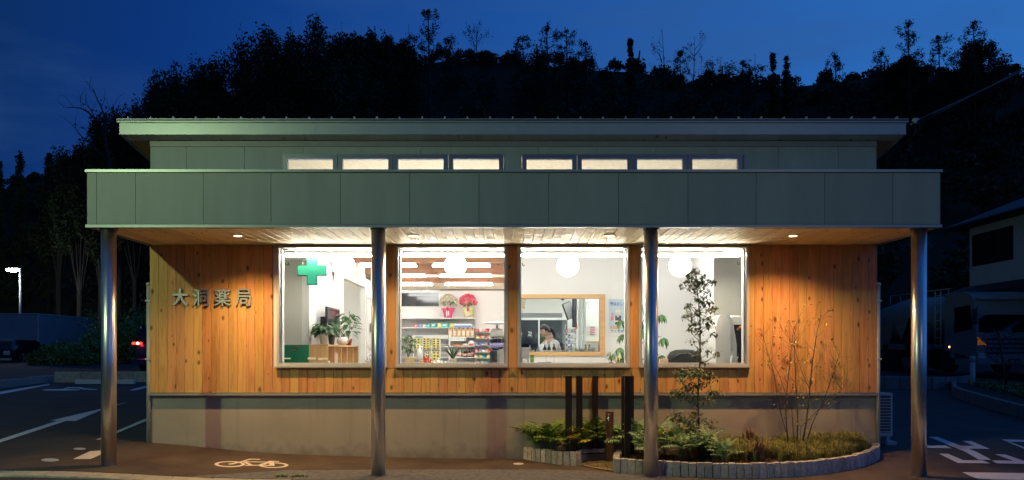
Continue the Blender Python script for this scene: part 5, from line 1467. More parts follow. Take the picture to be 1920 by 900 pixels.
yb_ = PY + .22; sb = S(yb_)
for px, k, m_, cm, lab in bt:
    t = empty('reagent_bottle', ((px - 960) / sb, yb_, FL + 1.031), lab + ' on the dispensary counter', 'bottle')
    k *= .86
    part(t, 'bottle_body', m_, lambda q: q.lathe([(.032, 0), (.036, .01), (.036, .115 * k), (.030, .14 * k), (.013, .165 * k), (.013, .185 * k)], n=14))
    part(t, 'cap', cm, lambda q: q.lathe([(.0165, .1855 * k), (.0165, .215 * k), (.0001, .215 * k)], n=10))
    part(t, 'label', 'white_plastic', lambda q: q.lathe([(.0368, .03 * k), (.0368, .09 * k)], n=14))
for px, w_, h_, m_, lab in ((1123, .03, .18, 'pink_box', 'narrow pink package at the right of the counter'), (1128.5, .09, .21, 'white_plastic', 'white package with a blue swoosh at the right end of the counter'), (1013, .07, .02, 'orange_paint', 'flat orange box on the counter')):
    t = empty('package', ((px - 960) / sb, yb_, FL + 1.031), lab, 'box')
    part(t, 'carton', m_, lambda q: q.bbox(-w_ / 2, w_ / 2, -.03, .03, 0, h_, .003)); part(t, 'print', 'blue_box' if 'blue' in lab else 'white_plastic', lambda q: q.prism([(-w_ * .3, h_ * .3), (w_ * .4, h_ * .12), (w_ * .4, h_ * .25), (-w_ * .2, h_ * .45)], -.0315, -.0305))
# strip window of the reception behind, with mirrored lettering 受付
yw = 5.3; sw_ = S(yw)
t = empty('reception_screen', ((976 - 960) / sw_, yw, FL), 'dark glass reception screen with white mirrored characters 受付', 'glass screen')
x0 = (PX0 + .11) - t.location.x; x1 = (1064 - 976) / sw_; z0 = .9; z1 = EYE + (660 - 600) / sw_ - FL
part(t, 'frame', 'white_plastic', lambda q: q.bbox(x0, x1 + .05, -.03, .03, z1, z1 + .05, .003))
part(t, 'frame', 'white_plastic', lambda q: q.bbox(x1, x1 + .03, -.03, .03, z0, z1, .003))
xm = (1009 - 976) / sw_; part(t, 'mullion', 'white_plastic', lambda q: q.bbox(xm, xm + .035, -.03, .03, z0, z1, .003))
part(t, 'lower_panel', 'dark_grey', lambda q: q.box(x0, x1, -.01, .01, 0, z0))
part(t, 'pane', 'smoke_glass', lambda q: q.box(x0, x1, -.003, .003, z0, z1))
for ch, a, b in (('付', 971, 979.5), ('受', 989, 997.5)):
    me = text_mesh('lettering', ch, (a - 976) / sw_, (b - 976) / sw_, EYE + (660 - 630.5) / sw_ - FL, EYE + (660 - 621.5) / sw_ - FL, MAT['white_plastic'], extrude=.001, offset=.02, mirror=True); put('lettering', me, t, (0, -.006, 0))
# dark bookshelf behind the glass
t = empty('file_shelf', (.1, 6.0, FL), 'dark shelf of files behind the reception glass', 'shelf unit')
part(t, 'back_panel', 'mid_grey', lambda q: q.box(-.1, 1.1, .25, .27, 0, 2.0))
part(t, 'shelf', 'mid_grey', lambda q: q.box(-.1, 1.1, -.05, .25, 1.26, 1.285))
for i, (a, w_, m_) in enumerate(((.35, .12, 'lime_box'), (.56, .12, 'blue_box'), (.75, .14, 'light_grey'), (.1, .16, 'mid_grey'), (.22, .07, 'light_grey'))):
    b_ = empty('file_box', (a + .35, 5.99, FL + 1.286), ['green file box on the dark shelf', 'blue file box on the dark shelf', 'grey file box on the dark shelf', 'dark grey file box on the dark shelf', 'narrow grey file box on the dark shelf'][i], 'file box')
    part(b_, 'box', m_, lambda q: q.bbox(-w_ / 2, w_ / 2, 0, .2, 0, .24, .004)); part(b_, 'tab', 'white_plastic', lambda q: q.box(-w_ / 5, w_ / 5, -.002, -.0005, .12, .18))
# medicine rack right of the pharmacist
ym = 4.6; sm_ = S(ym)
t = empty('medicine_rack', ((1069 - 960) / sm_, ym, FL), 'white rack of small medicine packs right of the standing woman', 'rack')
for px in (-9, 10): part(t, 'side_post', 'light_grey', lambda q: q.box(px / sm_ - .01, px / sm_ + .01, -.02, .02, 0, EYE + (660 - 608) / sm_ - FL))
for j, py in enumerate((622.5, 633.5, 644, 655)):
    z = EYE + (660 - py) / sm_ - FL
    part(t, 'shelf', 'light_grey', lambda q: q.box(-10 / sm_, 11 / sm_, -.1, .1, z - .015, z))
    for i in range(4):
        b_ = empty('medicine_pack', ((1062 + i * 5 - 960) / sm_, ym - .05, FL + z + .001), 'small medicine pack, %s on the %s shelf beside the standing woman' % (['leftmost', 'second from left', 'third from left', 'rightmost'][i], ['top', 'second', 'third', 'lowest'][j]), 'packet', 'medicine packs on the white rack')
        part(b_, 'carton', cols[(i * 2 + j * 3) % 9] if j < 1 else ['white_plastic', 'violet_box', 'light_grey', 'white_plastic'][i], lambda q: q.box(-.022, .022, -.03, .03, 0, .055 + .02 * (i % 2)))
        part(b_, 'print', 'white_plastic', lambda q: q.box(-.012, .012, -.0315, -.0305, .015, .035))
# monitors and pillar in the dispensary
t = empty('angled_monitor', at(1066, 582, 4.4), 'grey monitor tilted on a bracket high in the dispensary', 'monitor'); t.rotation_euler = (0, R(-22), R(25))
part(t, 'bezel', 'black_plastic', lambda q: q.bbox(-.10, .10, -.02, .02, -.18, .18, .006)); part(t, 'screen', 'light_grey', lambda q: q.box(-.085, .085, -.0215, -.0205, -.165, .165))
part(t, 'bracket', 'frame_wood', lambda q: q.bbox(.06, .12, .03, .09, -.45, .0, .004))
for px, py, h_, lab in ((1077, 571, .30, 'upper dark wall speaker beside the tilted monitor'), (1077, 597, .38, 'lower dark wall speaker beside the tilted monitor')):
    t = empty('wall_speaker', at(px, py, 4.4), lab, 'speaker'); part(t, 'cabinet', 'black_plastic', lambda q: q.bbox(-.045, .045, -.05, .05, -h_ / 2, h_ / 2, .008)); part(t, 'grille', 'dark_grey', lambda q: q.box(-.03, .03, -.0525, -.0515, -h_ / 2 + .02, h_ / 2 - .02))
t = empty('white_pillar', ((1091 - 960) / S(4.0), 4.0, FL), 'white glazed cabinet pillar in the dispensary', 'cabinet')
part(t, 'side_post', 'white_plastic', lambda q: q.bbox(-.07, -.02, -.05, .05, 0, 2.6, .004)); part(t, 'side_post', 'white_plastic', lambda q: q.bbox(.03, .08, -.05, .05, 0, 2.6, .004)); part(t, 'rail', 'white_plastic', lambda q: [q.box(-.019, .029, -.04, .04, z, z + .03) for z in (.9, 1.4, 1.9, 2.5)])
part(t, 'pane', 'clear_glass', lambda q: q.box(-.019, .029, -.005, .005, 0, 2.6))
t = empty('wire_basket', at(1100, 578, 4.0), 'small hanging wire basket by the white pillar', 'basket')
part(t, 'rim', 'mid_grey', lambda q: (q.tube([(-.07, 0, 0), (.07, 0, 0)], .005, 5), q.tube([(-.07, 0, .12), (.07, 0, .12)], .005, 5)))
part(t, 'wires', 'mid_grey', lambda q: [q.tube([(x, 0, 0), (x, 0, .12)], .004, 5) for x in (-.07, -.035, 0, .035, .07)]); part(t, 'hanger', 'light_grey', lambda q: [q.tube([(x, 0, .12), (x, 0, .4)], .003, 4) for x in (-.03, .03)])
t = empty('paper_notice', at(1111, 620, 4.4), 'white paper notice with pink lines pinned in the dispensary', 'notice')
part(t, 'paper', 'white_plastic', lambda q: q.box(-.13, .10, 0, .004, -.12, .10)); part(t, 'printed_lines', 'pink_box', lambda q: [q.box(-.05, .05, -.003, -.001, z, z + .022) for z in (-.09, -.055, -.015, .02, .06)])
t = empty('side_cabinet', ((1122 - 960) / S(4.6), 4.6, FL), 'pale grey side cabinet under the pink lined notice', 'cabinet'); part(t, 'carcass', 'shade_grey', lambda q: q.bbox(-.32, .32, -.1, .2, 0, 1.28, .004)); part(t, 'top_board', 'frame_wood', lambda q: q.bbox(-.33, .33, -.12, .2, 1.281, 1.30, .003))
t = empty('dispensary_back_wall', (1.5, 4.85, FL), 'pale wall dividing the dispensary at right', 'partition'); part(t, 'panel', 'white_wall', lambda q: q.box(.12, 1.9, 0, .08, 0, 3.0))
t = empty('dome_camera', at(1055, 561, 4.2), 'small black dome camera under the dispensary ceiling', 'camera'); part(t, 'dome', 'black_plastic', lambda q: q.lathe([(.0001, -.03), (.03, -.015), (.035, 0)], n=12)); part(t, 'mount', 'white_plastic', lambda q: q.lathe([(.045, 0.001), (.045, .012), (.0001, .012)], n=12))
t = empty('hanging_cloth', at(978, 566, 4.0), 'beige hanging panel at the top left of the serving opening', 'banner'); part(t, 'cloth', 'cream_label', lambda q: q.prism([(-.14, .10), (.10, .10), (.06, -.12), (-.14, -.13)], -.01, .01)); part(t, 'clip', 'lime_box', lambda q: q.box(.03, .07, -.02, .0, -.14, -.115))
# poster on the partition
yp = PY - .012; sp_ = S(yp)
p0 = at(1141.5, 631, yp); p1 = at(1174, 561, yp)
t = empty('wall_poster', (p0.x, yp, p0.z), 'pale blue poster of a doctor figure with lettering on the partition', 'poster'); w_ = p1.x - p0.x; h_ = p1.z - p0.z
part(t, 'sheet', 'poster_blue', lambda q: q.box(0, w_, 0, .006, 0, h_))
part(t, 'lower_field', 'white_plastic', lambda q: q.box(.003, w_ - .003, -.0015, -.0005, .003, h_ * .20))
part(t, 'figure_body', 'pot_grey', lambda q: q.prism([(w_ * .36, h_ * .32), (w_ * .70, h_ * .32), (w_ * .72, h_ * .55), (w_ * .62, h_ * .57), (w_ * .53, h_ * .50), (w_ * .42, h_ * .57), (w_ * .33, h_ * .54)], -.0015, -.0005))
part(t, 'figure_sleeve', 'ceramic', lambda q: (q.prism([(w_ * .28, h_ * .38), (w_ * .55, h_ * .40), (w_ * .55, h_ * .43), (w_ * .36, h_ * .43), (w_ * .37, h_ * .55), (w_ * .30, h_ * .53)], -.003, -.002)))
part(t, 'figure_head', 'cream_label', lambda q: q.prism([(w_ * .52 + math.cos(a) * w_ * .17, h_ * .675 + math.sin(a) * h_ * .075) for a in np.linspace(0, 2 * PI, 17)[:-1]], -.0035, -.001))
part(t, 'figure_glasses', 'white_plastic', lambda q: [q.prism([(w_ * (.52 + dx) + math.cos(a) * w_ * .06, h_ * .68 + math.sin(a) * h_ * .03) for a in np.linspace(0, 2 * PI, 11)[:-1]], -.005, -.004) for dx in (-.08, .08)])
part(t, 'small_figure', 'pink_box', lambda q: (q.prism([(w_ * .2 + math.cos(a) * w_ * .07, h_ * .6 + math.sin(a) * h_ * .035) for a in np.linspace(0, 2 * PI, 11)[:-1]], -.0035, -.001), q.box(w_ * .13, w_ * .26, -.003, -.001, h_ * .43, h_ * .55)))
part(t, 'table_patch', 'kraft', lambda q: q.box(w_ * .08, w_ * .62, -.003, -.001, h_ * .20, h_ * .28))
put('lettering', text_mesh('lettering', '薬は正しく', w_ * .08, w_ * .93, h_ * .83, h_ * .92, MAT['poster_ink'], extrude=.001, offset=.02), t, (0, -.003, 0))
put('lettering', text_mesh('lettering', '薬と健康', w_ * .08, w_ * .93, h_ * .11, h_ * .18, MAT['blue_box'], extrude=.001, offset=.03), t, (0, -.004, 0))
# waiting side shelf under the partition with things
ysd = 1.55; sd_ = S(ysd)
t = empty('side_table', ((1075 - 960) / sd_, ysd, FL), 'low white side table behind the third window', 'table')
zt3 = EYE + (660 - 683.5) / sd_ - FL
part(t, 'table_top', 'white_plastic', lambda q: q.bbox(-.98, .98, -.2, .2, zt3 - .03, zt3, .004))
for sx in (-.93, .93): part(t, 'leg', 'white_plastic', lambda q: q.box(sx - .02, sx + .02, -.15, .15, 0, zt3 - .031))
def on3(name, px, label, cat, dy=0): return empty(name, ((px - 960) / S(ysd + dy), ysd + dy, FL + zt3 + .001), label, cat)
t = on3('screen_stand', 984, 'grey counter screen seen from behind at the lower left of the third window', 'screen', -.1)
part(t, 'panel', 'mid_grey', lambda q: q.bbox(-.075, .075, -.01, .01, .0, .30, .004)); part(t, 'foot', 'light_grey', lambda q: q.bbox(-.04, .04, -.05, -.011, 0, .10, .004))
t = on3('bamboo_cup', 997.5, 'olive green square cup beside the grey screen', 'cup'); part(t, 'cup', 'leaf_light', lambda q: q.bbox(-.034, .034, -.03, .03, 0, .165, .003)); part(t, 'rim', 'leaf_dark', lambda q: q.bbox(-.036, .036, -.032, .032, .166, .172, .002))
t = on3('hand_mirror', 1032, 'thin wire ring stand in front of the counter', 'stand'); part(t, 'ring', 'mid_grey', lambda q: q.tube([(math.cos(a) * .075, 0, .10 + math.sin(a) * .095) for a in np.linspace(-.4 * PI, 1.4 * PI, 20)], .0025, 5)); part(t, 'base', 'light_grey', lambda q: q.lathe([(.035, 0), (.035, .01), (.0001, .012)], n=12))
t = on3('folded_tray', 1018, 'flat black tray lying on the side table', 'tray'); part(t, 'tray', 'black_plastic', lambda q: q.prism([(-.16, 0), (.18, 0), (.13, .045), (-.10, .035)], -.1, .1)); part(t, 'lining', 'leaf_light', lambda q: q.prism([(-.16, .0), (-.10, .0), (-.08, .03), (-.13, .03)], -.13, -.101))
t = on3('potted_plant', 1146, 'small bright green plant in a red pot at the right of the third window', 'potted plant'); pot(t, .03, .036, .035, 'terracotta'); foliage(t, 44, .07, .10, .085, .028, 'leaf_light', 4, flat=2.0, droop=.3)
t = on3('wrapped_gift', 1160, 'yellow green wrapped bouquet beside the small red pot', 'bouquet'); part(t, 'wrapping', 'yellow_wrap', lambda q: q.lathe([(.02, 0), (.07, .06), (.06, .12), (.02, .15)], n=10)); part(t, 'ribbon', 'black_plastic', lambda q: q.box(-.03, -.012, -.072, -.06, .06, .12)); part(t, 'tail', 'yellow_wrap', lambda q: q.tube([(.03, 0, .06), (.08, 0, .03), (.11, 0, 0)], [.02, .012, .006], 6))

# --- tall money tree between third and fourth window
t = empty('money_tree', ((1195 - 960) / S(1.3), 1.3, FL), 'tall glossy leaved money tree half hidden by pier and steel column', 'potted plant')
pot(t, .15, .19, .32, 'ceramic')
part(t, 'trunk', 'stem_brown', lambda q: (q.tube([(0, 0, .28), (.02, 0, .9), (.03, 0, 1.7)], [.03, .022, .012], 8), [q.tube([(.02, 0, z), (a * .5, b * .4, z + .2), (a, b, z + .18)], .006, 5) for a, b, z in ((-.25, 0, 1.15), (-.22, .05, 1.55), (.36, .02, 1.5), (.40, -.03, 1.15), (.38, .02, .85), (.1, .1, 1.7))]))
def money(q):
    r = random.Random(14)
    for (cx, cy, cz) in ((-.27, 0, 1.62), (-.25, .05, 1.38), (-.3, 0, 1.15), (-.22, .1, .98), (.42, 0, 1.72), (.46, 0, 1.32), (.42, 0, 1.02), (.03, 0, 1.9), (.05, .05, 1.6), (-.02, 0, 1.3), (0, 0, 1.05), (.08, 0, 1.45), (-.05, .05, 1.75)):
        n = r.randint(6, 8)
        for k in range(n):
            a = k * 2 * PI / n + r.uniform(-.2, .2); q.leaf((cx, cy, cz), Vector((math.cos(a) * .8, math.sin(a) * .8, -.55)), r.uniform(.15, .23), .068, bend=.45)
part(t, 'leaves', 'leaf_green', money)
# --- fourth window: chair, blood pressure capsule
t = empty('massage_chair', ((1283 - 960) / S(.85), .85, FL), 'black padded chair back behind the fourth window', 'chair')
def chairb(q):
    bmv = []
    q.lathe([(.27, 0), (.30, .25), (.30, .60), (.285, .72), (.24, .79), (.15, .825), (.0001, .835)], n=28)
q = MB(); chairb(q); q.v = [(x, y * .42, z + .28) for x, y, z in q.v]; q.build('backrest', MAT['black_fabric'], t, local=True)
part(t, 'seat', 'black_fabric', lambda q: q.bbox(-.30, .30, .13, .62, .34, .50, .03)); part(t, 'piping', 'dark_grey', lambda q: q.tube([(-.20, -.10, .97), (-.1, -.115, 1.04), (.05, -.115, 1.045), (.18, -.10, .99)], .010, 6))
for sx in (-.24, .24):
    for sy in (.0, .55): part(t, 'leg', 'chrome', lambda q: q.tube([(sx, sy, 0), (sx, sy, .34)], .015, 8))
t = empty('tissue_box', at(1244, 683, .8), 'tan tissue box left of the black chair', 'box'); part(t, 'box', 'kraft', lambda q: q.bbox(-.07, .07, -.05, .05, 0, .09, .004)); part(t, 'lid', 'light_grey', lambda q: q.bbox(.0, .04, -.02, .02, .091, .105, .003))
t = empty('side_stand', ((1230 - 960) / S(.8), .8, FL), 'narrow table carrying the tan tissue box', 'table'); zz4 = at(1244, 683, .8).z - FL
part(t, 'table_top', 'white_plastic', lambda q: q.bbox(-.2, .22, -.12, .12, zz4 - .025, zz4 - .001, .003)); part(t, 'leg', 'white_plastic', lambda q: q.box(-.02, .02, -.02, .02, 0, zz4 - .026))
yc = .62; sc_ = S(yc)
t = empty('health_check_machine', ((1366 - 960) / sc_, yc, FL), 'white arched blood pressure machine with silver band at the fourth window', 'medical machine')
def arch(q, x0, x1, y0, y1, zt, n=12, ex=2.6):
    poly = []
    for k in range(n + 1):
        a = PI * k / n; c = math.cos(a); s2 = math.sin(a)
        poly.append(((x0 + x1) / 2 - (x1 - x0) / 2 * math.copysign(abs(c) ** (2 / ex), c), zt - .45 + .45 * abs(s2) ** (2 / ex)))
    q.prism([(x0, 0)] + poly + [(x1, 0)], y0, y1, smooth=False)
zt4 = EYE + (660 - 590) / sc_ - FL
x_ = lambda px: (px - 1366) / sc_
part(t, 'shell', 'white_plastic', lambda q: arch(q, x_(1338), x_(1366), -.12, .28, zt4))
part(t, 'silver_band', 'alu_frame', lambda q: (q.prism([(x_(1358), zt4 - .01), (x_(1364), zt4), (x_(1371), zt4 - .10), (x_(1378), zt4 - .5), (x_(1377), 0), (x_(1367), 0), (x_(1366.5), zt4 - .45)], -.10, .27)))
part(t, 'hood', 'white_plastic', lambda q: q.bbox(x_(1370), x_(1405), .0, .28, zt4 - .16, zt4 - .01, .03))
part(t, 'cuff_cavity', 'black_plastic', lambda q: q.bbox(x_(1377.5), x_(1402), .02, .27, 0, zt4 - .165, .006))
part(t, 'orange_hose', 'orange_paint', lambda q: q.tube([(x_(1382), .0, zt4 - .25), (x_(1386), -.02, zt4 - .21), (x_(1394), -.02, zt4 - .19), (x_(1402), -.01, zt4 - .20)], .017, 8))
part(t, 'tube', 'dark_grey', lambda q: q.tube([(x_(1386), .0, .3), (x_(1388), -.01, .8), (x_(1384), .0, 1.05)], .012, 6))
t = empty('window_ledge', ((1372 - 960) / S(.32), .32, FL), 'narrow white ledge behind the fourth window', 'shelf'); zl = EYE + (660 - 682.5) / S(.32) - FL
part(t, 'board', 'white_plastic', lambda q: q.bbox(-.10, .25, -.06, .06, zl - .02, zl, .003)); part(t, 'leg', 'white_plastic', lambda q: q.box(-.01, .01, -.01, .01, 0, zl - .021))
t = empty('spray_bottle', ((1373 - 960) / S(.32), .32, FL + zl + .001), 'pale blue spray bottle on the ledge of the fourth window', 'bottle')
part(t, 'bottle_body', 'clear_plastic', lambda q: q.lathe([(.036, 0), (.04, .01), (.038, .10), (.018, .13), (.012, .15)], n=14)); part(t, 'spray_head', 'white_plastic', lambda q: (q.lathe([(.014, .151), (.014, .165), (.0001, .17)], n=8), q.bbox(-.03, .02, -.01, .01, .171, .195, .004), q.box(-.022, -.012, -.004, .004, .14, .17)))
t = empty('small_brush', ((1382.5 - 960) / S(.32), .32, FL + zl + .001), 'small yellow handled brush beside the spray bottle', 'brush'); part(t, 'handle', 'yellow_card', lambda q: q.tube([(0, 0, 0), (0, 0, .09)], .007, 6)); part(t, 'bristles', 'white_plastic', lambda q: q.lathe([(.012, .091), (.02, .11), (.0001, .115)], n=8))

# ------------------------------------------------------------------ people
def skinned(name, chain, mat, parent, sub=2):
    """chain: list of (point, radius, parent index)"""
    me = bpy.data.meshes.new(name)
    me.from_pydata([c[0] for c in chain], [(c[2], i) for i, c in enumerate(chain) if c[2] is not None], [])
    o = put(name, me, parent)
    md = o.modifiers.new('skin', 'SKIN'); md.use_smooth_shade = True
    sv = me.skin_vertices[0].data
    for i, c in enumerate(chain):
        r = c[1]; sv[i].radius = (r, r) if not hasattr(r, '__len__') else r
        sv[i].use_root = (i == 0)
    if sub: o.modifiers.new('sub', 'SUBSURF').levels = sub; o.modifiers['sub'].render_levels = sub
    me.materials.append(MAT[mat])
    return o
def head_mesh(parent, loc, yaw, pitch, name='head'):
    bm = bmesh.new(); bmesh.ops.create_uvsphere(bm, u_segments=28, v_segments=22, radius=1)
    for v in bm.verts:   # face looks along -y
        x, y, z = v.co
        w = .074 * (1 - .22 * max(0, -z) ** 1.5); d = .095
        v.co = Vector((x * w, y * d * (1 - .10 * max(0, -z)), z * .118 - .0))
        if y < -.2 and z < -.35: v.co.y -= .012 * min(1, (-.35 - z) * 3) * (1 - abs(x))     # chin
        if y < -.55 and abs(z + .12) < .28 and abs(x) < .26: v.co.y -= .022 * (1 - abs(x) / .26) * (1 - abs(z + .12) / .28 * .7)   # nose
        if y < -.5 and .0 < z < .35 and .2 < abs(x) < .65: v.co.y += .006          # eye sockets
        if y < -.5 and abs(z + .52) < .1 and abs(x) < .4: v.co.y -= .005           # lips
    me = bpy.data.meshes.new(name); bm.to_mesh(me); bm.free()
    for p in me.polygons: p.use_smooth = True
    me.materials.append(MAT['skin_tone'])
    o = put(name, me, parent, loc, (pitch, 0, yaw))
    q = MB()
    for sx in (-1, 1):
        q.lathe([(.0001, -.006), (.011, 0), (.0001, .006)], (sx * .030, -.081, .015), 10, axis='y')
    q.build('eyes', MAT['dark_hair'], o, local=True)
    q = MB(); q.box(-.022, .022, -.098, -.090, -.064, -.058); q.build('mouth', MAT['red_lip'], o, local=True)
    for sx in (-1, 1):
        q = MB(); q.lathe([(.0001, -.008), (.022, -.006), (.026, .0), (.016, .008), (.0001, .009)], (sx * .076, .004, -.002), 10, axis='x'); q.build('ear', MAT['skin_tone'], o, local=True)
    return o
def hair_cap(head, long=0):
    bm = bmesh.new(); bmesh.ops.create_uvsphere(bm, u_segments=28, v_segments=20, radius=1)
    dele = [v for v in bm.verts if (v.co.y < -.35 and v.co.z < .42) or (v.co.z < -.45) or (abs(v.co.x) > .7 and v.co.z < -.1 and v.co.y < .15)]
    bmesh.ops.delete(bm, geom=dele, context='VERTS')
    r = random.Random(1)
    for v in bm.verts:
        v.co = Vector((v.co.x * .086, v.co.y * .106 + .006, v.co.z * .127 + .004)) * r.uniform(.985, 1.025)
    me = bpy.data.meshes.new('hair'); bm.to_mesh(me); bm.free()
    for p in me.polygons: p.use_smooth = True
    me.materials.append(MAT['dark_hair'])
    o = put('hair', me, head); so = o.modifiers.new('s', 'SOLIDIFY'); so.thickness = .012; so.offset = 0
    if long:
        q = MB(); q.tube([(0, .095, .03), (0, .135, .01), (.0, .16, -.06), (0, .155, -.15), (0, .13, -.23)], [.020, .030, .032, .026, .008], 10); q.build('ponytail', MAT['dark_hair'], o, local=True)
    return o
def hand_chain(ch, wi, wp, d, r=.85):
    """five fingered relaxed hand grown from wrist index wi"""
    d = Vector(d).normalized(); s_ = d.orthogonal().normalized(); n_ = d.cross(s_)
    base = len(ch)
    ch.append((tuple(Vector(wp) + d * .05), .022, wi)); pi_ = base
    for k, (o_, L) in enumerate(((-.030, .060), (-.010, .074), (.010, .070), (.029, .055))):
        a = Vector(wp) + d * .085 + s_ * o_; ch.append((tuple(a), .0095, pi_)); i1 = len(ch) - 1
        b = a + d * L * .55 + n_ * .008; ch.append((tuple(b), .0085, i1)); ch.append((tuple(b + (d * .7 + n_ * .7).normalized() * L * .45), .007, len(ch) - 1))
    a = Vector(wp) + d * .035 - s_ * .034; ch.append((tuple(a), .011, pi_)); ch.append((tuple(a + (d - s_ * .7).normalized() * .045), .009, len(ch) - 1))
def person(loc, yaw, label, seated, lean, hair_long):
    p = empty('person', loc, label, 'person', rz=yaw)
    # local frame: faces -y
    zh = .50 if seated else .86
    L = lean
    def sp(z, f): return (0, -math.sin(L) * z * 1.0 - f, zh + math.cos(L) * z)
    ch = [(sp(0, 0), (.135, .10), None), (sp(.16, 0), (.115, .09), 0), (sp(.34, 0), (.135, .10), 1), (sp(.46, 0), (.11, .08), 2), (sp(.53, .01), .050, 3), (sp(.60, .02), .047, 4)]
    sh = Vector(sp(.45, 0)); arms = []
    for sx in (-1, 1):
        a = sh + Vector((sx * .165, 0, -.01)); e = a + Vector((sx * .05, -.08, -.26)); w_ = e + Vector((-sx * .07, -.22, -.02 if seated else -.06))
        ch.append((tuple(a), .050, 3)); ch.append((tuple(e), .038, len(ch) - 1)); ch.append((tuple(w_), .026, len(ch) - 1))
        arms.append((a, e, w_)); hand_chain(ch, len(ch) - 1, w_, (-sx * .15, -.9, -.35))
    for sx in (-1, 1):
        h = Vector((sx * .09, 0, zh - .02))
        if seated: k = h + Vector((sx * .03, -.40, .0)); f = Vector((sx * .12, -.42, .08))
        else: k = Vector((sx * .10, -.01, .46)); f = Vector((sx * .10, .02, .08))
        ch.append((tuple(h), .085, 0)); ch.append((tuple(k), .055, len(ch) - 1)); ch.append((tuple(f), .038, len(ch) - 1)); ch.append((tuple(f + Vector((0, -.14, -.04))), .034, len(ch) - 1))
    body = skinned('body', ch, 'skin_tone', p, 1)
    coat = [(sp(-.06, 0), (.175, .135), None), (sp(.16, 0), (.150, .118), 0), (sp(.34, 0), (.175, .135), 1), (sp(.47, 0), (.150, .120), 2)]
    for (a, e, w_) in arms:
        coat.append((tuple(a), .078, 3)); coat.append((tuple(e), .056, len(coat) - 1)); coat.append((tuple(w_ - (w_ - e) * .08), .043, len(coat) - 1))
    if not seated:
        coat += [((0, .02, zh - .28), (.19, .15), 0), ((0, .03, zh - .45), (.20, .16), len(coat))]
    else:
        pass
    skinned('coat', coat, 'coat_white', p, 2)
    lg = [((0, 0, zh), (.13, .11), None)]
    for sx in (-1, 1):
        if seated: pts = [Vector((sx * .1, -.03, zh - .02)), Vector((sx * .12, -.41, zh)), Vector((sx * .12, -.42, .12))]
        else: pts = [Vector((sx * .1, 0, zh - .1)), Vector((sx * .10, -.01, .46)), Vector((sx * .10, .02, .12))]
        lg.append((tuple(pts[0]), .095, 0)); lg.append((tuple(pts[1]), .07, len(lg) - 1)); lg.append((tuple(pts[2]), .055, len(lg) - 1))
    skinned('trousers', lg, 'cloth_dark', p, 1)
    for sx in (-1, 1):
        yy_ = -.46 if seated else -.03
        q = MB(); q.bbox(sx * .11 - .045, sx * .11 + .045, yy_ - .13, yy_ + .12, .0, .09, .02); q.build('shoe', MAT['white_plastic'], p, local=True)
    hp = sp(.70, .045)
    hd = head_mesh(p, hp, 0, R(12) + L * .4)
    hair_cap(hd, hair_long)
    return p
y_ = 3.75
person(((1050 - 960) / S(y_), y_, FL), R(-72), 'woman in a white coat with a dark ponytail leaning over the counter', False, .42, 1)
y_ = 4.45
person(((1013 - 960) / S(y_), y_, FL + .26), R(70), 'dark haired person in a white coat sitting behind the bottles', True, .22, 0)
t = empty('stool', ((1012 - 960) / S(4.45), 4.45, FL), 'round stool under the seated dark haired person', 'stool')
part(t, 'seat', 'dark_grey', lambda q: q.lathe([(.17, .60), (.19, .62), (.19, .66), (.0001, .67)], n=20)); part(t, 'column', 'chrome', lambda q: q.tube([(0, 0, .02), (0, 0, .60)], .025, 10)); part(t, 'base', 'chrome', lambda q: q.lathe([(.22, 0), (.20, .025), (.0001, .04)], n=20))

# ------------------------------------------------------------------ the parking lot and road behind: kerbs, vehicles
def block_row(name, label, cat, pts, mat, h, th, step, zoff=0, group=None):
    p0 = Vector(pts[0]); t = empty(name, (p0.x, p0.y, gz(p0.x, p0.y)), label, cat, group)
    for a, b in zip(pts[:-1], pts[1:]):
        a = Vector(a); b = Vector(b); n = max(1, int(round((b - a).length / step))); d = (b - a) / n; an = math.atan2(d.y, d.x)
        q = MB(); q.bbox(-d.length / 2 + .004, d.length / 2 - .004, -th / 2, th / 2, -.25, h, .012); me = q.mesh('block', MAT[mat])
        for i in range(n):
            c = a + d * (i + .5); z = gz(c.x, c.y)
            put('block', me, t, (c.x - p0.x, c.y - p0.y, z - gz(p0.x, p0.y)), (0, 0, an))
    return t
def wxy(px, py): g = ground_at(px, py); return (g.x, g.y)
a = wxy(5, 727); b = wxy(103, 715)
block_row('lot_kerb', 'long pale concrete kerb at the left of the parking lot', 'kerb', [wxy(-120, 742), a, b], 'concrete_block', .22, .15, 1.2)
block_row('low_block_wall', 'low brown block wall behind the wheel stops', 'wall', [wxy(103, 717), wxy(300, 716)], 'concrete', .34, .15, .8)
c0 = ground_at(142, 719.5); c1 = ground_at(253, 719.5)
block_row('wheel_stop', 'long white wheel stop bar at the end of the parking bay', 'wheel stop', [(c0.x, c0.y), (c1.x, c1.y)], 'road_paint', .13, .16, 1.05)
rwall = [wxy(1600, 727.5), wxy(1745, 730), wxy(1818, 729)]
block_row('lot_block_wall', 'low grey block wall in front of the dark truck', 'wall', rwall, 'concrete_block', .40, .16, .42)
pts = [wxy(*p) for p in ((1818, 718), (1795, 722), (1787, 733), (1792, 745), (1830, 757), (1890, 776), (1960, 795))]
kt = block_row('driveway_planter', 'curved stone edged planter at the right edge of the driveway', 'planter', smooth_pts(pts, 1), 'concrete_block', .28, .12, .16)
poly = smooth_pts(pts, 1) + [wxy(1990, 740), wxy(1880, 722)]
sheet('soil', poly, 'soil', .20, .5, kt)
lp = []
rg = np.random.default_rng(5)
P0 = np.array([wxy(1815, 732), wxy(1960, 775), wxy(1960, 745)])
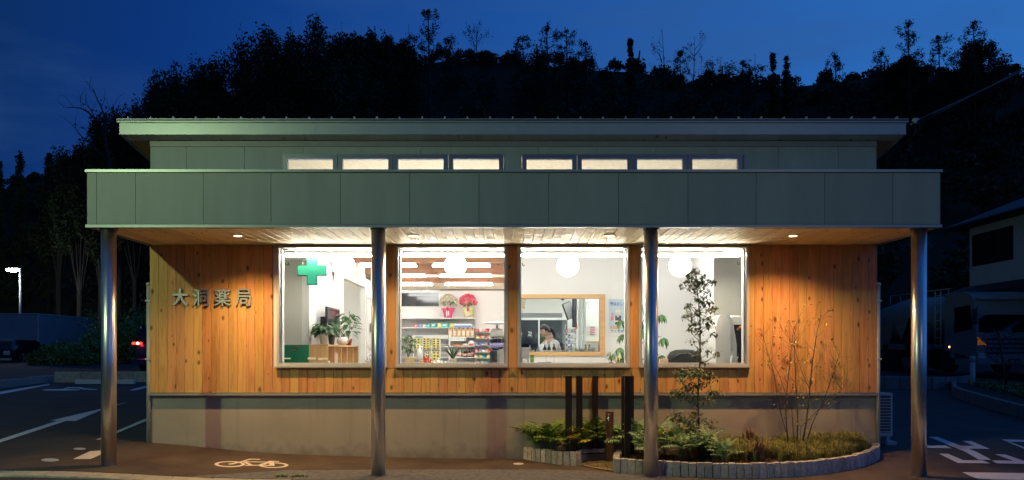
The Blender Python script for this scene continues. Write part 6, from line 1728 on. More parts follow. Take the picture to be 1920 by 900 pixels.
for _ in range(2600):
    u, v = rg.random(2)
    if u + v > 1: u, v = 1 - u, 1 - v
    p = P0[0] + u * (P0[1] - P0[0]) + v * (P0[2] - P0[0]); lp.append((p[0], p[1], gz(p[0], p[1]) + .22 + .12 * rg.random()))
tag(put('ground_cover', quads_np('ground_cover', cards(np.array(lp), .09, rg), MAT['bush_leaf'])), 'dark creeping plants in the driveway planter', kind='stuff')
# bollard
g = ground_at(1823.5, 735)
t = empty('bollard', tuple(g), 'white marker post standing in the driveway planter', 'bollard'); s = F / (g.y + DW)
part(t, 'post_shaft', 'white_pipe', lambda q: q.lathe([(4.3 / s, 0), (4.3 / s, 56 / s)], n=14)); part(t, 'cap', 'light_grey', lambda q: q.lathe([(4.8 / s, 56.05 / s), (4.8 / s, 67 / s), (.0001, 68 / s)], n=14))
# thin tree in the driveway planter
g = ground_at(1880, 745); t = empty('staked_tree', (g.x, g.y, g.z), 'small thin tree tied to a leaning stake in the driveway planter', 'tree'); s = F / (g.y + DW)
q = MB(); rr = random.Random(31); tips = []
for k in range(4): branching(q, Vector((rr.uniform(-.05, .05), 0, 0)), Vector((rr.uniform(-.3, .3), rr.uniform(-.2, .2), 1)).normalized(), 1.0, .018, 2, rr, tips, bend=.12, kids=(2, 3), up=.1, segs=3, ratio=.62, n=4)
q.build('stems', MAT['forest_bark'], t, local=True)
q = MB()
for (p, d) in tips:
    for _ in range(3): q.leaf(p + Vector((rr.gauss(0, .05), rr.gauss(0, .05), rr.gauss(0, .05))), Vector((rr.gauss(0, 1), rr.gauss(0, 1), rr.gauss(0, .6))), .07, .04)
q.build('crown', MAT['leaf_red'], t, local=True)
part(t, 'stake', 'stem_brown', lambda q: q.tube([(.15, 0, 0), (-.12, 0, 1.9)], .03, 8))

def wheel(parent, x, y, z, r, w, side, hub=True):
    c = empty_part = None
    q = MB(); q.lathe([(r * .62, -w / 2), (r * .95, -w / 2), (r, -w / 2 + .03), (r, w / 2 - .03), (r * .95, w / 2), (r * .62, w / 2)], (x, y, z), 28, axis='x')
    o = q.build('wheel', MAT['tyre'], parent, local=True)
    q = MB(); sx = side; q.lathe([(r * .62, sx * w * .42), (r * .55, sx * w * .30), (r * .25, sx * w * .25), (r * .2, sx * w * .45), (.0001, sx * w * .47)] if side > 0 else [(.0001, sx * w * .47), (r * .2, sx * w * .45), (r * .25, sx * w * .25), (r * .55, sx * w * .30), (r * .62, sx * w * .42)], (x, y, z), 24, axis='x'); q.build('rim', MAT['wheel_rim'], o, local=True)
    q = MB()
    for k in range(8):
        a = k * PI / 4; q.lathe([(.0001, sx * (w * .34)), (.03, sx * w * .33)], (x, y + math.cos(a) * r * .40, z + math.sin(a) * r * .40), 8, axis='x')
    q.build('rim_holes', MAT['black_plastic'], o, local=True)
def ring_body(q, rings, n=32, ex=5.0, m=0):
    """rings: (z, half width, y rear, y front) -> rounded body; rear faces the camera (-y)"""
    vs = []; fs = []
    for (z, hw, y0, y1) in rings:
        cy = (y0 + y1) / 2; hl = (y1 - y0) / 2
        for k in range(n):
            a = 2 * PI * k / n; c = math.cos(a); s_ = math.sin(a)
            vs.append((hw * math.copysign(abs(c) ** (2 / ex), c), cy + hl * math.copysign(abs(s_) ** (2 / ex), s_), z))
    for i in range(len(rings) - 1):
        for k in range(n): fs.append((i * n + k, i * n + (k + 1) % n, (i + 1) * n + (k + 1) % n, (i + 1) * n + k))
    fs.append(tuple(range(n - 1, -1, -1))); fs.append(tuple((len(rings) - 1) * n + k for k in range(n)))
    q.add(vs, fs, m, True)
# dark blue van, rear towards the camera
s = 46.0; yv = F / s - DW; xv = (247 - 960) / s + .92; zv = gz(xv, yv)
t = empty('parked_van', (xv, yv, zv), 'dark blue van with a lit red tail light at the left corner of the building', 'van')
part(t, 'body', 'car_navy', lambda q: ring_body(q, [(.25, .86, .05, 4.5), (.45, .91, 0, 4.6), (.95, .92, 0, 4.6), (1.05, .91, .02, 4.5), (1.5, .83, .10, 3.6), (1.85, .76, .16, 3.2), (1.93, .70, .3, 3.0)], ex=7))
part(t, 'rear_window', 'dark_glass', lambda q: q.add([(-.74, .0, 1.12), (.74, .0, 1.12), (.68, .09, 1.75), (-.68, .09, 1.75)], [(0, 1, 2, 3)]))
part(t, 'roof_spoiler', 'car_black', lambda q: q.bbox(-.72, .72, .02, .30, 1.86, 1.91, .01))
for sx in (-1, 1):
    o = part(t, 'tail_light', 'tail_red', lambda q: q.bbox(min(sx * .90, sx * .50), max(sx * .90, sx * .50), -.03, .02, 1.10, 1.20, .01))
    q = MB(); q.lathe([(.05, -.034), (.0001, -.040)], (sx * .66, 0, 1.15), 14, axis='y'); q.build('lamp_core', MAT['tail_core'], o, local=True)
    part(t, 'rear_reflector', 'reflector', lambda q: q.bbox(sx * .86 - .03, sx * .86 + .03, -.02, .0, .50, .53, .003))
o = part(t, 'number_plate', 'plate_glow', lambda q: q.bbox(-.19, .19, -.035, -.02, .80, .98, .004))
put('plate_lettering', text_mesh('plate_lettering', '88-08', -.15, .15, .83, .92, MAT['dark_grey'], extrude=.001, offset=.01), o, (0, -.037, 0))
part(t, 'bumper', 'car_navy', lambda q: q.bbox(-.90, .90, -.06, .06, .28, .52, .03))
for sx in (-1, 1):
    for yy_ in (.85, 3.7): wheel(t, sx * .80, yy_, .33, .33, .2, sx)
add_light('tail_lamp', 'POINT', (-.70, -.15, 1.15), 2.2, (1, .05, .03), t, shadow_soft_size=.05)
# box truck
s = 31.0; yv = F / s - DW; xv = (73 - 960) / s - 1.25; zv = .98
t = empty('box_truck', (xv, yv, zv), 'blue grey box truck parked beyond the kerb at far left', 'truck')
hb = (682 - 590) / s
part(t, 'cargo_box', 'truck_box', lambda q: q.bbox(-1.2, 1.2, 0, 6, .35, hb, .03))
for k in range(12): part(t, 'box_rib', 'truck_box', lambda q: q.box(-1.1 + k * .2, -1.07 + k * .2, -.012, -.001, .42, hb - .12))
part(t, 'roof_trim', 'light_grey', lambda q: q.bbox(-1.24, 1.24, -.05, 6.02, hb + .001, hb + .05, .01)); part(t, 'corner_post', 'light_grey', lambda q: (q.box(1.17, 1.24, -.04, -.0, .35, hb), q.box(-1.24, -1.17, -.04, .0, .35, hb)))
part(t, 'rear_reflector', 'reflector', lambda q: q.box(.55, 1.10, -.06, -.02, .22, .33)); part(t, 'bumper_beam', 'dark_grey', lambda q: q.box(-1.15, 1.15, -.02, .1, .18, .345))
part(t, 'marker_lamp', 'light_grey', lambda q: q.bbox(1.2, 1.32, -.08, 0, hb - .16, hb - .08, .02))
for sx in (-1, 1): wheel(t, sx * 1.0, 1.0, .42, .42, .28, sx)
# dark hatchback
s = 36.0; yv = F / s - DW; xv = (25 - 960) / s - .86; zv = 1.02
t = empty('parked_car', (xv, yv, zv), 'black car showing its rear corner at the far left edge', 'car')
part(t, 'body', 'car_black', lambda q: ring_body(q, [(.2, .80, .05, 3.9), (.45, .86, 0, 4.0), (.75, .86, .0, 4.0), (.85, .84, .03, 3.8), (1.15, .70, .25, 2.9), (1.3, .58, .5, 2.5)], ex=5))
part(t, 'rear_window', 'dark_glass', lambda q: q.add([(-.62, .10, .90), (.62, .10, .90), (.52, .34, 1.20), (-.52, .34, 1.20)], [(0, 1, 2, 3)]))
for sx in (-1, 1): part(t, 'tail_light', 'drink_dark', lambda q: q.bbox(sx * .72 - .08, sx * .72 + .08, -.01, .05, .62, .85, .01))
o = part(t, 'number_plate', 'plate_white', lambda q: q.bbox(.36, .69, -.03, -.01, .50, .70, .004)); put('plate_lettering', text_mesh('plate_lettering', '53-10', .39, .66, .53, .62, MAT['dark_grey'], extrude=.001, offset=.01), o, (0, -.032, 0))
part(t, 'bumper', 'car_black', lambda q: q.bbox(-.84, .84, -.05, .05, .2, .45, .03)); part(t, 'lower_reflector', 'reflector', lambda q: q.box(.2, .80, -.06, -.052, .22, .33))
for sx in (-1, 1): wheel(t, sx * .74, .8, .3, .3, .18, sx)
# upper lot edge under them
t = empty('retaining_wall', (-26, 20.5, .5), 'dark retaining wall with a pale coping below the black car', 'wall')
part(t, 'wall_face', 'dark_grey', lambda q: q.bbox(-9, 3.2, 0, .2, -.4, .42, .01)); part(t, 'coping', 'concrete_block', lambda q: q.bbox(-9, 3.25, -.03, .3, .421, .48, .01))
# lot lamp
s = 28.0; yv = F / s - DW; xl = (38 - 960) / s; zl_ = EYE + (660 - 505) / s
t = empty('lot_lamp', (xl, yv, .9), 'lit parking lot lamp post behind the box truck', 'street lamp')
H = zl_ - .9
part(t, 'pole', 'light_grey', lambda q: q.tube([(0, 0, 0), (0, 0, H)], [.075, .06], 10)); part(t, 'lamp_head', 'light_grey', lambda q: q.bbox(-.95, .06, -.10, .10, H + .045, H + .10, .02)); part(t, 'lens', 'lot_lamp_lens', lambda q: q.prism([(-.53 + .40 * math.cos(a), H - .05 + .09 * math.sin(a)) for a in np.linspace(0, 2 * PI, 25)[:-1]], -.10, .10))
add_light('lamp', 'POINT', (-.5, 0, H - .3), 260, (.88, 1, .86), t, shadow_soft_size=.2)

# bulk truck at right, nose towards the camera
X = 17.75; yfr = 28.5 - DW; zt5 = .82
t = empty('bulk_truck', (X, yfr, zt5), 'big dark bulk tank truck parked behind the low wall at right', 'truck')
# local: x from 0 (side facing the shop) to 2.45, y from 0 (nose) backwards
part(t, 'cab', 'truck_cab', lambda q: (q.prism([(0, .55), (.0, 1.30), (.06, 1.5), (.22, 2.85), (.40, 3.10), (.9, 3.22), (2.1, 3.22), (2.15, .9), (1.9, .9)], 0, 2.45, axis='x')))
part(t, 'windscreen', 'dark_glass', lambda q: q.add([(.12, .045, 1.62), (2.33, .045, 1.62), (2.28, .245, 2.85), (.17, .245, 2.85)], [(0, 1, 2, 3)]))
part(t, 'side_window', 'dark_glass', lambda q: q.prism([(.30, 1.72), (1.45, 1.62), (1.45, 2.62), (.42, 2.68)], -.008, -.001, axis='x'))
part(t, 'side_window', 'dark_glass', lambda q: q.prism([(.30, 1.72), (1.45, 1.62), (1.45, 2.62), (.42, 2.68)], 2.451, 2.458, axis='x'))
part(t, 'sun_visor', 'truck_cab', lambda q: q.bbox(.1, 2.35, .02, .28, 2.86, 2.95, .01))
for k in range(4): part(t, 'grille_bar', 'dark_grey', lambda q: q.bbox(.35, 2.1, -.03, .03, .78 + k * .17, .87 + k * .17, .01))
part(t, 'emblem', 'chrome', lambda q: q.tube([(1.22 + math.cos(a) * .17, -.05, 1.47 + math.sin(a) * .10) for a in np.linspace(0, 2 * PI, 22)], .016, 5))
part(t, 'emblem', 'chrome', lambda q: q.tube([(1.10, -.05, 1.47), (1.34, -.05, 1.47)], .014, 5))
for sx in (.18, 2.27):
    o = part(t, 'headlight', 'clear_plastic', lambda q: q.bbox(sx - .14, sx + .14, -.06, .02, .62, .82, .02))
    part(t, 'turn_signal', 'amber_glow', lambda q: q.prism([(sx - .16, 1.12), (sx - .16, 1.42), (sx - .05, 1.30), (sx + .16, 1.12)] if sx < 1 else [(sx + .16, 1.12), (sx + .16, 1.42), (sx + .05, 1.30), (sx - .16, 1.12)], -.045, .0))
    part(t, 'mirror', 'black_plastic', lambda q: (q.bbox(sx + (-.42 if sx < 1 else .22), sx + (-.24 if sx < 1 else .40), -.12, -.04, 1.9, 2.5, .02), q.tube([(sx + (-.33 if sx < 1 else .31), -.08, 2.45), (sx, .2, 2.6)], .015, 5)))
part(t, 'bumper', 'truck_cab', lambda q: q.bbox(-.02, 2.47, -.12, .4, .38, .62, .04))
o = part(t, 'number_plate', 'plate_white', lambda q: q.bbox(1.12, 1.56, -.15, -.125, .40, .60, .004)); o.data = o.data.copy(); o.data.materials[0] = MAT['dark_grey']
put('plate_lettering', text_mesh('plate_lettering', '33-28', 1.16, 1.52, .42, .53, MAT['light_grey'], extrude=.001, offset=.01), o, (0, -.153, 0))
part(t, 'wiper', 'black_plastic', lambda q: (q.tube([(.3, .0, 1.58), (1.2, .03, 1.70)], .012, 5), q.tube([(1.3, .0, 1.58), (2.1, .03, 1.70)], .012, 5)))
part(t, 'marker_lamp', 'marker_lamp', lambda q: q.bbox(-.02, .0, 1.75, 1.83, 1.02, 1.09, .004))
part(t, 'ladder', 'light_grey', lambda q: (q.tube([(-.06, 2.30, 1.0), (-.06, 2.30, 3.35)], .025, 6), q.tube([(-.06, 2.72, 1.0), (-.06, 2.72, 3.35)], .025, 6), [q.tube([(-.06, 2.30, z), (-.06, 2.72, z)], .018, 6) for z in np.linspace(1.1, 3.2, 7)]))
part(t, 'chassis', 'black_plastic', lambda q: q.box(.5, 1.95, .5, 9.2, .62, .95))
tank = MB()
for i, (y_, cz, rz_, rx_) in enumerate(((2.95, 2.2, .35, .7), (3.3, 2.25, .85, 1.1), (4.4, 2.25, 1.05, 1.2), (6.6, 2.3, 1.08, 1.2), (8.4, 2.2, .95, 1.1), (9.0, 2.1, .4, .7))):
    for k in range(24): a = 2 * PI * k / 24; tank.v.append((1.22 + rx_ * math.cos(a), y_, cz + rz_ * math.sin(a)))
for i in range(5):
    for k in range(24): tank.f.append((i * 24 + k, i * 24 + (k + 1) % 24, (i + 1) * 24 + (k + 1) % 24, (i + 1) * 24 + k)); tank.m.append(0); tank.sm.append(True)
tank.f.append(tuple(range(24))); tank.m.append(0); tank.sm.append(False); tank.f.append(tuple(range(143, 119, -1))); tank.m.append(0); tank.sm.append(False)
tk = tank.build('tank', MAT['truck_tank'], t, local=True)
part(t, 'hopper_leg', 'truck_tank', lambda q: (q.prism([(3.4, 2.1), (4.3, 2.1), (4.9, .95), (4.6, .95)], .05, .12, axis='x'), q.prism([(5.3, 2.1), (6.2, 2.1), (5.2, .95), (4.92, .95)], .05, .12, axis='x'), q.prism([(6.4, 2.1), (8.4, 2.1), (7.2, .95), (6.9, .95)], .05, .12, axis='x')))
part(t, 'side_panel', 'truck_tank', lambda q: q.bbox(.05, .12, 3.2, 8.9, .96, 1.20, .01))
part(t, 'triangle_opening', 'black_plastic', lambda q: q.prism([(4.0, 1.25), (5.6, 1.25), (4.9, 2.35), (4.7, 2.35)], -.0, .045, axis='x'))
part(t, 'roof_rail', 'light_grey', lambda q: (q.tube([(.9, 3.3, 3.55), (.9, 8.4, 3.6)], .02, 6), [q.tube([(.9, y_, 3.2), (.9, y_, 3.56)], .015, 5) for y_ in np.linspace(3.4, 8.3, 6)]))
part(t, 'air_tank', 'mid_grey', lambda q: [q.tube([(.1, y_, .85), (.5, y_, .85)], .13, 14) for y_ in (4.25, 4.58)])
part(t, 'wheel_arch', 'truck_cab', lambda q: q.bbox(-.03, .3, 1.45, 1.7, .6, 1.25, .02)); part(t, 'step', 'truck_cab', lambda q: q.bbox(-.02, .2, .25, 1.4, .35, .58, .02))
for yy_ in (2.1, 6.6, 7.8):
    for sx in (.16, 2.28): wheel(t, sx, yy_, .5, .50, .28, -1 if sx < 1 else 1)

# house at right
t = empty('neighbour_house', (21.6, 18, .9), 'pale two storey house with a dark wide window at the right edge', 'house')
Xh = 0
def hz(py, px): # height above house base for a pixel on the wall plane X=21.6
    d = 21.6 / ((px - 960) / F); return EYE + (660 - py) * d / F - .9
zt6 = hz(426, 1822)
dA = 21.6 / ((1818 - 960) / F) - DW - 18
zb6 = hz(537, 1820); zw0 = hz(500, 1825); zw1 = hz(441, 1825)
yw0 = 21.6 / ((1900 - 960) / F) - DW - 18; yw1 = 21.6 / ((1822 - 960) / F) - DW - 18
part(t, 'wall', 'house_wall', lambda q: (q.box(0, .25, -6, yw0, zb6, zt6), q.box(0, .25, yw1, dA, zb6, zt6), q.box(0, .25, yw0, yw1, zb6, zw0), q.box(0, .25, yw0, yw1, zw1, zt6), q.box(.25, 8, dA - .25, dA, zb6, zt6), q.box(.25, 8, -6, -5.75, zb6, zt6)))
part(t, 'ground_floor_wall', 'house_wall', lambda q: q.box(.9, 8, -5.8, dA - .3, -.9, zb6 - .35))
w = part(t, 'window', 'black_plastic', lambda q: (q.box(.02, .12, yw0 + .002, yw0 + .06, zw0, zw1), q.box(.02, .12, yw1 - .06, yw1 - .002, zw0, zw1), q.box(.02, .12, yw0 + .06, yw1 - .06, zw0, zw0 + .06), q.box(.02, .12, yw0 + .06, yw1 - .06, zw1 - .06, zw1), q.box(.03, .1, (yw0 + yw1) / 2 - .03, (yw0 + yw1) / 2 + .03, zw0 + .06, zw1 - .06)))
q = MB(); q.box(.15, .16, yw0, yw1, zw0, zw1); q.build('pane', MAT['night_glass'], w, local=True)
part(t, 'lower_roof', 'house_roof', lambda q: q.prism([(-1.3, zb6 - .55), (-1.3, zb6 - .45), (.0, zb6 - .02), (.9, zb6 - .02), (.9, zb6 - .3)], -7, dA + .5, axis='y'))
part(t, 'roof', 'house_roof', lambda q: q.prism([(-.8, zt6 - .05), (-.8, zt6 + .08), (3.9, zt6 + 1.9), (8.8, zt6 + .08), (8.8, zt6 - .05)], -7, dA + .8, axis='y'))
part(t, 'gutter', 'black_plastic', lambda q: q.tube([(-.85, -7, zt6 - .02), (-.85, dA + .8, zt6 - .02)], .06, 8))

# service wires to the roof corner
pA = at(1700, 234, .2)
def wire(label, p0, p1, sag, rad=.012):
    pts = [p0.lerp(p1, k / 24) + Vector((0, 0, -sag * 4 * (k / 24) * (1 - k / 24))) for k in range(25)]
    return tag(MB().tube([p - p0 for p in pts], rad, 6).build('service_wire', MAT['wire_black'], loc=tuple(p0), local=True), label, 'wire')
wire('thick twisted service wire rising from the roof corner to the upper right', pA, at(2300, -130, 16), .5, .013)
wire('thin wire running beside the thick service wire at the upper right', at(1708, 238, .4), at(2300, -155, 16.5), .5, .006)
t = empty('wire_clamp', tuple(at(1714, 229, .35)), 'pale clamp and loops where the wires meet the roof corner', 'wire clamp')
part(t, 'clamp', 'light_grey', lambda q: (q.tube([(-.05, 0, -.03), (.07, 0, .05)], .022, 8), q.bbox(-.02, .03, -.03, .03, -.02, .06, .006)))
part(t, 'loop', 'wire_black', lambda q: (q.tube([(-.02, 0, 0), (.03, 0, -.12), (-.05, 0, -.26), (-.2, 0, -.38), (-.4, .2, -.46), (-.52, .3, -.40)], .008, 5), q.tube([(.05, 0, .03), (.10, 0, -.06), (.06, 0, -.16), (.01, 0, -.12)], .008, 5)))

# ------------------------------------------------------------------ bushes by the lot
def bush(px, py_base, py_top, w_px, y, label, seed, dens=1800, mat='bush_leaf', cs_=.17):
    s = S(y); x = (px - 960) / s; zb = gz(x, y); r = np.random.default_rng(seed)
    h = EYE + (660 - py_top) / s - zb; w = w_px / s / 2
    t = empty('lot_bush', (x, y, zb), label, 'bush', 'bushes on the bank behind the parking lot')
    nc = 16; C = np.stack([r.uniform(-.8, .8, nc) * w, r.uniform(-.5, .5, nc) * w * .6, r.uniform(.15, .9, nc) * h], 1)
    C[:, 2] *= (1 - .5 * np.abs(C[:, 0]) / w)
    P = C[r.integers(0, nc, dens)] + r.normal(0, 1, (dens, 3)) * np.array([w * .18, w * .16, h * .13])
    P = P[P[:, 2] > .02]
    put('foliage', quads_np('foliage', cards(P, cs_, r), MAT[mat]), t)
    q = MB()
    for c in C[:8]: q.tube([(0, 0, -.1), (c[0] * .5, c[1] * .5, c[2] * .5), tuple(c)], [.04, .025, .01], 5, cap=False)
    q.build('stems', MAT['forest_bark'], t, local=True)
for i, a in enumerate(((92, 705, 640, 70, 24.5, 'rounded bush beside the box truck, leftmost on the bank'), (135, 706, 648, 80, 24, 'low dark bush in the middle of the bank'), (168, 706, 628, 80, 25, 'green bush with lit crown left of the first column'), (205, 700, 590, 90, 28, 'tall leafy bush behind the first column'), (238, 702, 600, 70, 26, 'bush between the first column and the van'), (262, 680, 575, 80, 32, 'high grassy bush above the van'), (225, 650, 560, 120, 36, 'dim bush high on the bank near the building'), (120, 690, 645, 90, 30, 'dark bush behind the leftmost one'))):
    bush(*a, seed=40 + i)

# ------------------------------------------------------------------ the wooded hill
rf = np.random.default_rng(77)
Vs = []; n_cr = 0
def hill_crowns(rows):
    out = []
    for (y, step, rad, up) in rows:
        half = (y + DW) * .78
        x = -half
        while x < half:
            xx = x + rf.uniform(-.4, .4) * step; yy_ = y + rf.uniform(-2, 2)
            if yy_ > 51 or (xx / (yy_ + DW)) > -.50: out.append((xx, yy_, gz(xx, yy_), rad * rf.uniform(.75, 1.3), up))
            x += step
    return out
CR = hill_crowns(((33, 4.0, 2.6, 1.6), (39, 4.2, 2.8, 1.8), (46, 4.4, 2.9, 1.8), (53, 4.4, 2.8, 1.6), (60, 4.2, 2.6, 1.4), (66, 3.6, 2.2, 1.0), (71, 2.6, 1.5, .5), (74, 2.0, 1.2, .3), (77, 2.2, 1.2, .3)))
for (x, y, z, r_, up) in CR:
    n = 520 if y < 64 else 420
    nc = 9
    u = rf.normal(size=(nc, 3)); u /= np.linalg.norm(u, axis=1)[:, None]; u[:, 2] = np.abs(u[:, 2]) * .9 - .1
    C = np.array([x, y, z + up]) + u * r_ * .62
    G = rf.normal(0, 1, (n, 3)); G /= np.linalg.norm(G, axis=1)[:, None]; G *= (rf.random(n) ** .5)[:, None]
    P = C[rf.integers(0, nc, n)] + G * r_ * .5
    Vs.append(cards(P, .46 if y < 64 else .36, rf))
V = np.concatenate(Vs); mi = (rf.random(len(V)) < .4).astype(np.int32)
tag(put('hillside_forest', quads_np('hillside_forest', V, [MAT['forest_leaf'], MAT['forest_leaf_b']], mi)), 'dark mass of woodland covering the hill', kind='stuff')
# tree trunks seen faintly on the slope are part of that mass
q = MB()
for (x, y, z, r_, up) in CR[::5]: q.tube([(x, y, z - .5), (x + rf.normal(0, .2), y, z + up + 2)], [.16, .08], 5, cap=False)
tag(q.build('forest_trunks', MAT['forest_bark']), 'trunks standing in the dark woodland', kind='stuff')

def skyline_tree(kind, px, py_top, py_base, w_px, y, label, seed):
    r = random.Random(seed); rn = np.random.default_rng(seed)
    s = S(y); x = (px - 960) / s
    zb = EYE + (660 - py_base) / s; zt = EYE + (660 - py_top) / s; h = zt - zb; w = w_px / s / 2
    g = gz(x, y); zb = min(zb, g + .3)
    h = zt - zb
    nm = {'broad': 'broadleaf_tree', 'pine': 'pine_tree', 'cedar': 'conifer_tree', 'bare': 'bare_tree', 'sparse': 'sparse_tree'}[kind]
    t = empty(nm, (x, y, zb), label, 'tree', 'trees along the ridge')
    tr = MB()
    if kind == 'broad':
        nc = 60; w *= 1.30
        C = []
        for _ in range(nc):
            a = r.uniform(0, 2 * PI); e = r.uniform(-.5, PI / 2); k = r.uniform(.45, 1)
            C.append((math.cos(a) * math.cos(e) * w * .82 * k, math.sin(a) * math.cos(e) * w * .6 * k, h * .60 + math.sin(e) * h * .36 * k))
        C = np.array(C)
        for c in C[:16]: tr.tube([(0, 0, h * .25), (c[0] * .5, c[1] * .5, h * .45 + c[2] * .12), tuple(c)], [.10, .06, .02], 4, cap=False)
        tr.tube([(0, 0, -1), (0, 0, h * .35), (w * .05, 0, h * .7)], [.28, .2, .08], 7)
        n = 15000
        G = rn.normal(0, 1, (n, 3)); G /= np.linalg.norm(G, axis=1)[:, None]; G *= (rn.random(n) ** .45)[:, None]
        P = C[rn.integers(0, nc, n)] + G * np.array([w * .20, w * .20, max(h * .075, w * .15)])
        # upright sprays break the outline
        sp_ = []
        for _ in range(60):
            c = C[r.randrange(nc)]; d = np.array([c[0] * .3, 0, 1.0]) + rn.normal(0, .3, 3); d /= np.linalg.norm(d)
            L_ = r.uniform(.05, .11) * h
            for k in np.linspace(0, 1, 12): sp_.append(c + d * L_ * k + rn.normal(0, .03 + .09 * (1 - k), 3))
        P = np.concatenate([P, np.array(sp_)])
        put('crown', quads_np('crown', cards(P, .22, rn), MAT['forest_leaf']), t)
    elif kind == 'pine':
        tr.tube([(0, 0, -1), (w * .06, 0, h * .5), (0, 0, h * .96)], [.16, .10, .03], 6)
        P = []; S_ = []
        nb = int(9 + h * 1.6)
        for i in range(nb):
            u = .18 + .78 * i / nb + r.uniform(-.02, .02); L_ = w * (1.5 - u * 1.1) * r.uniform(.5, 1.15); a = i * 2.4 + r.uniform(-.4, .4)
            z0 = h * u; e = (math.cos(a) * L_, math.sin(a) * L_ * .8, z0 + L_ * r.uniform(.15, .55))
            tr.tube([(0, 0, z0), (e[0] * .6, e[1] * .6, z0 + (e[2] - z0) * .35), e], [.04, .025, .012], 4, cap=False)
            for _ in range(int(3 + L_ * 2.2)):
                f = r.uniform(.45, 1.05); c = np.array([e[0] * f, e[1] * f, z0 + (e[2] - z0) * f]) + rn.normal(0, .16, 3)
                P.append(c + rn.normal(0, .13, (20, 3)) * np.array([1, 1, 1.2]) + np.array([0, 0, .10]))
        for _ in range(6): P.append(np.array([0, 0, h * .96]) + rn.normal(0, .12, (16, 3)))
        put('crown', quads_np('crown', cards(np.concatenate(P), .20, rn, aspect=.4), MAT['forest_leaf']), t)
    elif kind == 'cedar':
        tr.tube([(0, 0, -1), (0, 0, h)], [.14, .02], 6)
        P = []
        for i in range(int(h * 9)):
            u = r.uniform(.08, 1); L_ = w * (1.08 - u) * r.uniform(.6, 1.1); a = r.uniform(0, 2 * PI)
            c0 = np.array([0, 0, h * u]); d = np.array([math.cos(a), math.sin(a), -.25])
            for f in np.linspace(.15, 1, 6): P.append(c0 + d * L_ * f + rn.normal(0, .11, (9, 3)))
        P.append(np.array([0, 0, h]) + rn.normal(0, .08, (12, 3)))
        put('crown', quads_np('crown', cards(np.concatenate(P), .24, rn, aspect=.45), MAT['forest_leaf']), t)
    else:
        tips = []
        k = 3 if kind == 'bare' else 2
        tr.tube([(0, 0, -1), (0, 0, h * .2)], [.10, .08], 5)
        lead = [Vector((0, 0, h * .2)), Vector((r.uniform(-.1, .1) * w, 0, h * .6)), Vector((r.uniform(-.1, .1) * w, 0, h))]
        tr.tube(lead, [.08, .05, .012], 5, cap=False)
        for i in range(22 if kind == 'bare' else 16):
            u = r.uniform(.0, .85); b0 = lead[0].lerp(lead[2], u); a = r.uniform(0, 2 * PI)
            branching(tr, b0, Vector((math.cos(a) * .9, math.sin(a) * .6, .9)).normalized(), w * .75 * (1.1 - u * .6), .032, 2, r, tips, bend=.16, kids=(1, 3), up=.07, segs=3, ratio=.62, n=3)
        if tips:
            n = 3 if kind == 'bare' else 9
            P = np.concatenate([np.array(p)[None] + rn.normal(0, .10 if kind == 'bare' else .16, (n if rn.random() < (.3 if kind == 'bare' else .8) else 0, 3)) for p, d in tips])
            if len(P): put('crown', quads_np('crown', cards(P, .17, rn), MAT['forest_leaf']), t)
    tr.build('trunk', MAT['forest_bark'], t, local=True)
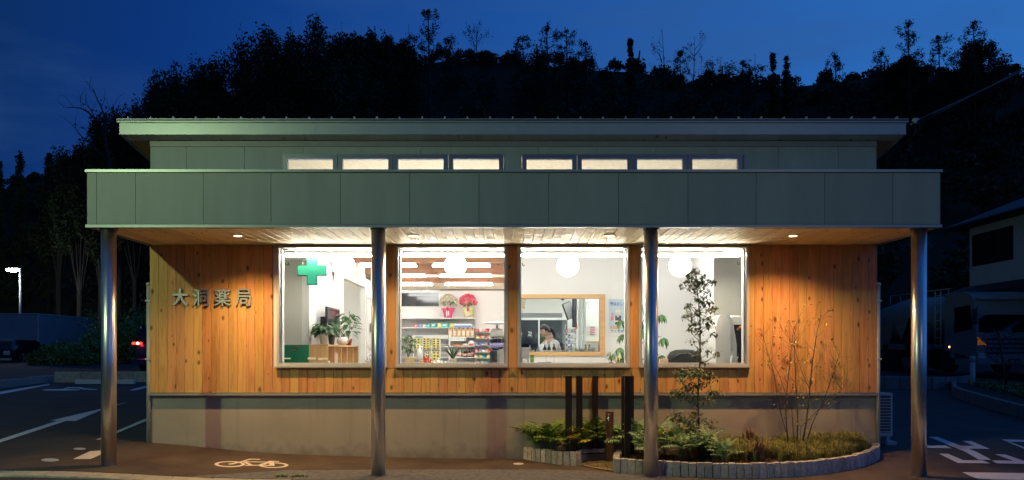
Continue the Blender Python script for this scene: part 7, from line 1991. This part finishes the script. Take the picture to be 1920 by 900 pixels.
ST = [('broad', 330, 125, 330, 150, 40, 'rounded leafy tree low on the left slope of the hill'), ('broad', 255, 178, 330, 120, 44, 'leafy tree behind the left end of the roof'), ('broad', 190, 205, 330, 110, 44, 'dark tree at the foot of the bare branches'), ('broad', 150, 262, 360, 110, 44, 'low leafy tree left of the roof corner'),
      ('broad', 400, 96, 330, 150, 42, 'leafy tree stepping up to the tallest broadleaf'), ('broad', 500, 42, 330, 160, 40, 'big broadleaf tree with the highest left crown'), ('broad', 590, 38, 330, 170, 41, 'biggest broadleaf tree on the skyline right of the other big one'), ('broad', 660, 66, 300, 110, 44, 'leafy tree leaning on the biggest broadleaf'),
      ('broad', 290, 140, 330, 110, 47, 'leafy tree filling behind the two left slope trees'), ('broad', 365, 112, 330, 110, 47, 'leafy tree filling between the left slope and the stepping tree'), ('broad', 450, 76, 330, 120, 46, 'broad tree filling left of the highest left crown'),
      ('broad', 545, 62, 330, 110, 47, 'broad tree filling between the two big broadleaf trees'), ('broad', 625, 74, 330, 110, 49, 'broad tree filling right behind the biggest broadleaf'), ('broad', 225, 205, 340, 90, 47, 'low tree filling behind the left roof end'), ('broad', 110, 300, 380, 90, 48, 'low leafy tree between the conifers and the hill foot'),
      ('broad', 725, 82, 260, 100, 55, 'low crowned tree filling left of the tall pine'), ('sparse', 640, 40, 150, 80, 50, 'twiggy tree poking out right of the biggest broadleaf'), ('broad', 700, 60, 260, 90, 52, 'small crowned tree between the big broadleaf and the tall pine'), ('broad', 745, 58, 250, 80, 54, 'loose crowned tree left of the tall central pine'), ('sparse', 768, 45, 130, 60, 56, 'fine twigged tree immediately left of the tall pine'),
      ('pine', 803, 10, 180, 78, 54, 'tall pine standing above the left half of the roof'), ('sparse', 845, 66, 125, 60, 60, 'low twiggy tree right of the tall pine'), ('bare', 893, 46, 120, 80, 62, 'nearly bare tree with thin upright twigs near the middle'), ('pine', 980, 66, 130, 62, 62, 'small pine left of the forked pine'),
      ('pine', 1025, 48, 140, 70, 62, 'forked pine, higher left one near the middle'), ('pine', 1062, 52, 140, 66, 64, 'forked pine, right one near the middle'), ('pine', 1098, 76, 135, 60, 63, 'short pine right of the forked pines'), ('cedar', 1181, 73, 140, 34, 64, 'small narrow conifer standing alone on the ridge'),
      ('bare', 1243, 52, 150, 70, 60, 'feathery bare tree with a straight leader'), ('bare', 1300, 68, 160, 90, 60, 'wide bare tree with forked twigs right of the straight one'), ('pine', 1275, 92, 165, 44, 58, 'low pine between the two bare trees'), ('sparse', 1350, 106, 160, 70, 62, 'low twiggy tree right of the bare trees'),
      ('pine', 1392, 112, 165, 60, 63, 'low pine group left of the pair of slim crowns'), ('cedar', 1449, 102, 165, 30, 55, 'slim crown, left of the pair on the dip of the ridge'), ('cedar', 1474, 108, 165, 22, 55, 'slim crown, right of the pair on the dip of the ridge'), ('sparse', 1415, 100, 165, 50, 60, 'thin twigged tree beside the pair of slim crowns'),
      ('pine', 1566, 102, 160, 60, 64, 'small lone pine right of the dip in the ridge'), ('pine', 1652, 94, 145, 70, 60, 'low bushy pine left of the tall right pine'), ('pine', 1703, 36, 150, 72, 58, 'tall open pine at the right of the ridge'), ('pine', 1760, 62, 150, 80, 58, 'shorter pine joining the broad right pine'),
      ('pine', 1825, 33, 150, 120, 56, 'broad dark pine, tallest at the far right'), ('pine', 1862, 78, 150, 70, 57, 'drooping pine at the right flank of the broad one'), ('broad', 1830, 78, 190, 110, 58, 'dense low crown under the broad right pine'), ('broad', 1700, 105, 190, 90, 60, 'dense low crown under the tall open pine'),
      ('cedar', 38, 286, 380, 58, 52, 'pointed conifer at the far left above the lamp'), ('cedar', 92, 290, 380, 56, 52, 'second pointed conifer right of the far left one'), ('cedar', -2, 306, 400, 40, 52, 'conifer cut by the left edge of the frame')]
for i, a in enumerate(ST): skyline_tree(*a, seed=100 + i)
# dead branches leaning out at left
s = S(36); t = empty('dead_tree', ((205 - 960) / s, 36, EYE + (660 - 300) / s), 'dead tree with long bare branches reaching left from the hill', 'tree')
q = MB(); rr = random.Random(3); tips = []
zb = EYE + (660 - 300) / s
D_ = lambda px, py, yy_=0: Vector(((px - 205) / s, yy_, EYE + (660 - py) / s - zb))
for pts, r_ in (([(205, 300), (192, 238), (180, 225), (165, 210), (152, 203), (138, 201), (122, 202)], .09), ([(198, 250), (196, 220), (190, 200), (182, 185), (176, 172), (168, 167)], .06), ([(180, 225), (170, 205), (160, 196), (150, 190)], .035), ([(200, 300), (170, 268), (152, 255), (142, 240), (129, 229)], .05), ([(196, 215), (205, 205), (212, 198)], .03)):
    P3 = [D_(*p) for p in pts]; q.tube(P3, [r_ * (1 - .8 * i / (len(P3) - 1)) for i in range(len(P3))], 5, cap=False)
    for i in range(1, len(P3)):
        branching(q, P3[i], Vector((rr.uniform(-.8, .5), rr.uniform(-.2, .2), .8)).normalized(), .8, .018, 1, rr, tips, bend=.2, kids=(1, 2), up=.03, segs=3, ratio=.6, n=3)
q.build('branches', MAT['forest_bark'], t, local=True)
q = MB(); q.tube([(.2, 0, -4), (0, 0, 0)], [.2, .12], 6); q.build('trunk', MAT['forest_bark'], t, local=True)
